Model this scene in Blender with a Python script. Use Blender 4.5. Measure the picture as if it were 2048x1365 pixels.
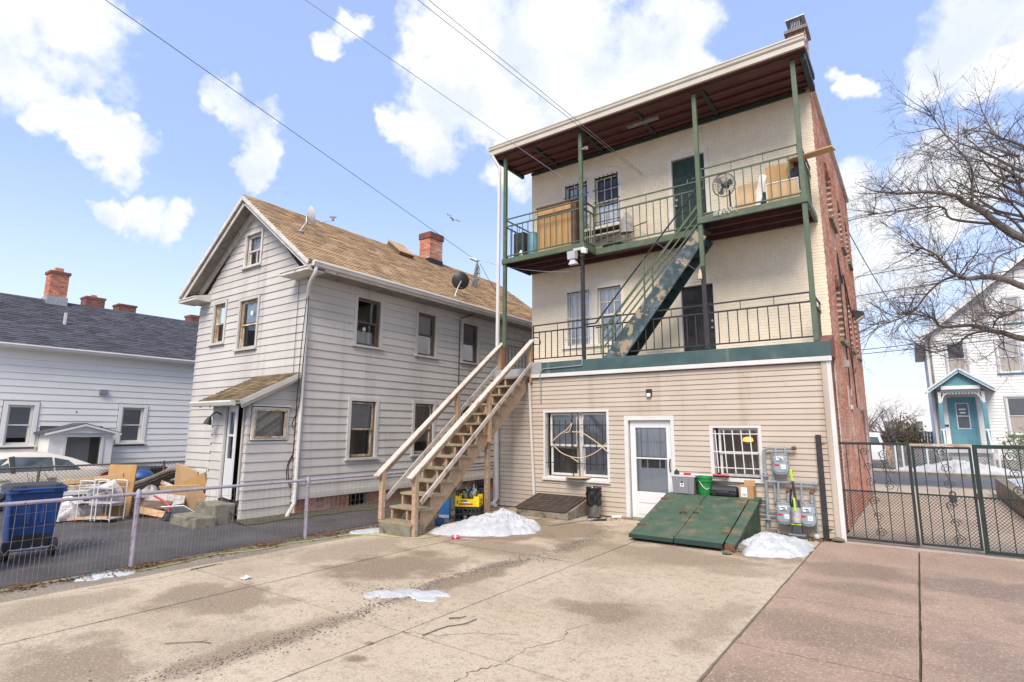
import bpy, bmesh, math, random
from mathutils import Vector, Matrix
random.seed(11)
S = bpy.context.scene
for o in list(bpy.data.objects): bpy.data.objects.remove(o)
R = math.radians
# ---------------------------------------------------------------- camera
F_PX, PITCH, ROLL, HEAD = 1116.18, .1665, .0046, .6223
CAM = Vector((8.9146, -11.7013, 1.9))
fw = Vector((-math.sin(HEAD), math.cos(HEAD), 0)); rt = Vector((math.cos(HEAD), math.sin(HEAD), 0)); zz = Vector((0, 0, 1))
Fd = fw*math.cos(PITCH) + zz*math.sin(PITCH); Ud = zz*math.cos(PITCH) - fw*math.sin(PITCH)
cr, sr = math.cos(ROLL), math.sin(ROLL)
right = rt*cr + Ud*sr; upv = Ud*cr - rt*sr
cam = bpy.data.objects.new('camera', bpy.data.cameras.new('camera')); S.collection.objects.link(cam)
m = Matrix((right, upv, -Fd)).transposed().to_4x4(); m.translation = CAM; cam.matrix_world = m
cam.data.sensor_width = 36; cam.data.lens = F_PX*36/2048; cam.data.shift_y = -10.8/2048
cam.data.clip_start = .05; cam.data.clip_end = 2000
S.camera = cam
# ---------------------------------------------------------------- world: daylight sky with drifting cumulus
SUN_EL, SUN_AZ = R(48), R(160)            # azimuth clockwise from +Y
W = bpy.data.worlds.new('World'); S.world = W; W.use_nodes = True
nt = W.node_tree; nt.nodes.clear()
def N(t, **k):
    n = nt.nodes.new(t)
    for a, b in k.items(): setattr(n, a, b)
    return n
out = N('ShaderNodeOutputWorld'); bg = N('ShaderNodeBackground'); sky = N('ShaderNodeTexSky', sky_type='NISHITA', sun_disc=False)
sky.sun_elevation = SUN_EL; sky.sun_rotation = SUN_AZ; sky.air_density = 1.0; sky.dust_density = .6; sky.ozone_density = 2.0
tc = N('ShaderNodeTexCoord')
n0 = N('ShaderNodeTexNoise'); n0.inputs['Scale'].default_value = 5.5; n0.inputs['Detail'].default_value = 5; n0.inputs['Roughness'].default_value = .6
nt.links.new(tc.outputs['Generated'], n0.inputs['Vector'])
wp = N('ShaderNodeVectorMath', operation='MULTIPLY_ADD'); wp.inputs[1].default_value = (.20,.20,.16); nt.links.new(n0.outputs['Color'], wp.inputs[0])
wq = N('ShaderNodeVectorMath', operation='SUBTRACT'); wq.inputs[1].default_value = (.10,.10,.08); nt.links.new(tc.outputs['Generated'], wq.inputs[0]); nt.links.new(wq.outputs[0], wp.inputs[2])
wn = N('ShaderNodeVectorMath', operation='NORMALIZE'); nt.links.new(wp.outputs[0], wn.inputs[0])
n1 = N('ShaderNodeTexNoise'); n1.inputs['Scale'].default_value = 16; n1.inputs['Detail'].default_value = 7; n1.inputs['Roughness'].default_value = .6
nt.links.new(tc.outputs['Generated'], n1.inputs['Vector'])
clouds = [(-0.857,0.146,0.495,0.075),(-0.831,0.186,0.528,0.055),(-0.88,0.142,0.455,0.042),(-0.859,0.184,0.478,0.03),(-0.884,0.219,0.412,0.03),(-0.888,0.249,0.387,0.038),(-0.799,0.383,0.463,0.032),(-0.798,0.419,0.434,0.037),(-0.813,0.418,0.405,0.026),(-0.919,0.257,0.298,0.018),(-0.906,0.291,0.306,0.023),(-0.897,0.321,0.302,0.026),(-0.883,0.356,0.305,0.025),(-0.646,0.464,0.606,0.018),(-0.678,0.458,0.574,0.022),(-0.506,0.602,0.618,0.09),(-0.542,0.622,0.566,0.066),(-0.571,0.619,0.54,0.04),(-0.422,0.688,0.591,0.115),(-0.299,0.758,0.58,0.09),(-0.386,0.753,0.533,0.071),(-0.622,0.615,0.484,0.042),(-0.516,0.683,0.517,0.05),(-0.534,0.722,0.44,0.045),(-0.227,0.799,0.557,0.035),(0.068,0.881,0.469,0.034),(0.05,0.894,0.446,0.027),(0.125,0.859,0.496,0.052),(0.15,0.88,0.45,0.05),(-0.03,0.872,0.489,0.02),(-0.05,0.938,0.342,0.042),(0.057,0.938,0.341,0.055),(-0.04,0.966,0.254,0.055)]
rc = random.Random(5)
while len(clouds) < 50:                       # the same broken cumulus goes on round the rest of the sky
    a = rc.uniform(0, 2*math.pi); z = rc.uniform(.2, .95); d = Vector((math.cos(a)*math.sqrt(1-z*z), math.sin(a)*math.sqrt(1-z*z), z))
    if d.dot(Fd) > .62: continue
    clouds.append((d.x, d.y, d.z, rc.uniform(.05, .14)))
prev = None
for (x, y, z, r) in clouds:
    d = Vector((x, y, z)).normalized()
    vm = N('ShaderNodeVectorMath', operation='DOT_PRODUCT'); vm.inputs[1].default_value = d
    nt.links.new(wn.outputs[0], vm.inputs[0])
    mr = N('ShaderNodeMapRange'); mr.inputs['From Min'].default_value = math.cos(r*1.6); mr.inputs['From Max'].default_value = math.cos(r*.2)
    nt.links.new(vm.outputs['Value'], mr.inputs['Value'])
    if prev is None: prev = mr.outputs[0]
    else:
        mx = N('ShaderNodeMath', operation='MAXIMUM'); nt.links.new(prev, mx.inputs[0]); nt.links.new(mr.outputs[0], mx.inputs[1]); prev = mx.outputs[0]
ns = N('ShaderNodeMath', operation='MULTIPLY_ADD'); ns.inputs[1].default_value = 1.8; ns.inputs[2].default_value = -.9
nt.links.new(n1.outputs['Fac'], ns.inputs[0])
ad = N('ShaderNodeMath', operation='ADD'); nt.links.new(prev, ad.inputs[0]); nt.links.new(ns.outputs[0], ad.inputs[1])
gate = N('ShaderNodeMapRange', interpolation_type='SMOOTHSTEP'); gate.inputs['From Min'].default_value = .2; gate.inputs['From Max'].default_value = .82
nt.links.new(ad.outputs[0], gate.inputs['Value'])
g2 = N('ShaderNodeMapRange', interpolation_type='SMOOTHSTEP'); g2.inputs['From Min'].default_value = .0; g2.inputs['From Max'].default_value = .3
nt.links.new(prev, g2.inputs['Value'])
mu = N('ShaderNodeMath', operation='MULTIPLY'); nt.links.new(gate.outputs[0], mu.inputs[0]); nt.links.new(g2.outputs[0], mu.inputs[1])
SKY_STR = .15
hz = N('ShaderNodeMix', data_type='RGBA'); hz.inputs[0].default_value = .6; hz.inputs[7].default_value = (2.2, 2.85, 4.7, 1)
nt.links.new(sky.outputs[0], hz.inputs[6])
sx_ = N('ShaderNodeSeparateXYZ'); nt.links.new(tc.outputs['Generated'], sx_.inputs[0])
er = N('ShaderNodeMapRange', interpolation_type='SMOOTHSTEP'); er.inputs['From Min'].default_value = .42; er.inputs['From Max'].default_value = .0; er.inputs['To Max'].default_value = .7; nt.links.new(sx_.outputs['Z'], er.inputs['Value'])
hz2 = N('ShaderNodeMix', data_type='RGBA'); hz2.inputs[7].default_value = (4.0, 4.4, 5.2, 1); nt.links.new(er.outputs[0], hz2.inputs[0]); nt.links.new(hz.outputs[2], hz2.inputs[6])
cm = N('ShaderNodeMix', data_type='RGBA'); 
shn = N('ShaderNodeTexNoise'); shn.inputs['Scale'].default_value = 9; shn.inputs['Detail'].default_value = 6; nt.links.new(wn.outputs[0], shn.inputs['Vector'])
shr = N('ShaderNodeMapRange'); shr.inputs['From Min'].default_value = .36; shr.inputs['From Max'].default_value = .62; nt.links.new(shn.outputs['Fac'], shr.inputs['Value'])
shm = N('ShaderNodeMix', data_type='RGBA'); shm.inputs[6].default_value = (3.3, 3.6, 4.1, 1); shm.inputs[7].default_value = (4.7, 4.65, 4.6, 1); nt.links.new(shr.outputs[0], shm.inputs[0]); nt.links.new(shm.outputs[2], cm.inputs[7])
nt.links.new(mu.outputs[0], cm.inputs[0]); nt.links.new(hz2.outputs[2], cm.inputs[6])
nt.links.new(cm.outputs[2], bg.inputs['Color']); bg.inputs['Strength'].default_value = SKY_STR
nt.links.new(bg.outputs[0], out.inputs[0])
W.cycles.sampling_method = 'MANUAL'; W.cycles.sample_map_resolution = 512
# ---------------------------------------------------------------- sun (soft, behind thin cloud)
sd = bpy.data.lights.new('sun', 'SUN'); sd.energy = 2.7; sd.angle = R(30); sd.color = (1, .90, .77)
sun = bpy.data.objects.new('sun', sd); S.collection.objects.link(sun)
sv = Vector((math.sin(SUN_AZ)*math.cos(SUN_EL), math.cos(SUN_AZ)*math.cos(SUN_EL), math.sin(SUN_EL)))
sun.rotation_euler = sv.to_track_quat('Z', 'Y').to_euler(); sun.location = (0, 0, 30)
S.view_settings.view_transform = 'Standard'; S.view_settings.look = 'None'; S.view_settings.gamma = 1; S.view_settings.exposure = .76
S.cycles.max_bounces = 5; S.cycles.diffuse_bounces = 3; S.cycles.transparent_max_bounces = 12; S.cycles.use_denoising = True

# ---------------------------------------------------------------- mesh helpers
def V(*a): return Vector(a)
class Fr:
    """wall frame: u along the wall, n outward, z up"""
    def __init__(s, o, U, Nn): s.o, s.U, s.N = Vector(o), Vector(U), Vector(Nn)
    def __call__(s, u, n, z): return s.o + s.U*u + s.N*n + Vector((0, 0, z))
def FY(p): return Fr((0, p, 0), (1, 0, 0), (0, -1, 0))      # faces -Y
def FX(p): return Fr((p, 0, 0), (0, 1, 0), (1, 0, 0))       # faces +X
ROOTLOC = {}
class MB:
    def __init__(s): s.v = []; s.f = []
    def add(s, vs, fs):
        b = len(s.v); s.v += [tuple(v) for v in vs]; s.f += [tuple(i+b for i in f) for f in fs]; return s
    def hexa(s, p): return s.add(p, [(0,3,2,1),(4,5,6,7),(0,1,5,4),(1,2,6,5),(2,3,7,6),(3,0,4,7)])
    def box(s, x0, x1, y0, y1, z0, z1):
        return s.hexa([(x0,y0,z0),(x1,y0,z0),(x1,y1,z0),(x0,y1,z0),(x0,y0,z1),(x1,y0,z1),(x1,y1,z1),(x0,y1,z1)])
    def fbox(s, fr, u0, u1, n0, n1, z0, z1):
        return s.hexa([fr(u0,n0,z0),fr(u1,n0,z0),fr(u1,n1,z0),fr(u0,n1,z0),fr(u0,n0,z1),fr(u1,n0,z1),fr(u1,n1,z1),fr(u0,n1,z1)])
    def beam(s, a, b, w, h, up=(0,0,1)):
        a, b = Vector(a), Vector(b); d = (b-a).normalized(); up = Vector(up)
        if abs(d.dot(up)) > .99: up = Vector((0,1,0))
        x = d.cross(up).normalized()*(w/2); y = x.cross(d).normalized()*(h/2)
        return s.hexa([a-x-y, a+x-y, b+x-y, b-x-y, a-x+y, a+x+y, b+x+y, b-x+y])
    def tube(s, pts, r, n=8, caps=True, r1=None):
        pts = [Vector(p) for p in pts]; k = len(pts); b = len(s.v); t0 = None
        for i, p in enumerate(pts):
            d = (pts[min(i+1, k-1)] - pts[max(i-1, 0)])
            if d.length < 1e-9: d = Vector((0,0,1))
            d.normalize()
            if t0 is None: t0 = d.orthogonal().normalized()
            t0 = (t0 - d*t0.dot(d))
            t0 = t0.normalized() if t0.length > 1e-6 else d.orthogonal().normalized()
            bi = d.cross(t0)
            rr = r[i] if isinstance(r, (list, tuple)) else (r if r1 is None else r+(r1-r)*i/(k-1))
            for j in range(n):
                a = 2*math.pi*j/n; s.v.append(tuple(p + (t0*math.cos(a) + bi*math.sin(a))*rr))
        for i in range(k-1):
            for j in range(n):
                j2 = (j+1) % n; s.f.append((b+i*n+j, b+i*n+j2, b+(i+1)*n+j2, b+(i+1)*n+j))
        if caps: s.f.append(tuple(b+j for j in reversed(range(n)))); s.f.append(tuple(b+(k-1)*n+j for j in range(n)))
        return s
    def cyl(s, a, b, r, n=16, r1=None): return s.tube([a, b], r, n, True, r1)
    def prism(s, poly, ext):
        k = len(poly); e = Vector(ext); p = [Vector(q) for q in poly]
        return s.add(p + [q+e for q in p], [tuple(reversed(range(k))), tuple(range(k, 2*k))] + [(i, (i+1) % k, (i+1) % k+k, i+k) for i in range(k)])
    def lathe(s, prof, c, n=24, ax=(0,0,1)):
        ax = Vector(ax).normalized(); t = ax.orthogonal().normalized(); b2 = ax.cross(t); c = Vector(c); b = len(s.v)
        for (r, h) in prof:
            for j in range(n):
                a = 2*math.pi*j/n; s.v.append(tuple(c + ax*h + (t*math.cos(a)+b2*math.sin(a))*max(r, 1e-4)))
        for i in range(len(prof)-1):
            for j in range(n):
                j2 = (j+1) % n; s.f.append((b+i*n+j, b+i*n+j2, b+(i+1)*n+j2, b+(i+1)*n+j))
        s.f.append(tuple(b+j for j in reversed(range(n)))); s.f.append(tuple(b+(len(prof)-1)*n+j for j in range(n)))
        return s
    def quad(s, a, b, c, d): return s.add([a, b, c, d], [(0,1,2,3)])
    def build(s, name, mat, parent=None, smooth=False, bevel=0, kind=None, label=None, loc=None, fix=True):
        o0 = Vector((0,0,0))
        if parent is not None: o0 = ROOTLOC[parent.name]
        elif loc is not None: o0 = Vector(loc)
        me = bpy.data.meshes.new(name)
        me.from_pydata([(v[0]-o0.x, v[1]-o0.y, v[2]-o0.z) for v in s.v], [], s.f)
        if fix and len(s.f) < 6000:
            bm = bmesh.new(); bm.from_mesh(me); bmesh.ops.recalc_face_normals(bm, faces=bm.faces); bm.to_mesh(me); bm.free()
        me.materials.append(M[mat] if isinstance(mat, str) else mat)
        o = bpy.data.objects.new(name, me); S.collection.objects.link(o)
        if parent is not None: o.parent = parent
        elif loc is not None: o.location = o0
        ROOTLOC[o.name] = o0
        if smooth:
            for p in me.polygons: p.use_smooth = True
            try: me.set_sharp_from_angle(angle=R(38))
            except Exception: pass
        if bevel:
            b = o.modifiers.new('edge', 'BEVEL'); b.width = bevel; b.segments = 2; b.limit_method = 'ANGLE'
        if kind: o['kind'] = kind
        if label: o['label'] = label
        return o
def thing(name, label, cat, loc, group=None, kind=None):
    o = bpy.data.objects.new(name, None); S.collection.objects.link(o); o.location = loc; o.empty_display_size = .1
    ROOTLOC[o.name] = Vector(loc); o['label'] = label; o['category'] = cat
    if group: o['group'] = group
    if kind: o['kind'] = kind
    return o
def struct(name, loc=(0,0,0)):
    o = bpy.data.objects.new(name, None); S.collection.objects.link(o); o.location = loc; ROOTLOC[o.name] = Vector(loc); o['kind'] = 'structure'; return o
def tag(o, label, cat, group=None, kind=None):
    o['label'] = label; o['category'] = cat
    if group: o['group'] = group
    if kind: o['kind'] = kind
    return o
def part(parent, name, mat, fn, **k):
    b = MB(); fn(b); return b.build(name, mat, parent, **k)
def bpart(parent, name, mat, *boxes, **k):
    b = MB()
    for q in boxes: b.box(*q)
    return b.build(name, mat, parent, **k)
def rectsub(rects, hole):
    hu0, hu1, hz0, hz1 = hole; o = []
    for (u0, u1, z0, z1) in rects:
        if hu1 <= u0+1e-4 or hu0 >= u1-1e-4 or hz1 <= z0+1e-4 or hz0 >= z1-1e-4: o.append((u0, u1, z0, z1)); continue
        if hu0 > u0: o.append((u0, hu0, z0, z1))
        if hu1 < u1: o.append((hu1, u1, z0, z1))
        a, b = max(u0, hu0), min(u1, hu1)
        if hz0 > z0+.004: o.append((a, b, z0, hz0))
        if hz1 < z1-.004: o.append((a, b, hz1, z1))
    return o
def wall(parent, fr, u0, u1, z0, z1, holes, mat, n0=-.16, n1=-.03, name='wall'):
    rs = [(u0, u1, z0, z1)]
    for h in holes: rs = rectsub(rs, h)
    b = MB()
    for r in rs: b.fbox(fr, r[0], r[1], n0, n1, r[2], r[3])
    return b.build(name, mat, parent)
def clap(parent, fr, u0, u1, z0, z1, e, holes, mat, tb=.012, tt=-.004, ul=None, ur=None, name='siding_board', jit=.002, seam=3.3):
    rs_ = random.Random(int(abs(u0)*100+abs(z0)*10))
    k = int(math.ceil((z1-z0)/e - .15))
    for i in range(k):
        a, b = z0+i*e, min(z0+(i+1)*e, z1)
        am = (a+b)/2; L = ul(am) if ul else u0; Rr = ur(am) if ur else u1
        if Rr-L < .05: continue
        rs = [(L, Rr, a, b)]
        for h in holes: rs = rectsub(rs, h)
        if seam:
            cut = []
            for (p, q, c, d) in rs:
                x = p
                while q-x > seam*.9:
                    y = x+seam*rs_.uniform(.45, 1.15)
                    if q-y < .4: break
                    cut.append((x, y-.0025, c, d)); x = y
                cut.append((x, q, c, d))
            rs = cut
        for (p, q, c, d) in rs:
            if d-c < .01 or q-p < .02: continue
            off = random.uniform(-jit, jit)
            nn = lambda z: tb + (tt-tb)*(z-a)/e + off
            la, lb, ra, rb = p, p, q, q
            if ul and abs(p-L) < 1e-6: la, lb = ul(c), ul(d)
            if ur and abs(q-Rr) < 1e-6: ra, rb = ur(c), ur(d)
            m = MB(); back = -.03
            m.hexa([fr(la,nn(c),c),fr(ra,nn(c),c),fr(ra,back,c),fr(la,back,c),fr(lb,nn(d),d-.0015),fr(rb,nn(d),d-.0015),fr(rb,back,d-.0015),fr(lb,back,d-.0015)])
            m.build(name, mat, parent)
def bricks(parent, fr, u0, u1, z0, z1, holes, mat, n=0.0, bl=.2, bh=.06, gap=.011, single=0, back=-.03, keyf=None, rnd=.003):
    big = MB(); cand = []; row = 0; z = z0
    while z < z1-.02:
        zt = min(z+bh-gap, z1); u = u0 - (bl/2 if row % 2 else 0)
        while u < u1:
            a, b = max(u, u0), min(u+bl-gap, u1)
            if b-a > .02:
                rs = [(a, b, z, zt)]
                for h in holes: rs = rectsub(rs, h)
                for r in rs:
                    if r[1]-r[0] > .015 and r[3]-r[2] > .012: cand.append(r)
            u += bl
        z += bh; row += 1
    full = [c for c in cand if abs(c[1]-c[0]-bl+gap) < 1e-4 and abs(c[3]-c[2]-bh+gap) < 1e-4]
    chosen = set()
    if single:
        full.sort(key=keyf or (lambda c: -c[0])); proto = None
        for c in full[:single]:
            chosen.add(c); cu, cz = (c[0]+c[1])/2, (c[2]+c[3])/2
            if proto is None:
                m = MB(); m.fbox(fr, c[0], c[1], back, n, c[2], c[3]); base = fr(cu, 0, cz)
                proto = m.build('brick', mat, parent); base0 = base
                for v in proto.data.vertices: v.co -= base - ROOTLOC[parent.name]
                proto.location = base - ROOTLOC[parent.name]
            else:
                o = proto.copy(); S.collection.objects.link(o); o.parent = parent
                o.location = fr(cu, random.uniform(-rnd, rnd), cz) - ROOTLOC[parent.name]
    for c in cand:
        if c in chosen: continue
        big.fbox(fr, c[0], c[1], back, n+random.uniform(-rnd, rnd), c[2], c[3])
    if big.v: big.build('brickwork', mat, parent, kind='stuff', fix=False)
def shingles(parent, O, A, B, L, Ls, e, w, mat, th=.012, name='shingle_courses'):
    O, A, B = Vector(O), Vector(A).normalized(), Vector(B).normalized(); Nn = A.cross(B).normalized()
    if Nn.z < 0: Nn = -Nn
    mb = MB(); r = 0; rr = random.Random(3)
    while r*e < Ls-.01:
        s0, s1 = r*e, min(r*e+e*1.25, Ls); u = -rr.uniform(0, w)
        while u < L:
            a, b = max(0, u), min(L, u+w-.006); u += w
            if b-a < .02: continue
            h = th*rr.uniform(.8, 1.35); d = rr.uniform(-.008, .008); h2 = .002
            P = lambda x, s, n: O + A*x + B*s + Nn*n
            mb.hexa([P(a,s0+d,-.01),P(b,s0+d,-.01),P(b,s1,-.01),P(a,s1,-.01),P(a,s0+d,h),P(b,s0+d,h),P(b,s1,h2),P(a,s1,h2)])
        r += 1
    return mb.build(name, mat, parent, kind='stuff', fix=False)
# ---------------------------------------------------------------- materials
M = {}
def mat(name, c, c2=None, s=3.0, rough=.7, bump=0.0, bs=60, rnd=0.0, isl=0.0, dirt=None, stretch=None, streak=None, metal=0, spec=.5, lo=.35, hi=.65, trans=0):
    m = bpy.data.materials.new(name); m.use_nodes = True; M[name] = m
    t = m.node_tree; b = t.nodes['Principled BSDF']; L = t.links.new
    def nn(k, **kw):
        q = t.nodes.new(k)
        for a, v in kw.items(): setattr(q, a, v)
        return q
    col = lambda x: (x[0], x[1], x[2], 1)
    geo = nn('ShaderNodeNewGeometry')
    def noise(scale, detail=6, vec=None, rg=.55):
        q = nn('ShaderNodeTexNoise'); q.inputs['Scale'].default_value = scale; q.inputs['Detail'].default_value = detail; q.inputs['Roughness'].default_value = rg
        L(vec or geo.outputs['Position'], q.inputs['Vector']); return q.outputs['Fac']
    def rng(v, a, c):
        q = nn('ShaderNodeMapRange'); q.inputs['From Min'].default_value = a; q.inputs['From Max'].default_value = c; L(v, q.inputs['Value']); return q.outputs[0]
    def scaled(vec):
        q = nn('ShaderNodeVectorMath', operation='MULTIPLY'); q.inputs[1].default_value = vec; L(geo.outputs['Position'], q.inputs[0]); return q.outputs[0]
    def mixc(f, a, bb):
        q = nn('ShaderNodeMix', data_type='RGBA')
        L(f, q.inputs[0])
        for i, x in ((6, a), (7, bb)):
            if isinstance(x, (tuple, list)): q.inputs[i].default_value = col(x)
            else: L(x, q.inputs[i])
        return q.outputs[2]
    vec = scaled(stretch) if stretch else None
    cur = None
    if c2 is not None: cur = mixc(rng(noise(s, 7, vec), lo, hi), c, c2)
    if streak:      # rain and rust runs: narrow across, long down
        q = rng(noise(1.0, 5, scaled((streak[1], streak[1], streak[1]*.06))), streak[2], streak[3]); cur = mixc(q, cur or c, streak[0])
    for d in (dirt if isinstance(dirt, list) else [dirt] if dirt else []):
        q = rng(noise(d[1], 9, None, .65), d[2], d[3]); cur = mixc(q, cur or c, d[0])
    if rnd or isl:
        h = nn('ShaderNodeHueSaturation')
        if cur is None: h.inputs['Color'].default_value = col(c)
        else: L(cur, h.inputs['Color'])
        src = geo.outputs['Random Per Island'] if isl else nn('ShaderNodeObjectInfo').outputs['Random']
        a = isl or rnd; q = nn('ShaderNodeMapRange'); q.inputs['To Min'].default_value = 1-a; q.inputs['To Max'].default_value = 1+a
        L(src, q.inputs['Value']); L(q.outputs[0], h.inputs['Value']); cur = h.outputs[0]
    if cur is None: b.inputs['Base Color'].default_value = col(c)
    else: L(cur, b.inputs['Base Color'])
    b.inputs['Roughness'].default_value = rough; b.inputs['Metallic'].default_value = metal; b.inputs['Specular IOR Level'].default_value = spec
    if bump:
        q = nn('ShaderNodeBump'); q.inputs['Strength'].default_value = bump; q.inputs['Distance'].default_value = .02
        L(noise(bs, 6, vec), q.inputs['Height']); L(q.outputs[0], b.inputs['Normal'])
    if trans: b.inputs['Alpha'].default_value = 1-trans
    return m
def glassmat(name, tint=(.9,.95,.95), f=.12):
    m = bpy.data.materials.new(name); m.use_nodes = True; M[name] = m; t = m.node_tree; t.nodes.clear()
    o = t.nodes.new('ShaderNodeOutputMaterial'); a = t.nodes.new('ShaderNodeBsdfTransparent'); g = t.nodes.new('ShaderNodeBsdfGlossy'); x = t.nodes.new('ShaderNodeMixShader'); fr = t.nodes.new('ShaderNodeFresnel')
    a.inputs[0].default_value = (*tint, 1); g.inputs['Roughness'].default_value = .03; g.inputs['Color'].default_value = (.9,.95,1,1); fr.inputs[0].default_value = 1.6
    q = t.nodes.new('ShaderNodeMath'); q.operation = 'ADD'; q.inputs[1].default_value = f
    t.links.new(fr.outputs[0], q.inputs[0]); t.links.new(q.outputs[0], x.inputs[0]); t.links.new(a.outputs[0], x.inputs[1]); t.links.new(g.outputs[0], x.inputs[2]); t.links.new(x.outputs[0], o.inputs[0])
glassmat('glass', (.97,.98,.98), .03); glassmat('glass_dark', (.35,.38,.4), .0)
mat('vinyl', (.50,.42,.335), (.46,.38,.30), 1.2, .55, rnd=.045, streak=((.36,.28,.2), 3, .54, .8), bump=.05, bs=30)
mat('cream_brick', (.83,.73,.56), (.77,.665,.50), 4, .75, bump=.25, bs=45, dirt=((.34,.27,.2), 5, .68, .8))
mat('cream_mortar', (.75,.645,.49), (.68,.58,.44), 2, .85)
mat('red_brick', (.55,.225,.135), (.44,.165,.10), 6, .85, isl=.26, bump=.3, bs=50, dirt=[((.58,.41,.32), .9, .44, .72)])
mat('red_mortar', (.60,.50,.43), (.48,.38,.32), 3, .9)
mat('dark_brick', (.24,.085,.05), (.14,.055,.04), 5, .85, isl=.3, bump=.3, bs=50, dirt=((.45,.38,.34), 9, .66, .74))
mat('painted_brick', (.6,.55,.5), (.28,.09,.06), 11, .8, isl=.1, lo=.46, hi=.54)
mat('gray_board', (.565,.53,.485), (.495,.46,.42), .9, .7, rnd=.05, streak=((.36,.33,.30), 2.2, .52, .8), bump=.08, bs=25)
mat('white_board', (.79,.77,.74), (.74,.72,.69), .8, .6, rnd=.02, streak=((.58,.58,.58), 2, .6, .85))
mat('house_white', (.78,.77,.74), (.72,.71,.69), 1, .6, rnd=.02)
mat('white', (.66,.64,.61), (.60,.57,.53), 2, .5, bump=.04, dirt=((.45,.38,.3), 6, .7, .82))
mat('trim_cream', (.80,.73,.63), (.72,.64,.53), 3, .6, bump=.1, dirt=((.40,.32,.25), 7, .66, .78))
mat('white_clean', (.68,.68,.67), None, 1, .4)
mat('old_white', (.70,.67,.62), (.55,.50,.44), 5, .75, bump=.2, dirt=((.26,.18,.12), 9, .58, .7))
mat('old_soffit', (.30,.27,.25), (.19,.165,.15), 4, .9, bump=.3, dirt=((.42,.35,.29), 12, .62, .7))
mat('rust_trim', (.50,.40,.28), (.30,.17,.08), 7, .8, bump=.15, dirt=((.62,.58,.52), 5, .5, .62))
mat('brown_trim', (.10,.065,.045), (.17,.11,.075), 6, .7)
mat('tan_shingle', (.50,.345,.20), (.37,.245,.14), 3, .92, isl=.22, bump=.5, bs=160, dirt=((.56,.40,.26), 2, .55, .75))
mat('moss_shingle', (.25,.175,.095), (.11,.08,.045), 6, .95, isl=.3, bump=.6, bs=120, dirt=((.29,.23,.08), 7, .56, .7))
mat('dark_shingle', (.055,.056,.068), (.08,.08,.095), 8, .93, isl=.35, bump=.4, bs=150)
mat('gutter_beige', (.56,.51,.43), (.50,.45,.37), 3, .5)
mat('green_steel', (.07,.10,.058), (.105,.14,.08), 5, .55, bump=.1, dirt=[((.05,.06,.05), 7, .62, .7), ((.22,.13,.07), 12, .68, .74)])
mat('green_dark', (.012,.032,.026), (.02,.046,.036), 5, .6, bump=.1)
mat('black_steel', (.018,.018,.02), (.035,.03,.03), 6, .5, dirt=((.11,.055,.035), 9, .64, .72))
mat('ledge_green', (.035,.075,.075), (.06,.105,.10), 2.5, .65, bump=.2, dirt=[((.16,.18,.165), 5, .62, .8)], streak=((.15,.17,.15), 5, .6, .75))
mat('ledge_gray', (.27,.27,.29), (.33,.33,.34), 4, .8, bump=.15)
mat('soffit_red', (.115,.042,.04), (.085,.03,.03), 3, .7, rnd=.18, bump=.15, dirt=((.26,.20,.19), 14, .72, .78))
mat('soffit_dark', (.085,.034,.033), (.055,.024,.026), 4, .75, rnd=.25, bump=.15, dirt=((.28,.23,.22), 16, .70, .75))
mat('fresh_wood', (.47,.30,.17), (.36,.22,.115), 1.6, .75, stretch=(14,3,3), bump=.12, rnd=.1, dirt=((.27,.19,.12), 4, .6, .75))
mat('stair_wood', (.46,.32,.205), (.33,.22,.135), 2.0, .85, stretch=(4,9,9), bump=.25, rnd=.14, dirt=((.50,.42,.35), 5, .55, .72))
mat('tread_wood', (.34,.275,.18), (.22,.18,.11), 2.5, .9, stretch=(2,10,6), bump=.25, rnd=.15, dirt=((.15,.16,.07), 6, .58, .72))
mat('rail_wood', (.56,.49,.42), (.36,.25,.17), 4.0, .8, stretch=(8,1.3,1.3), bump=.25, rnd=.06, lo=.52, hi=.66)
mat('peel_blue', (.045,.075,.085), (.03,.055,.055), 4, .7, bump=.3, dirt=[((.10,.13,.15), 6, .5, .62), ((.32,.255,.165), 3.6, .545, .59), ((.24,.19,.12), 26, .62, .68)])
mat('plywood', (.46,.27,.105), (.40,.225,.08), 1.5, .65, stretch=(6,6,1), bump=.05, dirt=((.20,.10,.04), 9, .72, .76))
mat('pale_ply', (.56,.37,.20), (.48,.30,.15), 1.5, .7, stretch=(5,5,1), bump=.05)
mat('dark_wood', (.12,.055,.03), (.07,.03,.018), 3, .6)
mat('snow', (.55,.555,.565), (.42,.425,.435), 5, .8, bump=1.0, bs=16, dirt=[((.26,.23,.20), 22, .56, .74), ((.36,.34,.32), 4, .58, .8)])
mat('dirty_snow', (.76,.78,.82), (.6,.6,.62), 3, .75, bump=.5, bs=10)
mat('asphalt', (.062,.057,.055), (.098,.09,.087), 1.4, .68, bump=.4, bs=180, dirt=[((.042,.039,.038), .8, .5, .7), ((.19,.175,.165), 60, .62, .70)])
mat('road', (.115,.11,.115), (.15,.145,.15), .6, .8, bump=.2, bs=120)
mat('walk', (.42,.37,.31), (.36,.31,.26), 1.2, .85, bump=.15, bs=80)
mat('earth', (.075,.06,.045), (.12,.095,.065), 6, .95, bump=.8, bs=40)
mat('moss', (.09,.085,.04), (.06,.055,.035), 9, .95, bump=.8, bs=60)
mat('old_concrete', (.26,.23,.18), (.17,.155,.11), 5, .9, bump=.4, bs=50, dirt=((.06,.065,.035), 4, .52, .64))
mat('lavender', (.36,.32,.37), (.30,.26,.31), 9, .6, bump=.15, dirt=((.17,.09,.075), 16, .6, .66))
mat('wire', (.34,.30,.31), (.20,.15,.14), 20, .6, metal=.3)
mat('galv', (.44,.45,.46), (.34,.34,.35), 12, .45, metal=.5)
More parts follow.
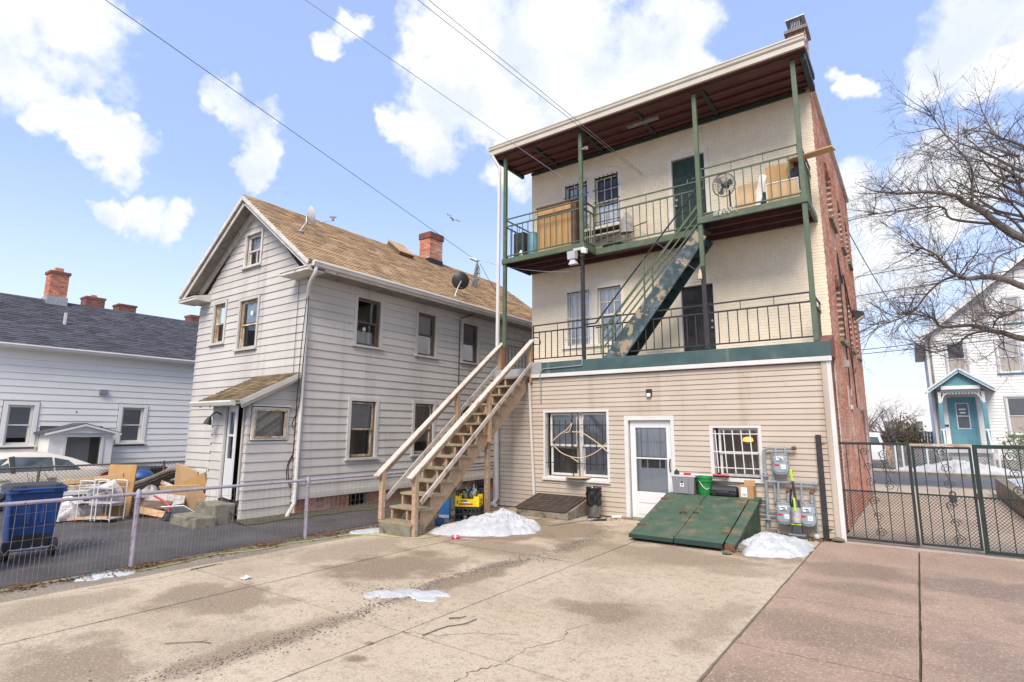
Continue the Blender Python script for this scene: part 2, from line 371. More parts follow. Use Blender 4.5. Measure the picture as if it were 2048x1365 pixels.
mat('chain_dark', (.10,.075,.06), (.16,.13,.11), 20, .7)
mat('chain_white', (.72,.72,.73), None, 1, .5)
mat('pipe_gray', (.21,.24,.255), (.28,.30,.31), 10, .55, dirt=((.24,.13,.08), 14, .66, .72))
mat('meter', (.30,.35,.38), (.25,.30,.33), 8, .5, bump=.05)
mat('rust', (.20,.085,.04), (.12,.05,.03), 12, .9, bump=.4)
mat('blue_bin', (.012,.055,.20), (.018,.07,.24), 3, .45, dirt=((.12,.17,.27), 7, .70, .8))
mat('black_plastic', (.022,.022,.024), (.035,.035,.036), 6, .5)
mat('black_bag', (.012,.012,.014), None, 1, .25)
mat('gray_plastic', (.23,.23,.245), None, 1, .45)
mat('gray_light', (.48,.48,.49), None, 1, .5)
mat('green_bucket', (.012,.19,.035), None, 1, .35)
mat('gate_green', (.008,.02,.016), (.014,.03,.024), 5, .5)
mat('lime', (.38,.62,.03), None, 1, .4)
mat('yellow_card', (.83,.66,.01), (.78,.58,.01), 6, .6)
mat('red_paint', (.50,.025,.03), None, 1, .4)
mat('pink_can', (.62,.05,.14), None, 1, .3)
mat('blue_card', (.06,.27,.62), None, 1, .5)
mat('cardboard', (.42,.25,.12), (.36,.21,.10), 4, .85)
mat('paper', (.82,.82,.82), None, 1, .6)
mat('ink', (.03,.03,.035), None, 1, .6)
mat('hatch_steel', (.085,.065,.05), (.05,.036,.03), 7, .6, bump=.4, bs=90, dirt=((.15,.07,.04), 6, .56, .7))
mat('bulk_green', (.04,.082,.052), (.062,.112,.072), 3.5, .62, bump=.25, bs=25, dirt=[((.10,.125,.085), 2.2, .5, .66), ((.20,.135,.08), 3.2, .53, .68), ((.17,.09,.05), 11, .60, .67), ((.03,.042,.036), 8, .63, .70)])
mat('bark', (.10,.08,.07), (.19,.165,.14), 9, .95, bump=.6, bs=60)
mat('twig', (.145,.115,.105), (.10,.08,.075), 9, .95)
mat('bush_leaf', (.10,.10,.035), (.17,.12,.05), 6, .8, isl=.3)
mat('orange_leaf', (.62,.30,.02), (.42,.20,.02), 6, .8, isl=.3)
mat('green_leaf', (.08,.13,.03), (.20,.20,.06), 4, .6, isl=.3)
mat('dead_leaf', (.20,.10,.045), (.11,.06,.03), 8, .9, isl=.4)
mat('teal', (.13,.30,.36), (.10,.25,.30), 4, .5)
mat('car_beige', (.62,.565,.48), None, 1, .22)
mat('car_white', (.80,.81,.83), None, 1, .25)
mat('tyre', (.02,.02,.02), None, 1, .8)
mat('rim', (.45,.46,.47), None, 1, .3, metal=.8)
mat('tail_red', (.42,.008,.012), None, 1, .15)
mat('car_glass', (.05,.065,.075), (.10,.13,.15), 2, .06)
mat('curtain', (.62,.60,.56), (.50,.48,.44), 3, .9, stretch=(14,14,1))
mat('gray_curtain', (.45,.40,.36), (.36,.32,.28), 3, .9, stretch=(14,14,1))
mat('dark_blind', (.085,.05,.055), None, 1, .7)
mat('lamp_glow', (.9,.5,.2), None, 1, .6)
mat('cable', (.014,.014,.015), None, 1, .5)
mat('cable_gray', (.35,.34,.33), (.2,.19,.18), 30, .7)
mat('purple_wire', (.30,.30,.42), None, 1, .5)
mat('hose', (.30,.36,.13), None, 1, .5)
mat('cloth_gray', (.33,.29,.28), (.45,.42,.40), 9, .9, bump=.4, bs=20)
mat('mattress', (.15,.12,.095), (.21,.175,.145), 6, .9, bump=.3, bs=30)
mat('clear_bag', (.46,.41,.40), (.28,.24,.24), 12, .35, bump=.6, bs=14)
mat('stick', (.60,.48,.34), (.50,.38,.25), 5, .8)
mat('navy', (.02,.022,.035), None, 1, .8)
mat('steel_can', (.28,.27,.26), (.2,.19,.18), 6, .35, metal=.8)
mat('floor_dark', (.06,.05,.045), None, 1, .9)
mat('interior', (.20,.18,.16), None, 1, .9)
mat('gull', (.5,.5,.52), None, 1, .8)
e = mat('lit_bulb', (1,.6,.25)); q = e.node_tree.nodes['Principled BSDF']; q.inputs['Emission Color'].default_value = (1,.45,.12,1); q.inputs['Emission Strength'].default_value = 1.2
def concrete(name, c, c2, stain, spots, wet=.0, spec_c=(.12,.11,.10), speck=.66):
    """slab concrete: mottled, exposed dark aggregate, brown stains with a shape of their own"""
    m = mat(name, c, c2, .7, .8, bump=.35, bs=150)
    t = m.node_tree; L = t.links.new; b = t.nodes['Principled BSDF']
    def nn(k, **kw):
        q = t.nodes.new(k)
        for a, v in kw.items(): setattr(q, a, v)
        return q
    geo = t.nodes['Geometry']; cur = b.inputs['Base Color'].links[0].from_socket
    def noise(s, d=6):
        q = nn('ShaderNodeTexNoise'); q.inputs['Scale'].default_value = s; q.inputs['Detail'].default_value = d; q.inputs['Roughness'].default_value = .6; L(geo.outputs['Position'], q.inputs['Vector']); return q.outputs['Fac']
    def rng(v, a, c): 
        q = nn('ShaderNodeMapRange'); q.inputs['From Min'].default_value = a; q.inputs['From Max'].default_value = c; L(v, q.inputs['Value']); return q.outputs[0]
    def mixc(f, a, bb):
        q = nn('ShaderNodeMix', data_type='RGBA'); L(f, q.inputs[0]); L(a, q.inputs[6]); q.inputs[7].default_value = (*bb, 1); return q.outputs[2]
    def math2(op, a, bb):
        q = nn('ShaderNodeMath', operation=op)
        for i, x in ((0, a), (1, bb)):
            if isinstance(x, (int, float)): q.inputs[i].default_value = x
            else: L(x, q.inputs[i])
        return q.outputs[0]
    big = noise(1.9, 8); tot = None
    for (sx, sy, rx, ry, amt) in spots:
        q = nn('ShaderNodeVectorMath', operation='SUBTRACT'); L(geo.outputs['Position'], q.inputs[0]); q.inputs[1].default_value = (sx, sy, 0)
        r = nn('ShaderNodeVectorMath', operation='MULTIPLY'); L(q.outputs[0], r.inputs[0]); r.inputs[1].default_value = (1/rx, 1/ry, 0)
        l = nn('ShaderNodeVectorMath', operation='LENGTH'); L(r.outputs[0], l.inputs[0])
        w = math2('ADD', l.outputs['Value'], math2('MULTIPLY', math2('SUBTRACT', big, .5), 2.2))
        v = nn('ShaderNodeMapRange', interpolation_type='SMOOTHSTEP'); v.inputs['From Min'].default_value = 1.15; v.inputs['From Max'].default_value = .5; L(w, v.inputs['Value'])
        v = math2('MULTIPLY', v.outputs[0], amt); tot = v if tot is None else math2('MAXIMUM', tot, v)
    gen = math2('MULTIPLY', rng(noise(.6, 9), .48, .66), .42); tot = gen if tot is None else math2('MAXIMUM', tot, gen)
    cur = mixc(tot, cur, stain)
    vo = nn('ShaderNodeTexVoronoi'); vo.inputs['Scale'].default_value = 38; L(geo.outputs['Position'], vo.inputs['Vector'])
    agg = math2('MULTIPLY', rng(vo.outputs['Distance'], .30, .18), rng(noise(2.2, 6), .40, .62)); agg = math2('MULTIPLY', agg, speck)
    cur = mixc(agg, cur, spec_c)
    cur = mixc(math2('MULTIPLY', rng(noise(9, 10), .50, .68), .55), cur, (.27,.205,.14))
    cur = mixc(math2('MULTIPLY', rng(noise(42, 5), .54, .62), .40), cur, (.70,.62,.50))
    cur = mixc(math2('MULTIPLY', rng(noise(34, 6), .56, .64), .52), cur, (.155,.12,.085))
    L(cur, b.inputs['Base Color'])
    rr = nn('ShaderNodeMapRange'); L(tot, rr.inputs['Value']); rr.inputs['To Min'].default_value = .85-wet; rr.inputs['To Max'].default_value = .5-wet*.6
    L(rr.outputs[0], b.inputs['Roughness'])
    return m
STAINS = [(2.3,-8.2,.95,.75,.75),(2.75,-5.9,1.0,1.1,.85),(1.4,-5.6,.7,1.4,.5),(3.2,-9.75,1.0,.5,.75),(6.1,-6.0,.7,.35,.8),(3.2,-4.0,1.6,.7,.7),(4.9,-3.2,1.3,1.3,.45),(3.0,-2.1,1.7,1.4,.8),(5.6,-2.9,1.8,.7,.7),(1.6,-2.4,1.6,1.6,.9),(6.9,-1.7,.9,1.0,.55),(4.9,-8.35,.14,.11,.9),(4.75,-8.05,.07,.06,.9),(3.95,-8.6,.28,1.1,.75),(3.98,-5.7,.3,1.3,.85),(4.1,-3.1,.32,1.1,.85),(5.4,-1.6,1.6,.9,.6),(1.2,-9.4,.5,.9,.5),(6.6,-3.2,.7,.5,.5),(7.1,-5.6,.25,1.0,.5),(2.2,-2.7,1.5,1.5,.95),(6.75,-1.7,.95,.95,.9)]
concrete('slab_beige', (.475,.38,.26), (.54,.44,.315), (.22,.15,.085), STAINS)
concrete('slab_pink', (.45,.30,.215), (.345,.23,.165), (.215,.145,.10), [(8.0,-2.3,.9,.6,.8),(9.6,-2.4,1.2,.6,.8),(8.3,-3.4,.7,.4,.7),(8.0,-5.2,.9,.6,.6),(7.7,-7.5,.6,.9,.7),(9.3,-5.4,.6,.9,.6),(9.9,-3.6,.6,.3,.6)], wet=.3, speck=.4)
concrete('drive', (.50,.41,.32), (.43,.35,.27), (.26,.20,.15), [], speck=.1)
concrete('strip', (.20,.165,.125), (.28,.23,.175), (.12,.095,.07), [], speck=.4)
# ================================================================ SETTING: ground
ground = MB().quad((-400,-400,-.32),(400,-400,-.32),(400,600,-.32),(-400,600,-.32)).build('ground', 'earth'); ground['kind'] = 'structure'
b = MB()                                             # neighbour's asphalt yard, falling a little towards the far drive
xs = [(-40,-.22),(-9.2,-.2),(-7.2,-.03),(-.16,0.0)]
for (xa, za), (xb, zb) in zip(xs, xs[1:]): b.quad((xa,-30,za),(xb,-30,zb),(xb,13,zb),(xa,13,za))
o = b.build('asphalt_yard', 'asphalt'); o['kind'] = 'structure'
b = MB(); rr = random.Random(2)
ys = [-26+.35*i for i in range(90)]; jit = [rr.uniform(-.05, .05) for _ in ys]
for i in range(len(ys)-1):
    b.quad((-.17+jit[i]*.4, ys[i], -.004),(.62, ys[i], -.004),(.62, ys[i+1], -.004),(-.17+jit[i+1]*.4, ys[i+1], -.004))
o = b.build('fence_strip_path', 'strip'); o['kind'] = 'structure'
o = MB().quad((.2,-26,-.035),(14,-26,-.035),(14,.3,-.035),(.2,.3,-.035)).build('joint_ground', 'earth'); o['kind'] = 'structure'
pv = struct('pavement')
def slab(x0, x1, y0, y1, mt, g=.008, z=0.0):
    rr2 = random.Random(int(x0*100+y0*7)); b = MB(); n = 10
    def edge(a, c, k, fixed, ax, sgn):
        return [((fixed + sgn*abs(rr2.gauss(0, .004)), a+(c-a)*i/k) if ax == 'x' else (a+(c-a)*i/k, fixed+sgn*abs(rr2.gauss(0, .004)))) for i in range(k)]
    P = edge(x0+g, x1-g, n, y0+g, 'y', 1) + edge(y0+g, y1-g, n, x1-g, 'x', -1) + edge(x1-g, x0+g, n, y1-g, 'y', -1) + edge(y1-g, y0+g, n, x0+g, 'x', 1)
    t = rr2.uniform(-.002, .002)
    b.prism([(p[0], p[1], -.06) for p in P], (0, 0, .06+z+t)); return b.build('concrete_slab', mt, pv)
for (x0, x1) in ((.57,2.15),(2.15,4.76),(4.76,7.37)):
    for (y0, y1) in ((-26,-16),(-16,-11.6),(-11.6,-7.68),(-7.68,-4.24),(-4.24,-.02)):
        slab(x0, x1, y0, y1, 'slab_beige')
for (x0, x1) in ((7.37,8.755),(8.755,13.9)):
    for (y0, y1) in ((-26,-16),(-16,-10),(-10,-6.05),(-6.05,-4.25),(-4.25,-.16)):
        slab(x0, x1, y0, y1, 'slab_pink', z=-.006)
for (y0, y1) in ((-.16,1.6),(1.6,4.4),(4.4,7.4),(7.4,10.5)): slab(7.66, 10.66, y0, y1, 'drive', .006, -.004)
for x in (-34,-26,-18,-10,-2,3.5,6.2,8.2,10.66,14,18,24,32): slab(x, x+ (8 if x < 3 else 4), 10.5, 13.1, 'drive', .01, .0) if x not in (3.5,6.2,8.2,10.66) else slab(x, {3.5:6.2,6.2:8.2,8.2:10.66,10.66:14}[x], 10.5, 13.1, 'drive', .01, 0)
# cracks and a spalled, stony seam in the old slab
cr_ = [[(4.77,-7.68),(5.1,-7.55),(5.35,-7.3),(5.75,-7.05)],[(5.97,-7.67),(5.95,-7.3),(6.1,-7.0),(6.0,-6.7),(6.1,-6.4)],[(5.97,-7.68),(5.85,-8.0),(5.9,-8.3),(5.75,-8.5)],[(.7,-8.9),(.85,-8.2),(.75,-7.6),(.9,-6.6),(.8,-5.9)],[(2.15,-4.24),(2.9,-4.3),(3.9,-4.2),(4.7,-4.26)]]
b = MB()
for c in cr_:
    pts = []
    for (p, q) in zip(c, c[1:]):
        for i in range(8):
            t = i/8; pts.append((p[0]+(q[0]-p[0])*t+random.gauss(0,.012), p[1]+(q[1]-p[1])*t+random.gauss(0,.012)))
    for p, q in zip(pts, pts[1:]):
        w = random.uniform(.0015, .0045); dx, dy = q[0]-p[0], q[1]-p[1]; l = math.hypot(dx, dy) or 1; nx, ny = -dy/l*w, dx/l*w
        b.quad((p[0]-nx,p[1]-ny,.0035),(q[0]-nx,q[1]-ny,.0035),(q[0]+nx,q[1]+ny,.0035),(p[0]+nx,p[1]+ny,.0035))
b.build('crack', 'earth', pv)
mat('stones', (.19,.16,.13), (.10,.085,.07), 30, .9, isl=.5)
b = MB(); rg = random.Random(8)
def pebble(b, x, y, r, z=0):
    a = rg.uniform(0, 3); c, s = math.cos(a), math.sin(a); f = rg.uniform(.5, .9); h = r*rg.uniform(.35, .6)
    P = [(r,0),(r*.3,r*f),(-r*.8,r*f*.6),(-r*.7,-r*f*.7),(r*.4,-r*f)]
    b.add([(x+p*c-q*s, y+p*s+q*c, z-.001) for p, q in P]+[(x, y, z+h)], [(i, (i+1) % 5, 5) for i in range(5)])
for i in range(4200):
    t = rg.random(); y = -10.5 + 9.0*t; x = 3.95 + .12*math.sin(y*1.3) + rg.gauss(0, .07 if rg.random() < .7 else .22)
    if rg.random() < .35 + .65*abs(math.sin(y*1.7+.6)): pebble(b, x, y, rg.uniform(.005, .018))
for i in range(2600): pebble(b, rg.uniform(.6, 7.3), rg.uniform(-11, -.3), rg.uniform(.003, .008))
for i in range(350): pebble(b, rg.gauss(3.6,.35), rg.gauss(-6.9,.12), rg.uniform(.004, .011))
tag(b.build('loose_gravel', 'stones', fix=False), 'dark loose stones along the worn seam of the beige slabs', 'gravel', kind='stuff')
# leaf litter and weeds at the foot of the wire fence
b = MB(); rl = random.Random(4)
def leaf(b, x, y, z, s):
    a, t = rl.uniform(0, 6.28), rl.uniform(-.6, .6); c, n = math.cos(a), math.sin(a)
    P = [(-s,0),(0,s*.5),(s,0),(0,-s*.5)]
    b.add([(x+p*c-q*n, y+p*n+q*c, z+abs(p)*t*.6+.004) for p, q in P], [(0,1,2,3)])
for i in range(2300):
    y = rl.uniform(-11, -2.2); w = .07+.06*abs(math.sin(y*2.1)); leaf(b, .03+rl.gauss(0, w), y, rl.uniform(0, .03), rl.uniform(.012, .035))
for (cx, cy, n_, sg) in ((.02,-8.0,160,.1),(.05,-6.2,160,.12),(.1,-5.0,200,.16),(0,-9.3,90,.1),(6.9,-.35,110,.16),(7.25,-.15,90,.12),(-4.6,-5.7,160,.3),(-5.6,-6.0,120,.3),(.9,-1.6,220,.5),(3.4,-.2,30,.15)):
    for i in range(n_): leaf(b, rl.gauss(cx, sg), rl.gauss(cy, sg), rl.uniform(0, .025), rl.uniform(.012, .04))
tag(b.build('fallen_leaves', 'dead_leaf', fix=False), 'brown fallen leaves gathered at the foot of fences and walls', 'leaves', kind='stuff')
def snowpile(name, label, outline, h, loc, mt='snow', seed=1, dirtb=None, pk=(0,0), ex=1.0):
    """a heap built as a polar height field inside an outline [(angle, radius)]"""
    rs = random.Random(seed); b = MB(); na, nr = 96, 22; ol = sorted(outline)
    def rad(a):
        a %= 360
        for (a0, r0), (a1, r1) in zip(ol, ol[1:]+[(ol[0][0]+360, ol[0][1])]):
            if a0 <= a <= a1: t = (a-a0)/(a1-a0); t = t*t*(3-2*t); return r0+(r1-r0)*t
        return ol[0][1]+(ol[-1][1]-ol[0][1])*.5
    ph = [rs.uniform(0, 6.28) for _ in range(10)]
    def nz(x, y): return sum(math.sin(x*(3+2.3*i)+ph[i])*math.cos(y*(2.6+2.1*i)+ph[i+5])/(1+i*.8) for i in range(5))
    idx = {}
    for i in range(na):
        a = 360*i/na; q = R(a); r = rad(a)*(1+.05*math.sin(3*q+ph[0])+.04*math.sin(7*q+ph[1])+.03*math.sin(13*q+ph[2])+.02*math.sin(23*q+ph[3]))
        for k in range(nr+1):
            t = k/nr; x = pk[0]*(1-t) + math.cos(q)*r*t; y = pk[1]*(1-t) + math.sin(q)*r*t
            lx, ly = x+.07*nz(y*1.7+3, x*1.3), y+.07*nz(x*1.5, y*1.9+5)
            e = (1-t)**ex if t < 1 else 0
            z = h*e*(.86+.10*nz(lx*2.6, ly*2.6)+.05*nz(lx*6.5+1, ly*6.5)) + .016*h/.3*nz(lx*13, ly*13)*min(1, 5*(1-t))
            z = max(z, .004)+min(.02, h*.25)*min(1, (1-t)*9) if t < 1 else -.004
            idx[i, k] = len(b.v); b.v.append((loc[0]+x, loc[1]+y, loc[2]+z))
    for i in range(na):
        j = (i+1) % na
        for k in range(nr): b.f.append((idx[i,k], idx[i,k+1], idx[j,k+1], idx[j,k]))
    o = b.build(name, mt, loc=loc, smooth=True, fix=False); tag(o, label, 'snow'); return o
snowpile('snow_pile', 'white snow heap beside the wooden stairs and the crates', [(0,.62),(30,.6),(60,.75),(100,.75),(140,.6),(180,.8),(215,1.1),(232,1.5),(250,1.15),(290,.8),(330,.62)], .34, (2.3,-2.6,0), seed=3, pk=(-.32,.3), ex=.75)
snowpile('snow_pile', 'small snow heap between the green cellar hatch and the vacuum cleaner', [(0,.55),(40,.75),(70,1.15),(95,.9),(140,.55),(180,.42),(230,.55),(265,.75),(300,.6)], .26, (6.78,-1.55,0), seed=9, pk=(-.12,.1), ex=.8)
snowpile('snow_patch', 'thin melting snow patch in the middle of the beige slabs', [(20,.42),(60,.3),(90,.1),(180,.3),(230,.42),(270,.12)], .03, (4.0,-6.72,0), seed=5)
snowpile('snow_patch', 'tiny lump of snow left of the thin melting patch', [(0,.1),(70,.17),(180,.1),(250,.16)], .035, (3.62,-7.0,0), seed=6)
snowpile('snow_patch', 'flat snow patch under the wire fence by its post', [(0,.1),(80,.36),(100,.3),(180,.07),(260,.3)], .03, (.16,-8.55,0), seed=7)
snowpile('snow_patch', 'flat snow patch left of the bottom wooden step', [(0,.2),(70,.3),(180,.2),(250,.4)], .03, (.34,-4.3,0), seed=8)
# ================================================================ MAIN BUILDING
mb_ = thing('apartment_building', 'three-storey cream painted brick building with tan siding ground floor and rear porches', 'building', (3.86, 4.8, 0))
fa, fb, fs = FY(0.0), FY(1.33), FX(7.67)
hW1, hD1, hW2 = (1.5,3.22,.76,2.34), (3.63,4.72,-.1,2.19), (5.49,6.44,.98,1.98)
wall(mb_, fa, 0.02, 7.66, 0, 3.3, [hW1,hD1,hW2], 'interior', -.15, -.03, 'front_wall')
clap(mb_, fa, 0.02, 7.655, .02, 3.15, .1045, [(a-.02,b_+.02,c-.02,d+.02) for a,b_,c,d in (hW1,hD1,hW2)], 'vinyl', .010, -.006, jit=.0008)
hU, hUd, hM, hMd = (1.36,3.08,7.30,8.70), (4.46,5.33,6.44,8.62), (1.37,3.07,4.12,5.60), (4.55,5.37,3.3,5.33)
up_h = [hU,hUd,hM,hMd]
wall(mb_, fb, .27, 7.664, 0, 9.75, up_h, 'cream_mortar', -.2, -.006, 'rear_wall')
bricks(mb_, fb, .27, 7.67, 3.32, 9.40, [(a-.04,c+.04,d-.02,e_+.03) for a,c,d,e_ in up_h], 'cream_brick', n=.0, bl=.205, bh=.0665, gap=.009, single=300, back=-.008, keyf=lambda c: (-c[0]*1.0+abs(c[2]-5.5)*.6), rnd=.0015)
# right-hand brick side
sh = [(2.95,4.2,4.02,5.62),(2.95,4.2,6.98,8.5),(5.65,6.5,4.1,5.6),(5.65,6.5,7.0,8.4),(7.6,8.4,4.1,5.6),(7.6,8.4,7.0,8.4),(4.1,4.4,1.8,2.42)]
wall(mb_, fs, 1.535, 9.5, 0, 9.6, sh, 'red_mortar', -.2, -.008, 'side_wall')
bricks(mb_, fs, 1.34, 9.5, 0.02, 9.55, sh, 'red_brick', n=0, bl=.215, bh=.076, gap=.012, back=-.01, rnd=.003)
wall(mb_, FX(7.655), .05, 1.34, 0, 3.5, [], 'red_mortar', -.15, -.008, 'side_wall')
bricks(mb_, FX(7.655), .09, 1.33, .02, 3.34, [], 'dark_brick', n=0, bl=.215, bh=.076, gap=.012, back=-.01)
bpart(mb_, 'wall', 'cream_mortar', (.27,.47,1.53,9.5,0,9.6), (.47,7.47,9.3,9.5,0,9.6))
bpart(mb_, 'wall', 'cream_mortar', (0.02,.15,.15,1.33,0,3.3))
bpart(mb_, 'floor', 'floor_dark', (.47,7.45,1.53,9.3,3.1,3.2), (.47,7.45,1.53,9.3,6.25,6.35), (.15,7.5,.15,1.33,.0,.04))
bpart(mb_, 'flat_roof', 'dark_shingle', (.2,7.72,1.34,9.55,9.62,9.7))
bpart(mb_, 'parapet_coping', 'old_white', (7.6,7.74,1.3,9.56,9.56,9.66))
b = MB(); b.hexa([(7.5,.12,3.34),(7.7,.12,3.34),(7.7,1.33,3.34),(7.5,1.33,3.34),(7.5,.12,3.5),(7.7,.12,3.5),(7.7,1.33,3.85),(7.5,1.33,3.85)]); b.build('side_parapet', 'dark_brick', mb_)
# trims, ledge and deck
bpart(mb_, 'ledge', 'ledge_green', (1.46,7.75,-.05,.2,3.262,3.545), bevel=.012)
bpart(mb_, 'ledge', 'ledge_gray', (1.16,1.458,-.052,.2,3.262,3.56), bevel=.01)
bpart(mb_, 'deck_floor', 'ledge_gray', (.02,7.65,.2,1.33,3.22,3.36))
bpart(mb_, 'deck_edge', 'ledge_gray', (.02,1.155,-.04,.2,3.2,3.4))
bpart(mb_, 'trim_board', 'white', (1.10,7.76,-.075,.0,3.17,3.26), bevel=.006)
bpart(mb_, 'corner_trim', 'white', (7.66,7.735,-.035,.05,0,3.168), bevel=.005)
bpart(mb_, 'corner_trim', 'vinyl', (7.575,7.658,-.03,.0,0.01,3.168))
bpart(mb_, 'corner_trim', 'vinyl', (-.03,.03,-.025,.1,0.01,3.168))
def tube(parent, name, mt, pts, r, n=8, **k): return MB().tube(pts, r, n).build(name, mt, parent, smooth=True, **k)
def smooth_path(P, k=6):
    P = [Vector(p) for p in P]; o = []
    for i in range(len(P)-1):
        p0, p1, p2, p3 = P[max(i-1,0)], P[i], P[i+1], P[min(i+2,len(P)-1)]
        for j in range(k):
            t = j/k; o.append(.5*((2*p1)+(p2-p0)*t+(2*p0-5*p1+4*p2-p3)*t*t+(3*p1-p0-3*p2+p3)*t**3))
    return o+[P[-1]]
# ---- windows
def casing(b, fr, u0, u1, z0, z1, w, n0, n1, bottom=True):
    b.fbox(fr, u0-w, u0, n0, n1, z0, z1+w); b.fbox(fr, u1, u1+w, n0, n1, z0, z1+w); b.fbox(fr, u0, u1, n0, n1, z1, z1+w)
    if bottom: b.fbox(fr, u0-w, u1+w, n0, n1, z0-w, z0)
def sash(par, fr, u0, u1, z0, z1, nd, mt, fwid=.045, th=.03, mun=(0,0), glass='glass', mm=None, name='sash'):
    b = MB(); b.fbox(fr,u0,u0+fwid,nd-th,nd,z0,z1); b.fbox(fr,u1-fwid,u1,nd-th,nd,z0,z1); b.fbox(fr,u0+fwid,u1-fwid,nd-th,nd,z0,z0+fwid); b.fbox(fr,u0+fwid,u1-fwid,nd-th,nd,z1-fwid,z1)
    a, c, d, e_ = u0+fwid, u1-fwid, z0+fwid, z1-fwid
    for i in range(mun[0]): x = a+(c-a)*(i+1)/(mun[0]+1); b.fbox(fr, x-.01, x+.01, nd-th*.7, nd-.004, d, e_)
    for i in range(mun[1]): y = d+(e_-d)*(i+1)/(mun[1]+1); b.fbox(fr, a, c, nd-th*.65, nd-.006, y-.01, y+.01)
    b.build(name, mt, par)
    MB().quad(fr(a,nd-th*.55,d),fr(c,nd-th*.55,d),fr(c,nd-th*.55,e_),fr(a,nd-th*.55,e_)).build('pane', glass, par)
def curtain(par, fr, u0, u1, z0, z1, nd, mt, amp=.02, k=9, name='curtain', gap=None):
    b = MB(); n = 40
    for i in range(n):
        ua, ub = u0+(u1-u0)*i/n, u0+(u1-u0)*(i+1)/n
        if gap and gap[0] < (ua+ub)/2 < gap[1]: continue
        fa_, fb_ = nd+amp*math.sin(ua*k*6.28/(u1-u0)), nd+amp*math.sin(ub*k*6.28/(u1-u0))
        b.quad(fr(ua,fa_,z0), fr(ub,fb_,z0), fr(ub,fb_,z1), fr(ua,fa_,z1))
    b.build(name, mt, par, smooth=True)
def blind(par, fr, u0, u1, z0, z1, nd, mt, st=.03):
    b = MB(); z = z0
    while z < z1:
        b.add([fr(u0,nd,z),fr(u1,nd,z),fr(u1,nd-.012,z+st*.85),fr(u0,nd-.012,z+st*.85)], [(0,1,2,3)]); z += st
    b.build('blind', mt, par, kind='stuff')
def hung(par, fr, u0, u1, z0, z1, nd, frame, name='window', cas=None, cw=.09, sill=True, cov='blind', cmat='curtain', csplit=0.0, mid=.5, glass='glass', proud=.02, sm=None, sillmt=None):
    """double-hung window: surround, two sashes with panes, sill, something behind the glass"""
    b = MB()
    if cas: casing(b, fr, u0, u1, z0, z1, cw, -.02, proud, bottom=False)
    else: casing(b, fr, u0, u1, z0, z1, .03, nd-.05, nd+.02)
    w = b.build(name, cas or frame, par)
    fb2 = MB(); casing(fb2, fr, u0+.03, u1-.03, z0+.03, z1-.03, .03, nd-.07, nd+.012); fb2.build('frame', frame, w)
    if sill: MB().fbox(fr, u0-cw-.03, u1+cw+.03, nd-.02, proud+.05, z0-.055, z0).build('sill', sillmt or cas or frame, w)
    zm = z0+(z1-z0)*mid; a, c = u0+.03, u1-.03; sm = sm or frame
    sash(w, fr, a, c, zm-.02, z1-.03, nd, sm, .04, glass=glass); sash(w, fr, a, c, z0+.03, zm+.02, nd-.034, sm, .045, glass=glass)
    lo_ = z0+.05+(z1-z0)*csplit
    if cov == 'blind': blind(w, fr, a+.03, c-.03, lo_, z1-.05, nd-.055, cmat)
    elif cov == 'curtain': curtain(w, fr, a+.02, c-.02, lo_, z1-.04, nd-.085, cmat, .012)
    return w
# lower window pair with black bars
b = MB(); u0,u1,z0,z1 = hW1
b.fbox(fa,u0-.02,u0+.035,-.17,.014,z0-.02,z1+.02); b.fbox(fa,u1-.035,u1+.02,-.17,.014,z0-.02,z1+.02); b.fbox(fa,u0+.035,u1-.035,-.17,.014,z1-.03,z1+.02)
w = b.build('window', 'white', mb_, label='wide barred pair of white windows')
b = MB(); b.hexa([fa(u0-.04,-.17,z0-.02),fa(u1+.03,-.17,z0-.02),fa(u1+.03,.05,z0-.045),fa(u0-.04,.05,z0-.045),fa(u0-.04,-.17,z0+.05),fa(u1+.03,-.17,z0+.05),fa(u1+.03,.05,z0+.0),fa(u0-.04,.05,z0+.0)]); b.build('sill', 'white', w)
um = 2.44
MB().fbox(fa, um-.045, um+.045, -.16, -.09, z0+.05, z1-.03).build('mullion', 'white', w)
for a, c, bm_ in ((u0+.12, um-.05, 'paper'), (um+.05, u1-.05, 'gray_light')):
    sash(w, fa, a, c, z0+.75, z1-.05, -.1, 'white', .05); sash(w, fa, a, c, z0+.07, z0+.8, -.135, 'white', .055)
    blind(w, fa, a+.03, c-.03, z0+.1 if bm_ == 'gray_light' else z0+.7, z1-.08, -.16, bm_)
b = MB()
for i in range(11):
    x = u0+.1+i*.162; b.tube([fa(x,-.03,z0+.22),fa(x,-.03,z1-.2)], .009, 6)
for z in (z0+.36, z1-.33): b.tube([fa(u0+.02,-.03,z),fa(u1-.02,-.03,z)], .009, 6)
b.tube([fa(2.30,-.005,z0+.05),fa(2.28,-.005,z1-.04)], .012, 6); b.tube([fa(2.47,-.005,z0+.05),fa(2.44,-.005,z1-.04)], .013, 6)
b.build('security_bars', 'black_steel', w)
b = MB(); A = lambda P: smooth_path([fa(p[0], .03, p[1]) for p in P])
b.tube(A([(1.75,1.56),(2.0,1.36),(2.3,1.27),(2.6,1.27),(2.95,1.42),(3.2,1.62)]), .012, 6)
b.tube(A([(1.72,1.6),(1.95,1.78),(2.15,1.9),(2.3,2.06)]), .014, 6); b.tube(A([(2.3,2.06),(2.22,1.86),(2.1,1.83)]), .012, 6)
b.tube(A([(2.3,1.85),(2.55,1.83),(2.8,1.7),(3.0,1.57),(3.22,1.4)]), .014, 6); b.tube(A([(2.25,1.27),(2.45,1.16)]), .012, 6)
tag(b.build('peeled_branch', 'stick', loc=(2.4,-.03,1.5)), 'pale peeled sticks woven across the black window bars', 'branches')
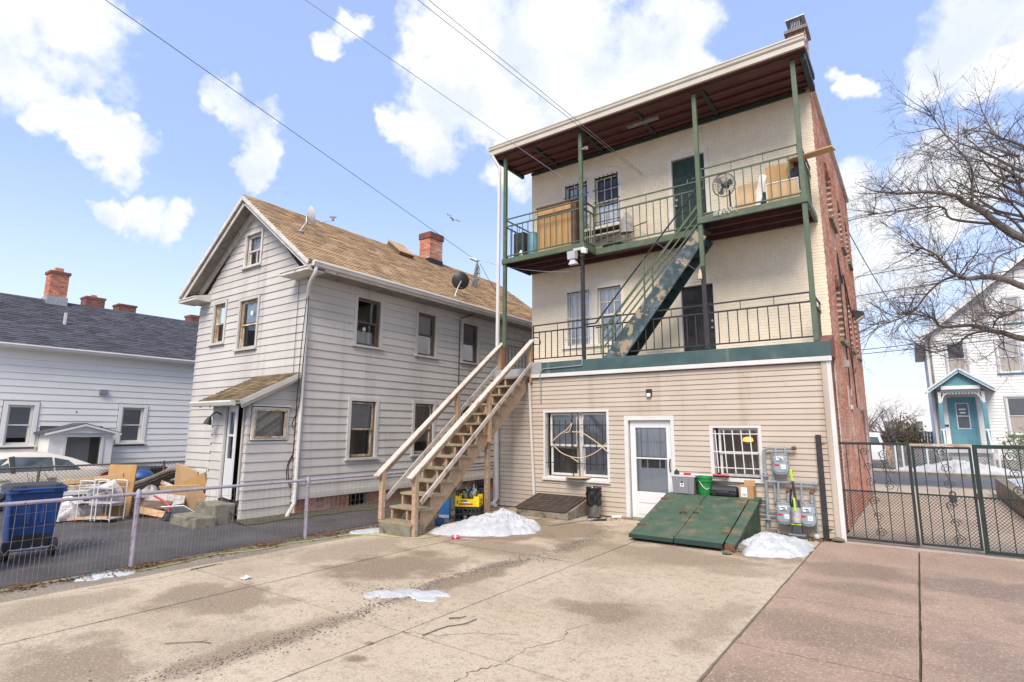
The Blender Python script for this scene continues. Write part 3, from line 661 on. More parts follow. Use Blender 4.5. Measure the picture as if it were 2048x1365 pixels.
tag(MB().lathe([(.0,0),(.28,.0),(.3,.015),(.02,.03)], (2.42,-.0,.80), 20).build('coiled_rope', 'stick', loc=(2.42,0,.8)), 'coil of pale rope on the barred window sill', 'rope')
# white storm door
u0,u1,z0,z1 = hD1; z0 = .04
b = MB(); b.fbox(fa,u0-.02,u0+.07,-.16,.012,0,z1+.02); b.fbox(fa,u1-.05,u1+.02,-.16,.012,0,z1+.02); b.fbox(fa,u0+.07,u1-.05,-.16,.012,z1-.08,z1+.02)
d = b.build('door_frame', 'white', mb_)
a, c = u0+.09, u1-.06
b = MB(); b.fbox(fa,a,a+.12,-.13,-.06,z0,z1-.09); b.fbox(fa,c-.12,c,-.13,-.06,z0,z1-.09); b.fbox(fa,a+.12,c-.12,-.13,-.06,z1-.24,z1-.09); b.fbox(fa,a+.12,c-.12,-.13,-.06,z0,z0+.55); b.fbox(fa,a+.12,c-.12,-.12,-.07,z0+1.24,z0+1.27)
b.fbox(fa,a+.16,c-.16,-.06,-.05,z0+.32,z0+.49); b.fbox(fa,a+.16,c-.16,-.06,-.05,z0+.08,z0+.25)
d2 = b.build('storm_door', 'white_clean', d, bevel=.006)
MB().quad(fa(a+.12,-.097,z0+.55),fa(c-.12,-.097,z0+.55),fa(c-.12,-.097,z1-.24),fa(a+.12,-.097,z1-.24)).build('pane', 'glass', d)
b = MB(); b.fbox(fa,a+.10,c-.10,-.2,-.16,z0+.02,z0+1.05); b.fbox(fa,a+.10,a+.2,-.2,-.16,z0+1.05,z1-.2); b.fbox(fa,c-.2,c-.10,-.2,-.16,z0+1.05,z1-.2)
for x in (.34,.62): b.fbox(fa,a+x-.012,a+x+.012,-.19,-.165,z0+1.05,z1-.2)
for z in (1.3,1.62): b.fbox(fa,a+.2,c-.2,-.19,-.167,z0+z-.012,z0+z+.012)
for x in (.17,.54): b.fbox(fa,a+x,a+x+.26,-.16,-.15,z0+.6,z0+.9)
b.build('inner_door', 'white_clean', d); curtain(d, fa, a+.2, c-.2, z0+1.25, z1-.2, -.21, 'paper', .012, 8); MB().fbox(fa,a+.2,c-.2,-.26,-.25,z0+1.05,z0+1.2).build('shelf_cloth','brown_trim',d)
MB().tube(smooth_path([fa(c-.05,-.055,z0+1.0),fa(c-.05,-.02,z0+1.05),fa(c-.05,-.02,z0+1.2),fa(c-.05,-.055,z0+1.25)]), .014, 6).build('door_handle','cable',d)
MB().fbox(fa, u0-.1, u1+.05, -.1, .12, -.01, .035).build('door_step', 'old_concrete', d)
# right lower window with white bars
u0,u1,z0,z1 = hW2
b = MB(); b.fbox(fa,u0-.02,u0+.05,-.17,.012,z0,z1+.02); b.fbox(fa,u1-.04,u1+.02,-.17,.012,z0,z1+.02); b.fbox(fa,u0+.05,u1-.04,-.17,.012,z1-.03,z1+.02)
w = b.build('window', 'white', mb_, label='small window behind white security bars')
MB().fbox(fa,u0-.05,u1+.04,-.17,.06,z0-.07,z0).build('sill','white',w)
sash(w, fa, u0+.13, u1-.04, z0+.46, z1-.03, -.1, 'white', .045); sash(w, fa, u0+.13, u1-.04, z0+.02, z0+.5, -.135, 'white', .05)
MB().lathe([(.01,.0),(.11,.02),(.09,.09),(.03,.11)], (6.02,.8,1.66), 16).build('lamp_shade','lit_bulb',w)
b = MB()
for i in range(5): x = u0+.13+i*.165; b.tube([fa(x,.02,z0+.09),fa(x-.03,.02,z1-.08)], .011, 6)
for z in (z0+.19, z0+.5, z1-.15): b.tube([fa(u0+.03,.012,z),fa(u1-.02,.012,z)], .010, 6)
b.build('security_bars', 'white_clean', w)
# upper rear windows and doors
def arch(par, fr, u0, u1, zs, rise, mt, n0=.0, n1=.02, w=.06, name='arch_panel'):
    b = MB(); k = 14; P = [fr(u0-w, n0, zs)] ; P2 = []
    for i in range(k+1):
        t = i/k; P2.append((u0-w+(u1-u0+2*w)*t, zs+rise*math.sin(math.pi*(.12+.76*t))/1.0 - rise*math.sin(math.pi*.12)+.03))
    poly = [fr(u0-w,n0,zs-.0)] + [fr(p, n0, q) for p, q in P2] + [fr(u1+w,n0,zs-.0)]
    b.prism(poly, fr.N*(n1-n0)); return b.build(name, mt, par)
def barred_pair(hole, dark, zlab, white_bars):
    u0,u1,z0,z1 = hole; um = (u0+u1)/2
    b = MB(); b.fbox(fb,u0-.06,u0+.05,-.14,.012,z0,z1); b.fbox(fb,u1-.05,u1+.06,-.14,.012,z0,z1); b.fbox(fb,um-.12,um+.12,-.14,.006,z0,z1); b.fbox(fb,u0-.06,u1+.06,-.14,.013,z1,z1+.07); b.fbox(fb,u0-.1,u1+.1,-.14,.05,z0-.07,z0)
    w = b.build('window', 'trim_cream', mb_, label=zlab); arch(w, fb, u0, u1, z1+.06, .34, 'trim_cream', .0, .016)
    for k_, (a, c) in enumerate(((u0+.05, um-.12), (um+.12, u1-.05))):
        sash(w, fb, a, c, (z0+z1)/2, z1, -.09, 'trim_cream', .04, mun=(2,1), glass='glass_dark' if dark else 'glass'); sash(w, fb, a, c, z0+.02, (z0+z1)/2+.04, -.12, 'trim_cream', .045, glass='glass_dark' if dark and k_ == 0 else 'glass')
        if not dark: curtain(w, fb, a+.02, c-.02, z0+.05, z1-.03, -.15, 'paper', .01, 6)
        elif k_ == 1: curtain(w, fb, a+.02, c-.02, z0+.05, z0+.6, -.15, 'paper', .01, 6)
        if k_ == 0 or dark:
            bb = MB()
            for i in range(6): x = a+.02+(c-a-.04)*i/5; bb.tube([fb(x,.03,z0-.02),fb(x,.03,z1+.03)], .009, 6)
            for z in ((z0+.04, z0+.12, z0+.35, (z0+z1)/2, z1-.35) if dark else (z0+.2, z0+.75, z1-.1)): bb.tube([fb(a-.05,.03,z),fb(c+.05,.03,z)], .009, 6)
            bb.build('security_bars', 'white_clean' if white_bars else 'black_steel', w)
    return w
barred_pair(hU, True, 'barred dark window pair on the top floor', False)
barred_pair(hM, False, 'window pair on the middle floor, one half barred', True)
MB().fbox(fb, 1.3, 3.15, .05, .3, 7.08, 7.12).build('window_shelf', 'black_steel', mb_)
def panel_door(hole, mt, lab, fmt):
    u0,u1,z0,z1 = hole
    b = MB(); b.fbox(fb,u0-.07,u0+.03,-.15,.02,z0,z1+.04); b.fbox(fb,u1-.03,u1+.07,-.15,.02,z0,z1+.04); b.fbox(fb,u0-.07,u1+.07,-.15,.018,z1-.03,z1+.05)
    d = b.build('door', fmt, mb_, label=lab); arch(d, fb, u0, u1, z1+.05, .22, fmt, .0, .03, .07)
    b = MB(); b.fbox(fb,u0+.03,u1-.03,-.12,-.07,z0,z1-.03); b.build('door_leaf', mt, d)
    b = MB(); wd = (u1-u0-.06); pw = wd*.33
    for ux in (u0+.03+wd*.1, u0+.03+wd*.57):
        for (za, zb_) in ((.12,.35),(.42,.72),(.79,.95)):
            a, c, e0, e1 = ux, ux+pw, z0+(z1-z0)*za, z0+(z1-z0)*zb_
            casing(b, fb, a+.02, c-.02, e0+.02, e1-.02, .02, -.07, -.058); b.fbox(fb, a+.05, c-.05, -.07, -.06, e0+.05, e1-.05)
    b.build('door_panels', mt, d)
    kx = u1-.1 if mt != 'green_dark' else u0+.1
    MB().lathe([(.02,0),(.012,.02),(.032,.045),(.02,.07)], fb(kx,-.07,z0+.95), 12, (0,-1,0)).build('door_knob', 'galv', d)
    MB().lathe([(.03,0),(.03,.015)], fb(kx,-.07,z0+1.12), 12, (0,-1,0)).build('deadbolt', 'galv', d)
    return d
panel_door(hMd, 'black_steel', 'black six-panel door on the middle floor', 'trim_cream')
d = panel_door(hUd, 'green_dark', 'dark green panelled door on the top floor', 'trim_cream')
b = MB(); 
for P in ([(4.86,8.02),(4.84,7.9),(4.9,7.89)],[(4.97,8.0),(5.03,8.03)],[(4.95,7.9),(5.05,7.91)]): b.tube([fb(p[0],-.055,p[1]) for p in P], .006, 5)
b.build('door_mark', 'paper', d)
# side windows (seen almost edge-on)
for (u0,u1,z0,z1) in sh[:6]:
    b = MB(); b.fbox(fs,u0-.06,u1+.06,-.12,.07,z0-.1,z0-.01); w = b.build('window', 'old_concrete', mb_)
    sash(w, fs, u0, u1, z0, (z0+z1)/2, -.14, 'white', .06); sash(w, fs, u0, u1, (z0+z1)/2, z1-.05, -.11, 'white', .06)
    b = MB(); k = 10
    for i in range(k):
        t0, t1 = i/k, (i+1)/k; ua, ub = u0+(u1-u0)*t0, u0+(u1-u0)*t1; hz_ = lambda t: z1-.16+.16*math.sin(math.pi*t)
        b.hexa([fs(ua,-.15,hz_(t0)),fs(ub,-.15,hz_(t1)),fs(ub,-.005,hz_(t1)),fs(ua,-.005,hz_(t0)),fs(ua,-.15,z1+.01),fs(ub,-.15,z1+.01),fs(ub,-.005,z1+.01),fs(ua,-.005,z1+.01)])
    b.build('arch_bricks', 'red_brick', w)
    b = MB()
    z = z0
    while z < z1-.15: b.fbox(fs,u1-.03,u1+.03,-.13,.006,z,z+.06); z += .152
    b.build('jamb_bricks', 'dark_brick', w, kind='stuff')
u0,u1,z0,z1 = sh[6]; sash(mb_, fs, u0, u1, z0, z1, -.08, 'old_white', .05, glass='glass_dark', name='slit_window'); MB().fbox(fs,u0-.05,u1+.05,-.1,.02,z1,z1+.1).build('lintel','old_white',mb_)
# wall lamp, boxes and pipes on the side
b = MB(); b.fbox(fs,7.0,7.3,0,.05,5.2,5.35); b.prism([fs(6.95,.03,5.38),fs(6.95,.3,5.3),fs(6.95,.3,5.2),fs(6.95,.08,5.05)], (0,.4,0)); b.build('flood_lamp', 'black_steel', mb_)
MB().prism([fs(6.96,.1,5.06),fs(6.96,.29,5.19),fs(6.96,.28,5.16),fs(6.96,.1,5.03)], (0,.38,0)).build('lamp_lens','curtain',mb_)
MB().fbox(fs,3.4,3.6,0,.09,3.38,3.54).build('vent_hood','galv',mb_)
b = MB(); b.tube(smooth_path([fs(4.0,.02,6.3),fs(4.4,.03,5.6),fs(5.0,.03,5.95),fs(6.4,.03,5.2)]), .016, 5); b.tube([fs(4.0,.02,6.3),fs(4.05,.02,2.9)], .014, 5); b.tube([fs(5.3,.02,5.8),fs(5.5,.02,2.5)], .014, 5); b.tube(smooth_path([fs(4.6,.03,4.1),fs(5.2,.04,3.4),fs(6.2,.03,3.6)]), .012, 5)
b.build('wall_cables', 'cable', mb_)
b = MB(); b.tube(smooth_path([fs(6.5,.04,2.5),fs(6.9,.05,2.5),fs(7.3,.05,2.2),fs(7.4,.05,1.8)]), .035, 8); b.tube([fs(7.4,.05,1.82),fs(7.4,.05,.1)], .03, 8); b.build('vent_pipe', 'galv', mb_)
for (u_, z_, h_) in ((3.55,2.45,.5),(4.35,2.75,.35)): MB().fbox(fs,u_,u_+.16,.002,.007,z_,z_+h_).build('mortar_patch','old_white',mb_)
# downspouts and conduit
b = MB(); b.beam((.11,-.09,2.56),(.14,-.09,.16),.085,.07,(0,1,0)); b.beam((.14,-.09,.17),(.02,-.16,.02),.085,.07); b.beam((.02,-.15,.06),(.28,-.32,-.01+.05),.085,.07); b.build('downspout','white',mb_,bevel=.01)
b = MB(); b.beam((1.09,-.06,3.3),(1.24,-.06,.33),.055,.05,(0,1,0)); b.beam((1.0,-.06,3.285),(1.12,-.06,3.285),.05,.05); b.build('drain_pipe','white',mb_,bevel=.008)
b = MB(); b.tube(smooth_path([(2.62,-.06,3.6),(2.6,-.065,3.42),(2.5,-.07,3.40),(1.7,-.07,3.38),(1.5,-.075,3.36),(1.44,-.08,3.2),(1.43,-.04,3.0),(1.43,-.03,2.55)],4), .014, 6); b.build('conduit','pipe_gray',mb_,smooth=True)
MB().fbox(fa,4.17,4.29,0.005,.06,2.63,2.78).build('wall_lamp','black_plastic',mb_); MB().fbox(fa,4.19,4.27,.06,.075,2.62,2.69).build('lamp_lens','paper',mb_)
# ---- porch roof over the balconies
b = MB(); b.hexa([(-.1,-.16,9.50),(7.79,-.16,9.50),(7.79,1.34,9.58),(-.1,1.34,9.58),(-.1,-.16,9.60),(7.79,-.16,9.60),(7.79,1.34,9.72),(-.1,1.34,9.72)]); pr = b.build('porch_roof', 'dark_shingle', mb_)
y = -.06
while y < 1.3:
    y2 = min(y+.155, 1.325); MB().box(-.05,7.74,y,y2-.006,9.44+random.uniform(0,.004),9.462).build('soffit_plank','soffit_red',pr); y += .155
for y in (.33,.68,1.03): MB().box(-.04,7.73,y,y+.07,9.385,9.437).build('joist','soffit_red',pr)
for x in (1.15,2.6,4.1,5.65): MB().box(x,x+.09,.0,1.32,9.375,9.383+.05).build('cross_beam','green_dark',pr)
bpart(pr,'header_beam','soffit_red',(-.05,7.72,-.06,.07,9.40,9.438))
bpart(pr,'end_board','green_dark',(7.68,7.78,.0,1.33,9.30,9.436)); bpart(pr,'end_board','green_dark',(-.08,.0,.0,1.33,9.34,9.436))
bpart(pr,'wall_beam','green_dark',(.3,7.6,1.24,1.328,9.33,9.384))
b = MB(); pf = [(-.16,9.70),(-.27,9.70),(-.275,9.67),(-.26,9.65),(-.255,9.60),(-.23,9.57),(-.16,9.57)]
b.prism([(-.13,y,z) for y, z in pf], (7.94,0,0)); b.build('gutter','gutter_beige',pr)
bpart(pr,'fascia','gutter_beige',(-.11,7.8,-.225,-.165,9.455,9.567)); bpart(pr,'soffit_plank','soffit_red',(-.1,7.79,-.163,-.065,9.445,9.465))
MB().box(3.7,4.5,.42,.56,9.37,9.43).build('broken_board','old_soffit',pr)
b = MB(); b.tube(smooth_path([(-.02,-.18,9.55),(-.02,-.18,9.40),(.1,-.12,9.15),(.14,-.1,9.05),(.14,-.1,8.9)],5), .045, 8); b.beam((.14,-.1,8.95),(.12,-.1,4.05),.08,.07,(0,1,0)); b.build('downspout','white',pr,smooth=False,bevel=.008)
# chimney
ch = MB(); ch.box(7.3,7.66,1.5,1.95,9.66,11.0); ch = ch.build('chimney','red_mortar',mb_)
bricks(mb_, FX(7.665), 1.49, 1.96, 9.68, 10.98, [], 'painted_brick', n=.006, bl=.2, bh=.075, back=-.01); bricks(mb_, FY(1.497), 7.3, 7.66, 9.68, 10.98, [], 'dark_brick', n=.006, bl=.2, bh=.075, back=-.01)
bpart(mb_,'chimney_crown','old_soffit',(7.24,7.73,1.44,2.02,11.0,11.08)); 
b = MB(); b.box(7.34,7.62,1.56,1.9,11.08,11.16)
for i in range(8):
    x = 7.36+.24*i/7; b.beam((x,1.57,11.16),(x,1.57,11.36),.008,.008); b.beam((7.6,1.57+.31*i/7,11.16),(7.6,1.57+.31*i/7,11.36),.008,.008); b.beam((7.36,1.57+.31*i/7,11.16),(7.36,1.57+.31*i/7,11.36),.008,.008)
b.box(7.28,7.68,1.5,1.96,11.36,11.39); b.build('chimney_cap','galv',mb_)
# ================================================================ STEEL BALCONY (top floor)
bal = thing('steel_balcony', 'green steel balcony with railings across the top floor', 'balcony', (3.9, .6, 3.5))
PX = [.25, 2.61, 5.51, 7.53]
for i, x in enumerate(PX):
    zb_ = 3.56 if i else 4.02
    split = {0: 4.02, 1: 6.1, 2: 5.35, 3: 3.56}[i]
    MB().box(x-.045,x+.045,-.005,.085,max(split, zb_),9.36).build('post','green_steel',bal,bevel=.006)
    if split > zb_: MB().box(x-.04,x+.04,0,.08,zb_,split).build('post','black_steel',bal,bevel=.006,label='black painted lower post')
MB().box(.21,.29,-.0,.08,3.4,4.0).build('post','rust',bal,label='rusty foot of the corner post')
def rail(par, p0, p1, zt, zm, zb, mt, sp=.166, end=True, name='picket'):
    p0, p1 = Vector(p0), Vector(p1); d = (p1-p0); L = d.length; d = d/L
    at = lambda t, z: (p0.x+d.x*t, p0.y+d.y*t, z)
    for z, w_, h_ in ((zt,.035,.028),(zm,.035,.03),(zb,.035,.028)): MB().beam(at(0,z), at(L,z), w_, h_).build('rail', mt, par)
    k = max(1, int(L/sp)); proto = None
    for i in range(1, k):
        t = L*i/k
        if proto is None:
            proto = MB().beam(at(t,zb+.014), at(t,zm-.014), .018, .018, (d.x,d.y,0)).build(name, mt, par); t0 = t
        else:
            o = proto.copy(); S.collection.objects.link(o); o.parent = par; o.location = proto.location + d*(t-t0)
    k2 = max(1, int(round(L/.75)))
    for i in range(0, k2+1): MB().beam(at(L*i/k2*(1-.01)+.01*L*.5, zm+.015), at(L*i/k2*(1-.01)+.01*L*.5, zt-.013), .012, .012).build('rail_stub', mt, par)
gs = 'green_steel'
rail(bal, (.30,.04,0), (2.56,.04,0), 7.57, 7.365, 6.52, gs)
rail(bal, (2.64,.09,0), (2.64,.62,0), 7.57, 7.365, 6.52, gs, .14)
rail(bal, (2.66,.64,0), (5.46,.64,0), 7.57, 7.365, 6.52, gs)
MB().box(2.62,2.66,.62,.66,6.4,7.58).build('post', gs, bal)
rail(bal, (5.57,.04,0), (7.48,.04,0), 7.55, 7.35, 6.52, gs)
rail(bal, (7.53,.1,0), (7.53,1.32,0), 7.55, 7.35, 6.52, gs, .15); rail(bal, (.25,.1,0), (.25,1.32,0), 7.57, 7.365, 6.52, gs, .2)
bpart(bal,'edge_beam',gs,(.18,2.70,-.03,.03,6.30,6.44),bevel=.005); bpart(bal,'edge_beam',gs,(5.46,7.6,-.03,.03,6.30,6.44),bevel=.005); bpart(bal,'edge_beam',gs,(2.70,5.46,.60,.66,6.28,6.43),bevel=.005)
bpart(bal,'edge_beam',gs,(2.64,2.70,.032,.66,6.30,6.438)); bpart(bal,'edge_beam',gs,(7.54,7.6,.03,1.33,6.30,6.438)); bpart(bal,'edge_beam','green_dark',(.18,.24,.03,1.33,6.30,6.438))
bpart(bal,'edge_beam','green_dark',(5.46,5.52,.03,.66,6.30,6.438))
y = .035
while y < 1.3:
    y2 = min(y+.14, 1.325)
    for (xa, xb) in (((.25,2.63),(5.53,7.53)) if y < .6 else ((.25,7.53),)): MB().box(xa,xb,y,y2-.007,6.405,6.437).build('floor_plank','soffit_dark',bal)
    y += .14
for yy in (.36,.78,1.2):
    for (xa, xb) in (((.25,2.63),(5.53,7.53)) if yy < .6 else ((.25,7.53),)): MB().box(xa,xb,yy,yy+.06,6.29,6.402).build('joist','soffit_dark',bal)
# ================================================================ DECK RAILING
dr = thing('deck_railing', 'black steel railing along the green ledge of the middle floor', 'railing', (4.3,.1,3.4))
bs_ = 'black_steel'
for xa, xb in ((1.13,2.56),(2.66,5.46),(5.56,7.48)): rail(dr, (xa,.1,0), (xb,.1,0), 4.525, 4.345, 3.665, bs_, .178)
rail(dr, (7.5,.15,0), (7.5,1.32,0), 4.525, 4.345, 3.665, bs_, .17); rail(dr, (.2,.12,0), (.2,1.9,0), 4.3, 4.12, 3.5, bs_, .16)
MB().beam((1.12,.1,3.4),(1.12,.1,4.53),.03,.03).build('rail_post',bs_,dr)
MB().tube(smooth_path([(1.14,.06,4.22),(1.34,.04,4.18),(1.36,.04,4.02),(1.15,.06,4.05)]), .012, 6).build('latch_loop',bs_,dr)
# ================================================================ STEEL STAIR between the two floors
st = thing('steel_staircase', 'steep outdoor steel stair with peeling blue stringer and green handrail', 'staircase', (3.3,.3,3.36))
pa, pb = Vector((3.22,0,3.46)), Vector((5.50,0,6.10)); dd = (pb-pa).normalized()
for y, mt in ((.06,'peel_blue'),(.56,'green_dark')):
    off = Vector((-dd.z, 0, dd.x))*.15
    q = [pa+off+Vector((-.06,0,-.08)), pa-off+Vector((.10,0,-.1)), pb-off, pb+off]
    MB().prism([(p.x, y-.02, p.z) for p in q], (0,.045,0)).build('stringer', mt, st, bevel=.004)
for i in range(12):
    t = (i+.6)/12.4; c = pa+(pb-pa)*t; MB().box(c.x-.12,c.x+.10,.087,.538,c.z-.015,c.z+.015).build('tread','green_dark',st)
    MB().beam((c.x-.05,.09,c.z-.1),(c.x+.06,.09,c.z-.03),.02,.012).build('tread_bracket','green_steel',st)
for y in (.05,.58):
    mt = 'black_steel' if y < .1 else gs
    MB().tube([(2.66,y,4.40),(2.93,y,4.40),(5.46,y,7.15)], .02, 6).build('handrail', mt, st, smooth=True)
    for k in range(3):
        dz = -.42-.19*k; MB().beam((3.14,y+.004,4.62+dz),(5.46,y+.004,7.15+dz),.022,.03).build('side_bar', gs, st)
    MB().beam((3.11,y,3.45),(3.11,y,4.60),.035,.035).build('rail_post',gs,st); MB().beam((4.18,y-.01,4.7),(4.18,y-.01,5.78),.03,.03).build('rail_post',gs,st)
# ================================================================ WOODEN STAIR
ws = thing('wooden_staircase', 'weathered wooden stairs with painted handrails climbing to the middle floor', 'staircase', (1.0,-4.3,0))
y0s, y1s, nS = -4.33, -.06, 15; rise = 3.40/nS
def sx(y): t = (y-y0s)/(y1s-y0s); return (.62-.44*t, 1.43-.34*t)      # left and right edge, slightly skewed
run = (y1s-y0s)/(nS-1+.6)
bpart(ws,'bottom_step','old_concrete',(.64,1.44,-4.36,-4.02,0,rise-.045),bevel=.008)
for i in range(nS-1):
    y = y0s+run*i; z = rise*(i+1); l, r_ = sx(y)
    MB().hexa([(l-.02,y-.03,z-.045),(r_+.03,y-.03,z-.045),(r_+.02,y+run+.02,z-.045),(l-.03,y+run+.02,z-.045),(l-.02,y-.03,z),(r_+.03,y-.03,z),(r_+.02,y+run+.02,z),(l-.03,y+run+.02,z)]).build('tread','tread_wood',ws,bevel=.006)
def stringer(side, mt):
    P = []
    for i in range(nS-1):
        y = y0s+run*i; P += [(y, rise*i-(.045 if i else 0)), (y, rise*(i+1)-.047)]
    P += [(y0s+run*(nS-1)+.02, rise*(nS-1)-.047), (y0s+run*(nS-1)+.02, rise*(nS-1)-.36), (y0s+.26, 0)]
    b = MB(); poly = []
    for (y, z) in P:
        l, r_ = sx(y); x = {0: l, 1: r_-.045, 2: (l+r_)/2}[side]; poly.append((x, y, max(0, z)))
    b.prism(poly, (.045,0,0)); return b.build('stringer', mt, ws)
for k in range(3): stringer(k, 'stair_wood')
for s_ in (0, 1):
    X = lambda y: sx(y)[s_]+(-.03 if s_ == 0 else .035)
    A_, B_ = (X(-4.26), -4.44, 1.02), (X(-.02), .06, 4.16)
    def zr(y): return 1.02+(4.16-1.02)*(y+4.44)/4.5
    MB().beam(A_, B_, .13, .034).build('handrail','rail_wood',ws,bevel=.006,label='pale painted top rail')
    MB().beam((A_[0],-4.38,.98),(B_[0],.04,4.09),.038,.10).build('rail_board','stair_wood',ws,bevel=.004)
    MB().beam((A_[0]+(.03 if s_ else -.03),-4.16,.58),(B_[0]+(.03 if s_ else -.03),.0,3.56),.038,.085).build('middle_rail','rail_wood',ws,bevel=.004)
    for (y, zb_) in (((-4.27, rise if s_ == 0 else 0)), (-1.9, 1.62), (-.04, 3.05)):
        x = X(y); MB().box(x-.045,x+.045,y-.045,y+.045,zb_,zr(y)-.03).build('post','fresh_wood' if y > -4 else 'stair_wood',ws,bevel=.006)
MB().box(1.12,1.22,-1.86,-1.76,0,1.75).build('post','stair_wood',ws,bevel=.006); MB().box(.32,.42,-1.86,-1.76,0,1.7).build('post','stair_wood',ws,bevel=.006)
bpart(ws,'landing_board','ledge_gray',(.12,1.13,-.32,-.045,3.2,3.395),bevel=.006)
# ================================================================ GREY HOUSE
GX, GY, GL, GEND = -2.32, -4.15, -7.55, 6.1
gh = thing('clapboard_house', 'weathered grey clapboard house with tan shingle gable roof', 'house', (-4.9,1,0))
gy, gx = FY(GY), FX(GX)
win_s = [(-2.76,-2.0,3.98,5.20),(-.62,.10,3.96,5.18),(1.33,2.06,3.96,5.17),(-2.8,-2.02,1.2,2.58),(-.64,.10,1.22,2.6),(1.28,2.0,1.22,2.6)]
win_g = [(-5.28,-4.57,6.12,7.0),(-6.68,-6.1,4.18,5.28),(-5.33,-4.48,3.92,5.2)]
RZ, EZ, RX = 7.72, 5.30, -4.93                  # wall apex, eave, ridge x
gl_ = lambda z: GL if z < EZ else GL+(z-EZ)*(RX-GL)/(RZ-EZ)
gr_ = lambda z: GX if z < EZ else GX+(z-EZ)*(RX-GX)/(RZ-EZ)
wall(gh, gx, GY+.05, GEND, .40, 5.4, win_s, 'interior', -.15, -.03, 'side_wall')
clap(gh, gx, GY, GEND, .48, 5.35, .191, [(a-.09,b_+.09,c-.06,d_+.09) for a,b_,c,d_ in win_s], 'gray_board', .016, -.004)
wall(gh, gy, GL, GX-.03, .30, EZ, win_g[1:]+[(-4.0,-2.6,.3,2.5)], 'interior', -.15, -.03, 'gable_wall')
b = MB(); hs = win_g[0]
for (pl_) in ([(GL,EZ),(GX,EZ),(gr_(6.12),6.12),(gl_(6.12),6.12)], [(gl_(6.12),6.12),(hs[0],6.12),(hs[0],6.98),(gl_(6.98),6.98)], [(hs[1],6.12),(gr_(6.12),6.12),(gr_(6.98),6.98),(hs[1],6.98)], [(gl_(7.0),7.0),(gr_(7.0),7.0),(RX,RZ)]):
    b.prism([gy(u,-.15,z) for u, z in pl_], gy.N*.12)
b.build('gable_wall', 'interior', gh)
porch_h = (-4.1,-2.5,.0,2.62)
clap(gh, gy, GL, GX, .30, RZ, .191, [(a-.09,b_+.09,c-.06,d_+.09) for a,b_,c,d_ in win_g]+[porch_h], 'gray_board', .016, -.004, ul=gl_, ur=gr_)
bpart(gh,'back_wall','gray_board',(GL,GX,GEND-.12,GEND,.3,5.4),(GL,GL+.12,GY+.1,GEND-.12,.3,5.4)); b = MB(); b.prism([(GL,GEND-.1,5.4),(GX,GEND-.1,5.4),(RX,GEND-.1,RZ)], (0,.1,0)); b.build('back_gable','gray_board',gh)
bpart(gh,'floor','floor_dark',(GL+.15,GX-.17,GY+.2,GEND-.15,2.8,2.9),(GL+.15,GX-.17,GY+.2,GEND-.15,5.42,5.5),(GL+.15,GX-.17,GY+.2,GEND-.15,.3,.4))
bpart(gh,'sill_board','gray_board',(GX-.03,GX+.03,GY-.02,GEND,.36,.478))
# foundation
wall(gh, gx, GY+.06, GEND, -.1, .36, [(-2.62,-2.02,.05,.36),(2.2,3.0,.05,.36)], 'red_mortar', -.3, -.13, 'foundation')
bricks(gh, FX(GX-.12), GY+.06, GEND, .02, .355, [(-2.62,-2.02,.0,.36),(2.2,3.0,0,.36)], 'red_brick', n=0, bl=.215, bh=.076, back=-.012)
bpart(gh,'foundation','old_concrete',(GL+.02,-4.05,GY+.03,GY+.2,-.2,.30))
for (a,b_,c,d_), (cv, cmt, sp_) in zip(win_s, (('none','curtain',0),('curtain','gray_curtain',0),('blind','dark_blind',0),('blind','curtain',.45),('curtain','gray_curtain',.2),('blind','dark_blind',0))):
    w = hung(gh, gx, a, b_, c, d_, -.06, 'brown_trim', cas='gray_board', cw=.09, cov=cv, cmat=cmt, csplit=sp_, proud=.03, sm='rust_trim' if c < 2 else 'brown_trim', sillmt='gray_board')
    if cv == 'none':
        MB().lathe([(.001,.0),(.055,.0),(.055,.006),(.001,.007)], gx(-2.44,-.105+.012,4.42), 20, (1,0,0)).build('round_sticker','curtain',w)
        curtain(w, gx, a+.06, b_-.06, c+.06, c+.4, -.2, 'curtain', .015, 5)
for i, (a,b_,c,d_) in enumerate(win_g):
    w = hung(gh, gy, a, b_, c, d_, -.06, 'rust_trim' if i else 'old_white', cas='gray_board' if i else 'old_white', cw=.07, cov='curtain', cmat='paper', csplit=.52 if i else .42, proud=.03, mid=.5, sm='rust_trim' if i else 'old_white')
    if i == 2: MB().lathe([(.001,.0),(.06,.0),(.06,.006),(.001,.007)], gy(-4.86,-.058,4.85), 20, (0,-1,0)).build('round_sticker','paper',w)
    if i == 0: MB().fbox(gy,a+.42,a+.45,-.07,-.05,c+.06,c+.4).build('muntin','old_white',w)
# roof
YF, YB = GY-.45, GEND+.25; AP, EAV = Vector((-4.86,0,7.93)), Vector((-1.78,0,5.64)); EAVL = Vector((-7.92,0,5.64))
sl = (AP-EAV); Ls = sl.length; slu = sl.normalized()
b = MB()
for E_ in (EAV, EAVL):
    n_ = Vector((.6 if E_.x > -4 else -.6,0,.8)); t = .06
    b.hexa([(E_.x,YF,E_.z-t),(E_.x,YB,E_.z-t),(AP.x,YB,AP.z-t),(AP.x,YF,AP.z-t),(E_.x,YF,E_.z-.012),(E_.x,YB,E_.z-.012),(AP.x,YB,AP.z-.012),(AP.x,YF,AP.z-.012)])
roof = b.build('roof','old_soffit',gh)
shingles(roof, (EAV.x+.03,YF-.02,EAV.z-.012), (0,1,0), slu, YB-YF+.04, Ls+.03, .125, .31, 'tan_shingle', .022)
shingles(roof, (EAVL.x,YF,EAVL.z-.01), (0,1,0), (AP-EAVL), YB-YF, (AP-EAVL).length, .125, .31, 'tan_shingle', .022)
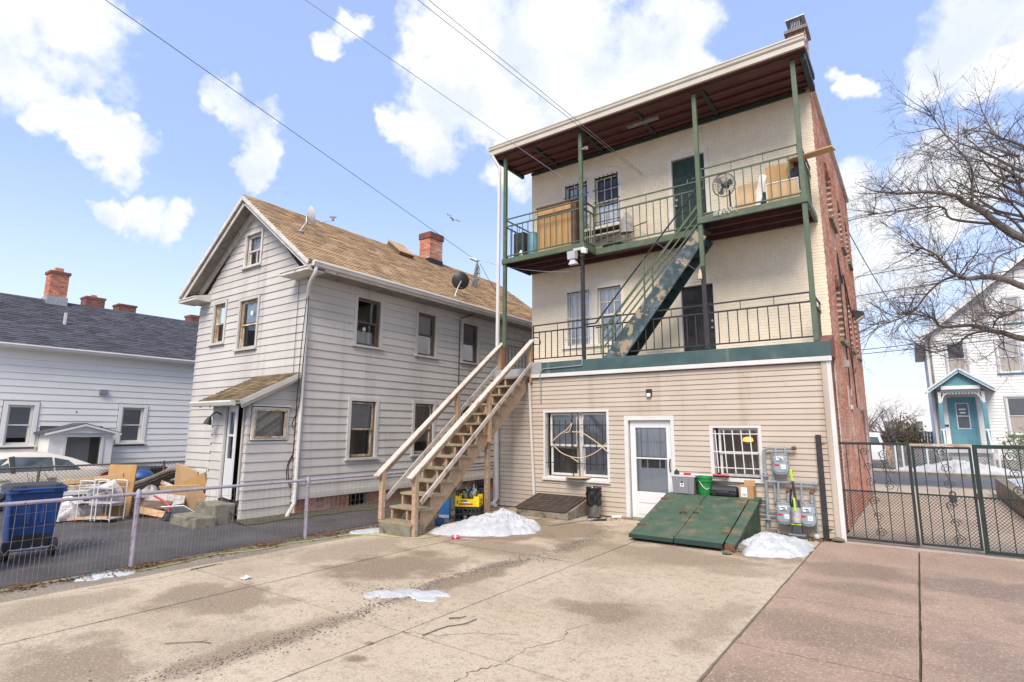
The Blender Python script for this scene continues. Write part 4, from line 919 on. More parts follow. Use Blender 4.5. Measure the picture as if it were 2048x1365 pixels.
b = MB(); b.prism([(AP.x-.13,YF,AP.z-.08),(AP.x,YF,AP.z+.02),(AP.x+.13,YF,AP.z-.08),(AP.x,YF,AP.z-.0)], (0,YB-YF,0)); b.build('ridge_cap','tan_shingle',roof)
# rakes and soffit of the gable overhang
for E_, nm in ((EAV,0),(EAVL,1)):
    for (ya, yb_, dz, w_, mt) in ((YF-.02,YF+.02,-.075,.10,'old_white'),(YF+.05,YF+.08,-.18,.14,'old_white')):
        p, q = Vector((E_.x,(ya+yb_)/2,E_.z+dz)), Vector((AP.x,(ya+yb_)/2,AP.z+dz)); MB().beam(p, q, yb_-ya, w_).build('rake_board',mt,roof,bevel=.004)
    dx = .0; p, q = (E_.x*1+(.25 if nm else -.25)*0, YF+.24, E_.z-.10), (AP.x, YF+.24, AP.z-.10); MB().beam(p, q, .42, .03).build('rake_soffit','old_soffit',roof)
    p, q = Vector((E_.x+(.33 if nm else -.33),GY-.035,E_.z-.0+.04)), Vector((AP.x,GY-.035,AP.z-.22)); MB().beam(p, q, .05, .17).build('frieze_board','old_white',roof)
# eaves: soffit, cornice returns, gutter
bpart(roof,'eave_soffit','old_soffit',(GX+.02,EAV.x-.02,GY-.35,YB,5.43,5.47),(EAVL.x+.02,GL-.02,GY-.35,YB,5.43,5.47))
bpart(roof,'eave_fascia','old_white',(EAV.x-.04,EAV.x,YF+.1,YB,5.44,5.6)); bpart(roof,'frieze_board','gray_board',(GX-.02,GX+.045,GY,GEND,5.24,5.43))
for (xa, xb) in ((-2.88,EAV.x),(EAVL.x,-6.95)):
    b = MB(); b.box(xa,xb,YF,GY+.0,5.40,5.47); b.hexa([(xa,YF-.02,5.47),(xb,YF-.02,5.47),(xb,GY,5.47),(xa,GY,5.47),(xa,YF-.02,5.50),(xb,YF-.02,5.50),(xb,GY,5.62),(xa,GY,5.62)]); b.build('cornice_return','old_white',roof,bevel=.005)
b = MB(); pf = [(0,5.62),(.13,5.62),(.14,5.58),(.11,5.54),(.1,5.5),(0,5.49)]
b.prism([(EAV.x+x,YF+.08,z) for x, z in pf], (0,YB-YF-.1,0)); b.build('gutter','white',roof)
b = MB(); b.tube(smooth_path([(EAV.x+.05,GY-.28,5.5),(EAV.x+.04,GY-.28,5.36),(-1.95,GY-.25,5.18),(-2.2,GY-.12,4.92),(-2.26,GY-.07,4.8),(-2.26,GY-.07,4.6)],4), .042, 8); b.tube([(-2.26,GY-.07,4.65),(-2.27,GY-.07,.55)], .042, 8); b.tube([(-2.27,GY-.07,.56),(-2.26,GY-.08,.3),(-2.32,GY-.2,.02)], .045, 8)
b.build('downspout','white',gh,smooth=True)
b = MB(); b.tube(smooth_path([(-2.18,GY-.1,5.3),(-2.17,GY-.12,4.2),(-2.2,GY-.13,3.4),(-2.24,GY-.14,2.4),(-2.35,GY-.2,2.0),(-2.25,GY-.16,1.85)],5), .012, 5); b.tube(smooth_path([(-2.2,GY-.12,5.25),(-2.27,GY-.16,3.6),(-2.3,GY-.16,1.2)],5), .010, 5)
b.tube(smooth_path([(-2.3,GY-.16,1.35),(-2.42,GY-.2,1.1),(-2.4,GY-.2,.8),(-2.28,GY-.16,.6)],5), .012, 5); b.tube(smooth_path([(-2.3,GY-.16,1.3),(-2.37,GY-.2,1.1),(-2.35,GY-.2,.85),(-2.27,GY-.16,.62)],5), .012, 5)
b.build('wall_cables','cable',gh,smooth=True); b = MB()
b.tube(smooth_path([(-1.74,1.75,5.55),(-2.26,1.2,5.3),(-2.28,1.15,5.2),(-2.28,1.13,2.2)],4), .014, 5); b.build('wall_cables','cable',gh,smooth=True); b = MB(); b.tube([(-2.72,GY-.03,5.35),(-2.68,GY-.05,3.1)], .006, 5)
b.build('wall_cables','cable',gh,smooth=True)
# ridge chimney, roof hatch
bpart(roof,'chimney','red_mortar',(-5.0,-4.5,2.0,2.62,7.5,8.78))
for fr_, a_, c_ in ((FX(-4.495),1.99,2.63),(FY(1.995),-5.01,-4.49)): bricks(roof, fr_, a_, c_, 7.72 if fr_.N.x else 7.8, 8.6, [], 'red_brick', n=.006, bl=.2, bh=.072, back=-.01)
bpart(roof,'chimney_corbel','dark_brick',(-5.04,-4.455,1.955,2.665,8.6,8.83),bevel=.01); bpart(roof,'flashing','cable',(-5.02,-4.47,1.97,2.65,7.5,7.86))
b = MB(); A2, n2 = Vector((0,1,0)), Vector((.597,0,.802)); hc = Vector((-4.22,.28,7.46))
P = lambda s, y, n: hc + slu*s + A2*y + n2*n
b.hexa([P(0,0,-.02),P(0,.62,-.02),P(.75,.62,-.02),P(.75,0,-.02),P(0,0,.13),P(0,.62,.13),P(.75,.62,.16),P(.75,0,.16)]); b.build('roof_hatch','brown_trim',roof); b = MB(); b.hexa([P(-.03,-.03,.13),P(-.03,.65,.13),P(.8,.65,.165),P(.8,-.03,.165),P(-.03,-.03,.155),P(-.03,.65,.155),P(.8,.65,.19),P(.8,-.03,.19)]); b.build('hatch_cover','tan_shingle',roof)
# porch
X0, X1, PY = -4.02, -2.53, -5.27
fpy, fpx = FY(PY), FX(X1)
dh = (-3.42,-2.72,.42,2.40); ph_ = (-5.13,-4.42,1.72,2.28)
ptop = lambda y: 2.42+(3.02-2.42)*(y-PY)/(GY-PY)
wall(gh, fpy, X0, X1-.03, .1, 2.42, [dh], 'interior', -.1, -.03, 'porch_wall'); wall(gh, fpx, PY+.05, GY, .1, 2.45, [ph_], 'interior', -.1, -.03, 'porch_wall')
clap(gh, fpy, X0, X1, .05, 2.44, .191, [(dh[0]-.07,dh[1]+.09,0,2.47)], 'gray_board', .014, -.004)
clap(gh, fpx, PY, GY, .05, 3.05, .191, [(ph_[0]-.09,ph_[1]+.09,ph_[2]-.09,ph_[3]+.12)], 'gray_board', .014, -.004, ul=lambda z: PY if z < 2.45 else min(GY-.02, PY+(z-2.45)*(GY-PY)/.6), ur=lambda z: GY)
bpart(gh,'porch_wall','interior',(X0,X0+.05,PY,GY,.1,2.45)); bpart(gh,'porch_floor','floor_dark',(X0,X1-.05,PY+.02,GY,.3,.42))
b = MB(); casing(b, fpx, ph_[0], ph_[1], ph_[2], ph_[3], .07, -.03, .035); w = b.build('window','old_white',gh,label='small frosted porch window in a peeling frame'); MB().quad(fpx(ph_[0],-.035,ph_[2]),fpx(ph_[1],-.035,ph_[2]),fpx(ph_[1],-.035,ph_[3]),fpx(ph_[0],-.035,ph_[3])).build('pane','glass',w); curtain(w,fpx,ph_[0],ph_[1],ph_[2],ph_[3],-.1,'gray_curtain',.01,4)
b = MB(); casing(b, fpx, ph_[0]+.01, ph_[1]-.01, ph_[2]+.01, ph_[3]-.01, .035, -.02, .05); b.build('frame','rust_trim',w); MB().fbox(fpx,ph_[0]-.1,ph_[1]+.1,0,.07,ph_[3]+.09,ph_[3]+.12).build('drip_cap','white',w)
# door, standing slightly open
b = MB(); casing(b, fpy, dh[0], dh[1], dh[2], dh[3], .05, -.05, .025, bottom=False); d = b.build('door','gray_board',gh,label='narrow white glazed door standing ajar')
hinge = Vector((dh[0]+.02, PY+.03, 0)); ca, sa = math.cos(R(-14)), math.sin(R(-14))
def DP(u, n, z): return Vector((hinge.x+u*ca+n*sa*-1*-1, hinge.y+u*sa-n*ca, z))
class FD(Fr):
    def __init__(s): s.N = Vector((sa,-ca,0)); s.U = Vector((ca,sa,0)); s.o = hinge
fd = FD(); z0, z1 = dh[2]+.02, dh[3]-.02
b = MB(); b.fbox(fd,0,.1,-.04,0,z0,z1); b.fbox(fd,.52,.62,-.04,0,z0,z1); b.fbox(fd,.1,.52,-.04,0,z0,z0+.82); b.fbox(fd,.1,.52,-.04,0,z0+1.28,z0+1.33); b.fbox(fd,.1,.52,-.04,0,z1-.13,z1); b.build('door_leaf','white_clean',d,bevel=.005)
MB().fbox(fd,.1,.52,-.025,-.02,z0+.82,z0+1.28).build('pane','glass_dark',d); MB().fbox(fd,.1,.52,-.025,-.02,z0+1.33,z1-.13).build('pane','glass',d); curtain(d, fd, .1, .52, z0+1.33, z1-.13, -.05, 'gray_curtain', .008, 4)
MB().tube([fd(.57,.02,z0+.85),fd(.57,.045,z0+.9),fd(.57,.045,z0+1.02),fd(.57,.02,z0+1.06)], .01, 6).build('door_handle','black_steel',d)
b = MB(); q = fpy(-3.62,.0,2.18); b.tube(smooth_path([q, q+V(0,-.12,.06), q+V(-.05,-.2,0), q+V(-.08,-.22,-.06)]), .016, 6); b.lathe([(.03,0),(.06,-.06),(.085,-.16),(.05,-.16)], q+V(-.09,-.22,-.04), 12, (.25,.15,1)); b.build('porch_lamp','black_steel',gh,smooth=True)
# porch roof: shed with shingles, gutter and rafters
b = MB(); ra, rb_ = (PY-.32, 2.40), (GY+.0, 3.12); x0, x1 = X0-.18, X1+.20
b.hexa([(x0,ra[0],ra[1]),(x1,ra[0],ra[1]),(x1,rb_[0],rb_[1]),(x0,rb_[0],rb_[1]),(x0,ra[0],ra[1]+.05),(x1,ra[0],ra[1]+.05),(x1,rb_[0],rb_[1]+.05),(x0,rb_[0],rb_[1]+.05)]); pr2 = b.build('porch_roof','old_soffit',gh)
shingles(pr2, (x0,ra[0]-.02,ra[1]+.052), (1,0,0), (0,rb_[0]-ra[0],rb_[1]-ra[1]), x1-x0, math.hypot(rb_[0]-ra[0],rb_[1]-ra[1]), .1, .28, 'moss_shingle', .015)
MB().beam((x1+.02,ra[0],ra[1]+.02),(x1+.02,rb_[0],rb_[1]+.02),.03,.10).build('rake_board','gray_board',pr2); MB().beam((x1-.03,ra[0]+.05,ra[1]-.05),(x1-.03,rb_[0],rb_[1]-.05),.03,.08).build('rake_board','gray_board',pr2)
b = MB(); b.prism([(x0-.04,ra[0]-d_,z) for d_, z in ((0,2.47),(.11,2.47),(.12,2.44),(.09,2.37),(0,2.36))], (x1-x0-.12,0,0)); b.build('gutter','white',pr2)
for i in range(4): x = x0+.15+i*.42; MB().beam((x,ra[0]+.02,ra[1]-.03),(x,PY,ra[1]+.1),.04,.06).build('rafter_tail','old_white',pr2)
cs = thing('concrete_steps','mossy concrete steps below the white porch door','steps',(-3.3,-5.8,0))
bpart(cs,'step','old_concrete',(-3.52,-2.70,-5.72,-5.29,-.05,.37),bevel=.025); bpart(cs,'step','old_concrete',(-3.60,-2.55,-6.16,-5.725,-.05,.17),bevel=.025)
# earth strip along the foundation
b = MB(); re = random.Random(6)
for i in range(46):
    ya, yb_ = -5.4+i*.26, -5.4+(i+1)*.26; xo = lambda y: -1.92+.12*math.sin(y*2.2)+.05*math.sin(y*7)
    xin = lambda y: -2.40 if y > GY else X1-.02
    b.quad((xin(ya),ya,.06),(xo(ya)-.25 if ya < GY else xo(ya),ya,.004),(xo(yb_)-.25 if yb_ < GY else xo(yb_),yb_,.004),(xin(yb_),yb_,.06))
o = b.build('mossy_earth','moss'); o['kind'] = 'stuff'; o['label'] = 'mossy earth strip along the grey house foundation'; o['category'] = 'earth'
# satellite dishes
def dish(loc, label, face, col, r, mast, lnb):
    t = thing('satellite_dish', label, 'dish', loc); L_ = Vector(loc); c = L_+Vector(mast); f = Vector(face).normalized()
    MB().lathe([(.02,.0),(r*.5,.02),(r*.85,.065),(r,.10),(r,.112),(r*.85,.077),(r*.5,.032),(.02,.014)], c-f*.1, 28, f).build('reflector', col, t, smooth=True)
    MB().tube([L_, L_+Vector(mast)*.55, c-f*.12], .022, 8).build('mast', 'galv', t, smooth=True)
    MB().beam(L_+V(-.09,-.05,.03), L_+V(.09,.05,-.03), .10, .02).build('foot_plate', 'galv', t)
    e_ = c+Vector(lnb); MB().tube([c-f*.08-V(0,0,r*.8), e_], .012, 6).build('arm','galv',t); MB().cyl(e_, e_+V(0,0,.1), .035, 8).build('receiver','gray_plastic',t)
    MB().beam(e_+V(-.06,-.06,.1), e_+V(.06,.06,.1), .04, .04).build('receiver_head','gray_plastic',t)
    return t
dish((-3.35,-3.85,6.84), 'pale satellite dish on the front edge of the tan roof', (.35,.9,.25), 'gray_light', .26, (.0,.3,.5), (.28,.45,-.05))
dish((-2.05,.62,5.86), 'black satellite dish above the gutter of the grey house', (-.75,.55,.25), 'black_plastic', .27, (.02,.22,.52), (-.3,.5,-.1))
# ================================================================ WHITE HOUSE on the far drive
wh = thing('white_house', 'low white clapboard house with dark shingle roof behind the car', 'house', (-13.2,-6,-.2))
WX = -13.0; fwx = FX(WX)
ww = [(-6.84,-6.22,1.37,2.56),(-3.86,-3.2,1.40,2.58),(-9.4,-8.7,1.37,2.56)]; hd = (-5.6,-4.7,-.2,1.6)
wall(wh, fwx, -14, -.4, -.3, 4.4, ww+[hd], 'interior', -.15, -.03)
clap(wh, fwx, -14, -.4, .05, 4.3, .205, [(a-.13,b_+.13,c-.12,d_+.13) for a,b_,c,d_ in ww]+[(-6.02,-4.36,0,1.94)], 'white_board', .016, -.004)
bpart(wh,'back_wall','white_board',(-19,-13.1,-.5,-.4,-.3,4.4),(-19,-18.9,-14,-.5,-.3,4.4),(-19,-13.1,-14.1,-14,-.3,4.4)); bpart(wh,'foundation','old_concrete',(-13.14,-12.99,-14,-.4,-.3,.05)); bpart(wh,'corner_board','white_board',(-13.02,-12.96,-.5,-.38,.0,4.3))
b = MB()
for y in (-.5,-14.1): b.prism([(-19,y,4.4),(-13.05,y,4.4),(-16.02,y,6.25)], (0,.1,0))
b.build('gable_wall','white_board',wh)
bpart(wh,'floor','floor_dark',(-18.8,-13.2,-13.9,-.5,4.2,4.3),(-18.8,-13.2,-13.9,-.5,-.2,-.1))
for (a,b_,c,d_), cm_ in zip(ww, (('gray_light',.14),('curtain',.02),('gray_light',.1))): hung(wh, fwx, a, b_, c, d_, -.05, 'white', cas='white_board', cw=.11, cov='blind', cmat=cm_[0], csplit=cm_[1], proud=.04, sm='white')
AP2, E2, E3 = Vector((-16.02,0,6.38)), Vector((-12.72,0,4.36)), Vector((-19.3,0,4.36)); b = MB()
for E_ in (E2, E3): b.hexa([(E_.x,-14.3,E_.z-.08),(E_.x,-.2,E_.z-.08),(AP2.x,-.2,AP2.z-.08),(AP2.x,-14.3,AP2.z-.08),(E_.x,-14.3,E_.z-.01),(E_.x,-.2,E_.z-.01),(AP2.x,-.2,AP2.z-.01),(AP2.x,-14.3,AP2.z-.01)])
r2 = b.build('roof','white_board',wh)
shingles(r2, (E2.x+.03,-14.3,E2.z-.01), (0,1,0), AP2-E2, 14.1, (AP2-E2).length+.03, .14, .32, 'dark_shingle', .016)
b = MB(); b.prism([(AP2.x-.12,-14.3,AP2.z-.07),(AP2.x,-14.3,AP2.z+.035),(AP2.x+.12,-14.3,AP2.z-.07)], (0,14.1,0)); b.build('ridge_cap','dark_shingle',r2)
b = MB(); b.prism([(E2.x+x,-14.3,z) for x, z in ((0,4.36),(.12,4.36),(.13,4.32),(.09,4.24),(0,4.23))], (0,14.1,0)); b.build('gutter','white',r2); bpart(r2,'eave_soffit','white_board',(WX-.0,E2.x,-14.2,-.25,4.22,4.25))
bpart(r2,'vent_pipe','white',(-14.35,-14.28,-5.45,-5.38,5.2,5.75))
MB().fbox(fwx,-4.6,-4.38,0,.1,2.98,3.14).build('vent_hood','gray_plastic',wh); MB().fbox(fwx,-5.16,-5.13,0,.02,2.36,2.42).build('hook','ink',wh)
def chimney(par, x, y, w_, z0_, z1_, mt='red_brick', pot=True):
    bpart(par,'chimney','red_mortar',(x-w_+.01,x+w_-.01,y-w_+.01,y+w_-.01,z0_,z1_)); bricks(par, FX(x+w_), y-w_, y+w_, z0_, z1_-.1, [], mt, n=0, bl=.2, bh=.078, back=-.012); bricks(par, FY(y-w_), x-w_, x+w_, z0_, z1_-.1, [], mt, n=0, bl=.2, bh=.078, back=-.012)
    bpart(par,'chimney_corbel','dark_brick',(x-w_-.04,x+w_+.04,y-w_-.04,y+w_+.04,z1_-.1,z1_)); 
    if pot: bpart(par,'chimney_pot','red_brick',(x-.11,x+.13,y-.12,y+.12,z1_,z1_+.16))
chimney(r2, -16.05, -5.33, .27, 6.1, 7.46); bpart(r2,'flashing','galv',(-16.35,-15.74,-5.64,-5.02,5.95,6.52))
HC = -5.19
bpart(wh,'porch_wall','white_board',(-13,-12.1,HC-.82,HC-.76,-.25,1.72)); bpart(wh,'porch_wall','white_board',(-13,-12.1,HC+.76,HC+.82,-.25,1.72)); bpart(wh,'porch_wall','white_board',(-12.1,-12.03,HC-.82,HC-.40,-.25,1.72)); bpart(wh,'porch_wall','white_board',(-12.1,-12.03,HC+.5,HC+.82,-.25,1.72)); bpart(wh,'porch_wall','white_board',(-12.1,-12.03,HC-.40,HC+.5,1.62,1.72))
bpart(wh,'porch_trim','white_clean',(-12.03,-12.0,HC-.47,HC-.40,-.2,1.68)); bpart(wh,'porch_trim','white_clean',(-12.03,-12.0,HC+.5,HC+.57,-.2,1.68)); bpart(wh,'porch_trim','white_clean',(-12.03,-12.0,HC-.40,HC+.5,1.61,1.68))
b = MB(); b.prism([(-13,HC-.86,1.72),(-13,HC+.86,1.72),(-13,HC,1.96)], (1.06,0,0)); hr = b.build('porch_hood','white_clean',wh)
for s_ in (-1,1):
    b = MB(); b.hexa([(-13,HC+s_*.98,1.70),(-11.88,HC+s_*.98,1.70),(-11.88,HC,1.99),(-13,HC,1.99),(-13,HC+s_*.98,1.745),(-11.88,HC+s_*.98,1.745),(-11.88,HC,2.035),(-13,HC,2.035)]); b.build('hood_roof','dark_shingle',hr)
    MB().beam((-11.87,HC+s_*.98,1.69),(-11.87,HC,1.97),.04,.06).build('hood_trim','white_clean',hr)
bpart(wh,'porch_door','gray_light',(-13.0,-12.95,HC-.45,HC+.5,-.2,1.65))
# far houses whose chimneys show above the dark roof
fh = thing('brick_house', 'distant brick house whose chimneys rise behind the dark roof', 'house', (-27,0,0))
bpart(fh,'wall','red_brick',(-33,-24,-9,6.5,-.3,4.5)); b = MB(); b.prism([(-33.3,-9.2,4.5),(-23.7,-9.2,4.5),(-28.5,-9.2,6.6)], (0,16,0)); b.build('roof','dark_shingle',fh)
for (px_, yy, zt, pot) in ((0,-1.02,8.76,True),(0,.49,8.63,False)): chimney(fh, -26.5, yy, .42, 5.6, zt, 'dark_brick', pot)
fh2 = thing('brick_house', 'distant brick house with a dark chimney beside the grey house', 'house', (-20,4.5,0))
bpart(fh2,'wall','red_brick',(-24,-17.5,.3,8,-.3,4.6)); b = MB(); b.prism([(-24.2,.2,4.6),(-17.3,.2,4.6),(-20.7,.2,6.2)], (0,7.9,0)); b.build('roof','dark_shingle',fh2); chimney(fh2, -19.4, 1.05, .3, 5.0, 7.3, 'dark_brick', False)
# ================================================================ FENCES
def wirefence():
    t = thing('wire_fence', 'low lavender pipe fence with looped wire mesh between the yards', 'fence', (-.06,-6,0))
    x = -.06; ya, yb_ = -11.6, .9
    MB().tube([(x,ya,.985),(x,yb_,.985)], .024, 8).build('top_rail','lavender',t,smooth=True)
    for y in (-10.9,-8.17,-5.45,-2.7,.05):
        MB().tube([(x+.02,y,-.05),(x-.005,y,.96)], .034, 10).build('post','lavender',t,smooth=True); MB().lathe([(.04,0),(.042,.05),(.03,.09),(.012,.12)], (x,y,.93), 10).build('post_cap','lavender',t,smooth=True)
    b = MB(); rw = random.Random(12); y = ya; k = 0
    while y < yb_:
        j = lambda: rw.uniform(-.006, .006)
        b.tube([(x+.035+j(),y+j(),.05),(x+.035+j(),y+j(),.3),(x+.035+j(),y+j(),.6),(x+.03,y+j()*2,.96)], .0021, 3, False)
        b.tube([(x+.035+j(),y+.05,.05),(x+.036,y+.05+j(),.40)], .0018, 3, False)
        if k % 1 == 0: b.tube([(x+.037,y-.05+.1*i/6,.40+.055*math.sin(math.pi*i/6)) for i in range(7)], .0025, 3, False)
        y += .1; k += 1
    for z in (.07,.22,.40,.55,.70,.86):
        b.tube([(x+.038,ya+i*.25,z+rw.uniform(-.006,.006)) for i in range(int((yb_-ya)/.25)+1)], .0022, 3, False)
    b.build('wire_mesh','wire',t,fix=False)
wirefence()
def mesh_diag(b, fr, u0, u1, z0, z1, sp, r, n=3, n0=0.0):
    W_, H_ = u1-u0, z1-z0; c = -H_
    while c < W_:
        a0, a1 = max(0, c), min(W_, c+H_)
        if a1-a0 > .005:
            b.tube([fr(u0+a0,n0,z0+(a0-c)*1.0), fr(u0+a1,n0,z0+(a1-c))], r, n, False); b.tube([fr(u0+a0,n0+.003,z1-(a0-c)), fr(u0+a1,n0+.003,z1-(a1-c))], r, n, False)
        c += sp
def chainfence(name, label, fr, u0, u1, z0, z1, posts, mt, sp, r, mid=False, post_r=.03):
    t = thing(name, label, 'fence', fr((u0+u1)/2,0,z0)); MB().tube([fr(u0,0,z1),fr(u1,0,z1)], post_r*.75, 8).build('top_rail',mt,t,smooth=True)
    if mid: MB().tube([fr(u0,0,(z0+z1)/2),fr(u1,0,(z0+z1)/2)], post_r*.5, 6).build('middle_rail',mt,t,smooth=True)
    for p in posts: MB().tube([fr(p,-.01,z0-.1),fr(p,-.01,z1+.04)], post_r, 8).build('post',mt,t,smooth=True)
    b = MB(); mesh_diag(b, fr, u0, u1, z0+.03, z1, sp, r); b.build('chain_link',mt,t,fix=False); return t
FLx = FX(-8.8)
t = chainfence('chain_link_fence', 'rusty chain link fence in front of the beige car', FLx, -10.5, -3.5, -.2, .93, (-10.2,-7.0,-4.15,-3.5), 'chain_dark', .085, .0035)
b = MB(); rv = random.Random(3)
for k in range(16):
    p = Vector((-8.75,-7.0+rv.uniform(-.25,.25),-.1)); P = [p]
    for i in range(7): p = p+V(rv.uniform(-.03,.05),rv.uniform(-.12,.12),rv.uniform(.05,.17)); P.append(p)
    b.tube(P, .006, 4)
tag(b.build('dry_vine','twig',loc=(-8.75,-7,0)), 'dry leafless vine tangled in the rusty fence', 'vine')
# ================================================================ DRIVEWAY GATE
gt = thing('driveway_gate', 'black and green steel driveway gate with scrolls and diamond mesh', 'gate', (8.9,.05,0)); GYp = .05; fg = FY(GYp)
tag(MB().box(7.385,7.475,-.06,.03,0,1.83).build('gate_post','black_steel',loc=(7.43,0,0),bevel=.006), 'tall black steel gate post, rusty at the foot, against the siding', 'post')
def scroll(fr, u, z, s, flip=1):
    P = []
    for i in range(26):
        a = i/25*2.2*2*math.pi*.8; r = s*(1-i/25*.86); P.append(fr(u+flip*math.cos(a)*r, .012, z+math.sin(a)*r))
    return P
def gate_leaf(u0, u1, zt, mt, name, zb=.04, wdt=.045, pick=None, sc=()):
    b = MB(); b.fbox(fg,u0,u0+wdt,-.025,.025,zb,zt); b.fbox(fg,u1-wdt,u1,-.025,.025,zb,zt); b.fbox(fg,u0+wdt,u1-wdt,-.024,.024,zt-wdt,zt); b.fbox(fg,u0+wdt,u1-wdt,-.024,.024,zb,zb+wdt*.8); fr_ = b.build(name,mt,gt)
    MB().fbox(fg,u0+wdt,u1-wdt,-.012,.012,.855,.88).build('lock_rail',mt,gt)
    k = pick or max(2, int((u1-u0)/.185))
    for i in range(1, k): x = u0+(u1-u0)*i/k; MB().beam(fg(x,.0,zb+.03),fg(x,.0,zt-.03),.014,.014).build('picket',mt,gt)
    b = MB(); mesh_diag(b, fg, u0+wdt, u1-wdt, zb+.03, .86, .052, .0042, 4, -.012); b.build('diamond_mesh','black_steel',gt,fix=False)
    for (x, z, s_) in sc:
        b = MB(); b.tube(scroll(fg,x,z+.26,s_,1), .006, 5); b.tube(scroll(fg,x+.03,z,s_,1), .006, 5); b.tube(scroll(fg,x+.05,z-.26,s_*1.1,1), .006, 5); b.tube([fg(x-s_,.012,z+.3),fg(x+s_*.9,.012,z-.2)], .006, 5); b.build('scroll','black_steel',gt)
gate_leaf(7.66, 8.78, 1.705, 'black_steel', 'leaf_frame', sc=((8.12,1.28,.07),(8.4,1.24,.08),(8.2,.45,.075)))
b = MB(); b.fbox(fg,8.785,9.60,-.03,.03,1.66,1.695); b.build('top_bar','rust_trim',gt)
gate_leaf(8.80, 9.585, 1.65, 'gate_green', 'leaf_frame', .06, .035, 5, ((9.2,1.3,.07),(9.25,.45,.075)))
gate_leaf(9.60, 10.9, 1.69, 'gate_green', 'leaf_frame', .02, .06, 7, ((10.05,1.25,.08),))
b = MB(); b.beam((7.43,.0,1.66),(7.7,.03,1.66),.02,.02); b.beam((7.43,.0,.16),(7.7,.03,.16),.03,.05); b.build('hinge','rust',gt)
b = MB(); b.fbox(fg,9.23,9.33,.02,.06,.78,.87); b.tube(smooth_path([fg(9.25,.04,.86),fg(9.25,.04,.93),fg(9.31,.04,.93),fg(9.31,.04,.86)]), .01, 6); b.build('padlock','black_plastic',gt); MB().fbox(fg,9.56,9.62,.03,.07,.84,.93).build('latch','black_steel',gt)
# ================================================================ CELLAR BULKHEAD and iron hatch
bk = thing('cellar_bulkhead', 'green steel cellar bulkhead with two sloping rusty doors', 'bulkhead', (5.5,-1.1,0))
x0,x1,xm = 4.66, 6.34, 5.44
b = MB(); b.prism([(x0,-.02,0),(x0,-.02,.6),(x0,-.3,.6),(x0,-2.1,.1),(x0,-2.1,0)], (.05,0,0)); b.build('side_panel','bulk_green',bk)
b = MB(); b.prism([(x1-.05,-.02,0),(x1-.05,-.02,.6),(x1-.05,-.3,.6),(x1-.05,-2.15,.1),(x1-.05,-2.15,0)], (.05,0,0)); b.build('side_panel','bulk_green',bk)
b = MB(); b.hexa([(x1-.09,-.36,.585),(x1+.07,-.36,.56),(x1+.07,-2.12,.08),(x1-.09,-2.12,.10),(x1-.09,-.36,.635),(x1+.07,-.36,.60),(x1+.07,-2.12,.13),(x1-.09,-2.12,.15)]); b.build('side_flange','bulk_green',bk,bevel=.01); bpart(bk,'flange_foot','rust',(x1-.09,x1+.06,-2.16,-2.12,.02,.11))
bpart(bk,'top_plate','bulk_green',(x0-.03,x1+.06,-.35,-.01,.585,.635),bevel=.006)
for (a, c, dz) in ((x0-.02,xm-.01,0),(xm+.008,x1-.11,.012)):
    b = MB(); b.hexa([(a,-.33,.605+dz),(c,-.33,.605+dz),(c,-2.2,.085+dz),(a,-2.2,.085+dz),(a,-.33,.635+dz),(c,-.33,.635+dz),(c,-2.2,.115+dz),(a,-2.2,.115+dz)]); b.build('hatch_door','bulk_green',bk,bevel=.006)
    b = MB(); b.hexa([(a,-2.2,.05),(c,-2.2,.05),(c,-2.215,.05),(a,-2.215,.05),(a,-2.2,.115+dz),(c,-2.2,.115+dz),(c,-2.215,.115+dz),(a,-2.215,.115+dz)]); b.build('door_lip','green_dark',bk)
for a_ in (x0+.03, x1-.16):
    for t_ in (.15,.8): MB().beam((a_-.05,-.33-1.87*t_,.645-.52*t_),(a_+.09,-.33-1.87*t_,.645-.52*t_),.05,.022).build('strap_hinge','rust',bk)
MB().beam((xm,-.34,.655),(xm,-2.19,.14),.03,.025).build('astragal','bulk_green',bk)
for (x, y) in ((xm-.16,-1.2),(xm+.06,-1.17)): z = .37-(y+1.25)*-.28; MB().tube(smooth_path([(x-.07,y,z+.02),(x-.03,y-.02,z+.05),(x+.03,y-.02,z+.05),(x+.05,y,z+.02)]), .016, 6).build('handle','rust',bk)
tag(bpart(None,'concrete_curb','old_concrete',(6.42,6.62,-2.05,-.02,0,.09),loc=(6.5,-1,0),bevel=.02), 'mossy concrete curb beside the green bulkhead', 'curb')
ih = thing('iron_hatch', 'rusty plate hatch on a mossy concrete frame by the wall', 'hatch', (2.05,-.5,0))
b = MB(); b.prism([(1.38,-.03,0),(1.38,-.03,.36),(1.38,-1.0,.14),(1.38,-1.0,0)], (1.33,0,0)); b.build('frame','old_concrete',ih,bevel=.015)
b = MB(); b.hexa([(1.33,-.04,.365),(2.67,-.04,.365),(2.67,-1.02,.15),(1.33,-1.02,.15),(1.33,-.04,.395),(2.67,-.04,.395),(2.67,-1.02,.175),(1.33,-1.02,.175)]); b.build('plate','hatch_steel',ih,bevel=.006)
b = MB()
for i in range(7): x = 1.42+i*.19; b.beam((x,-.07,.398),(x,-1.0,.178),.008,.006)
for i in range(9): t_ = i/8; b.beam((1.36,-.07-.92*t_,.396-.208*t_),(2.64,-.07-.92*t_,.396-.208*t_),.008,.006)
b.build('plate_ribs','hatch_steel',ih)
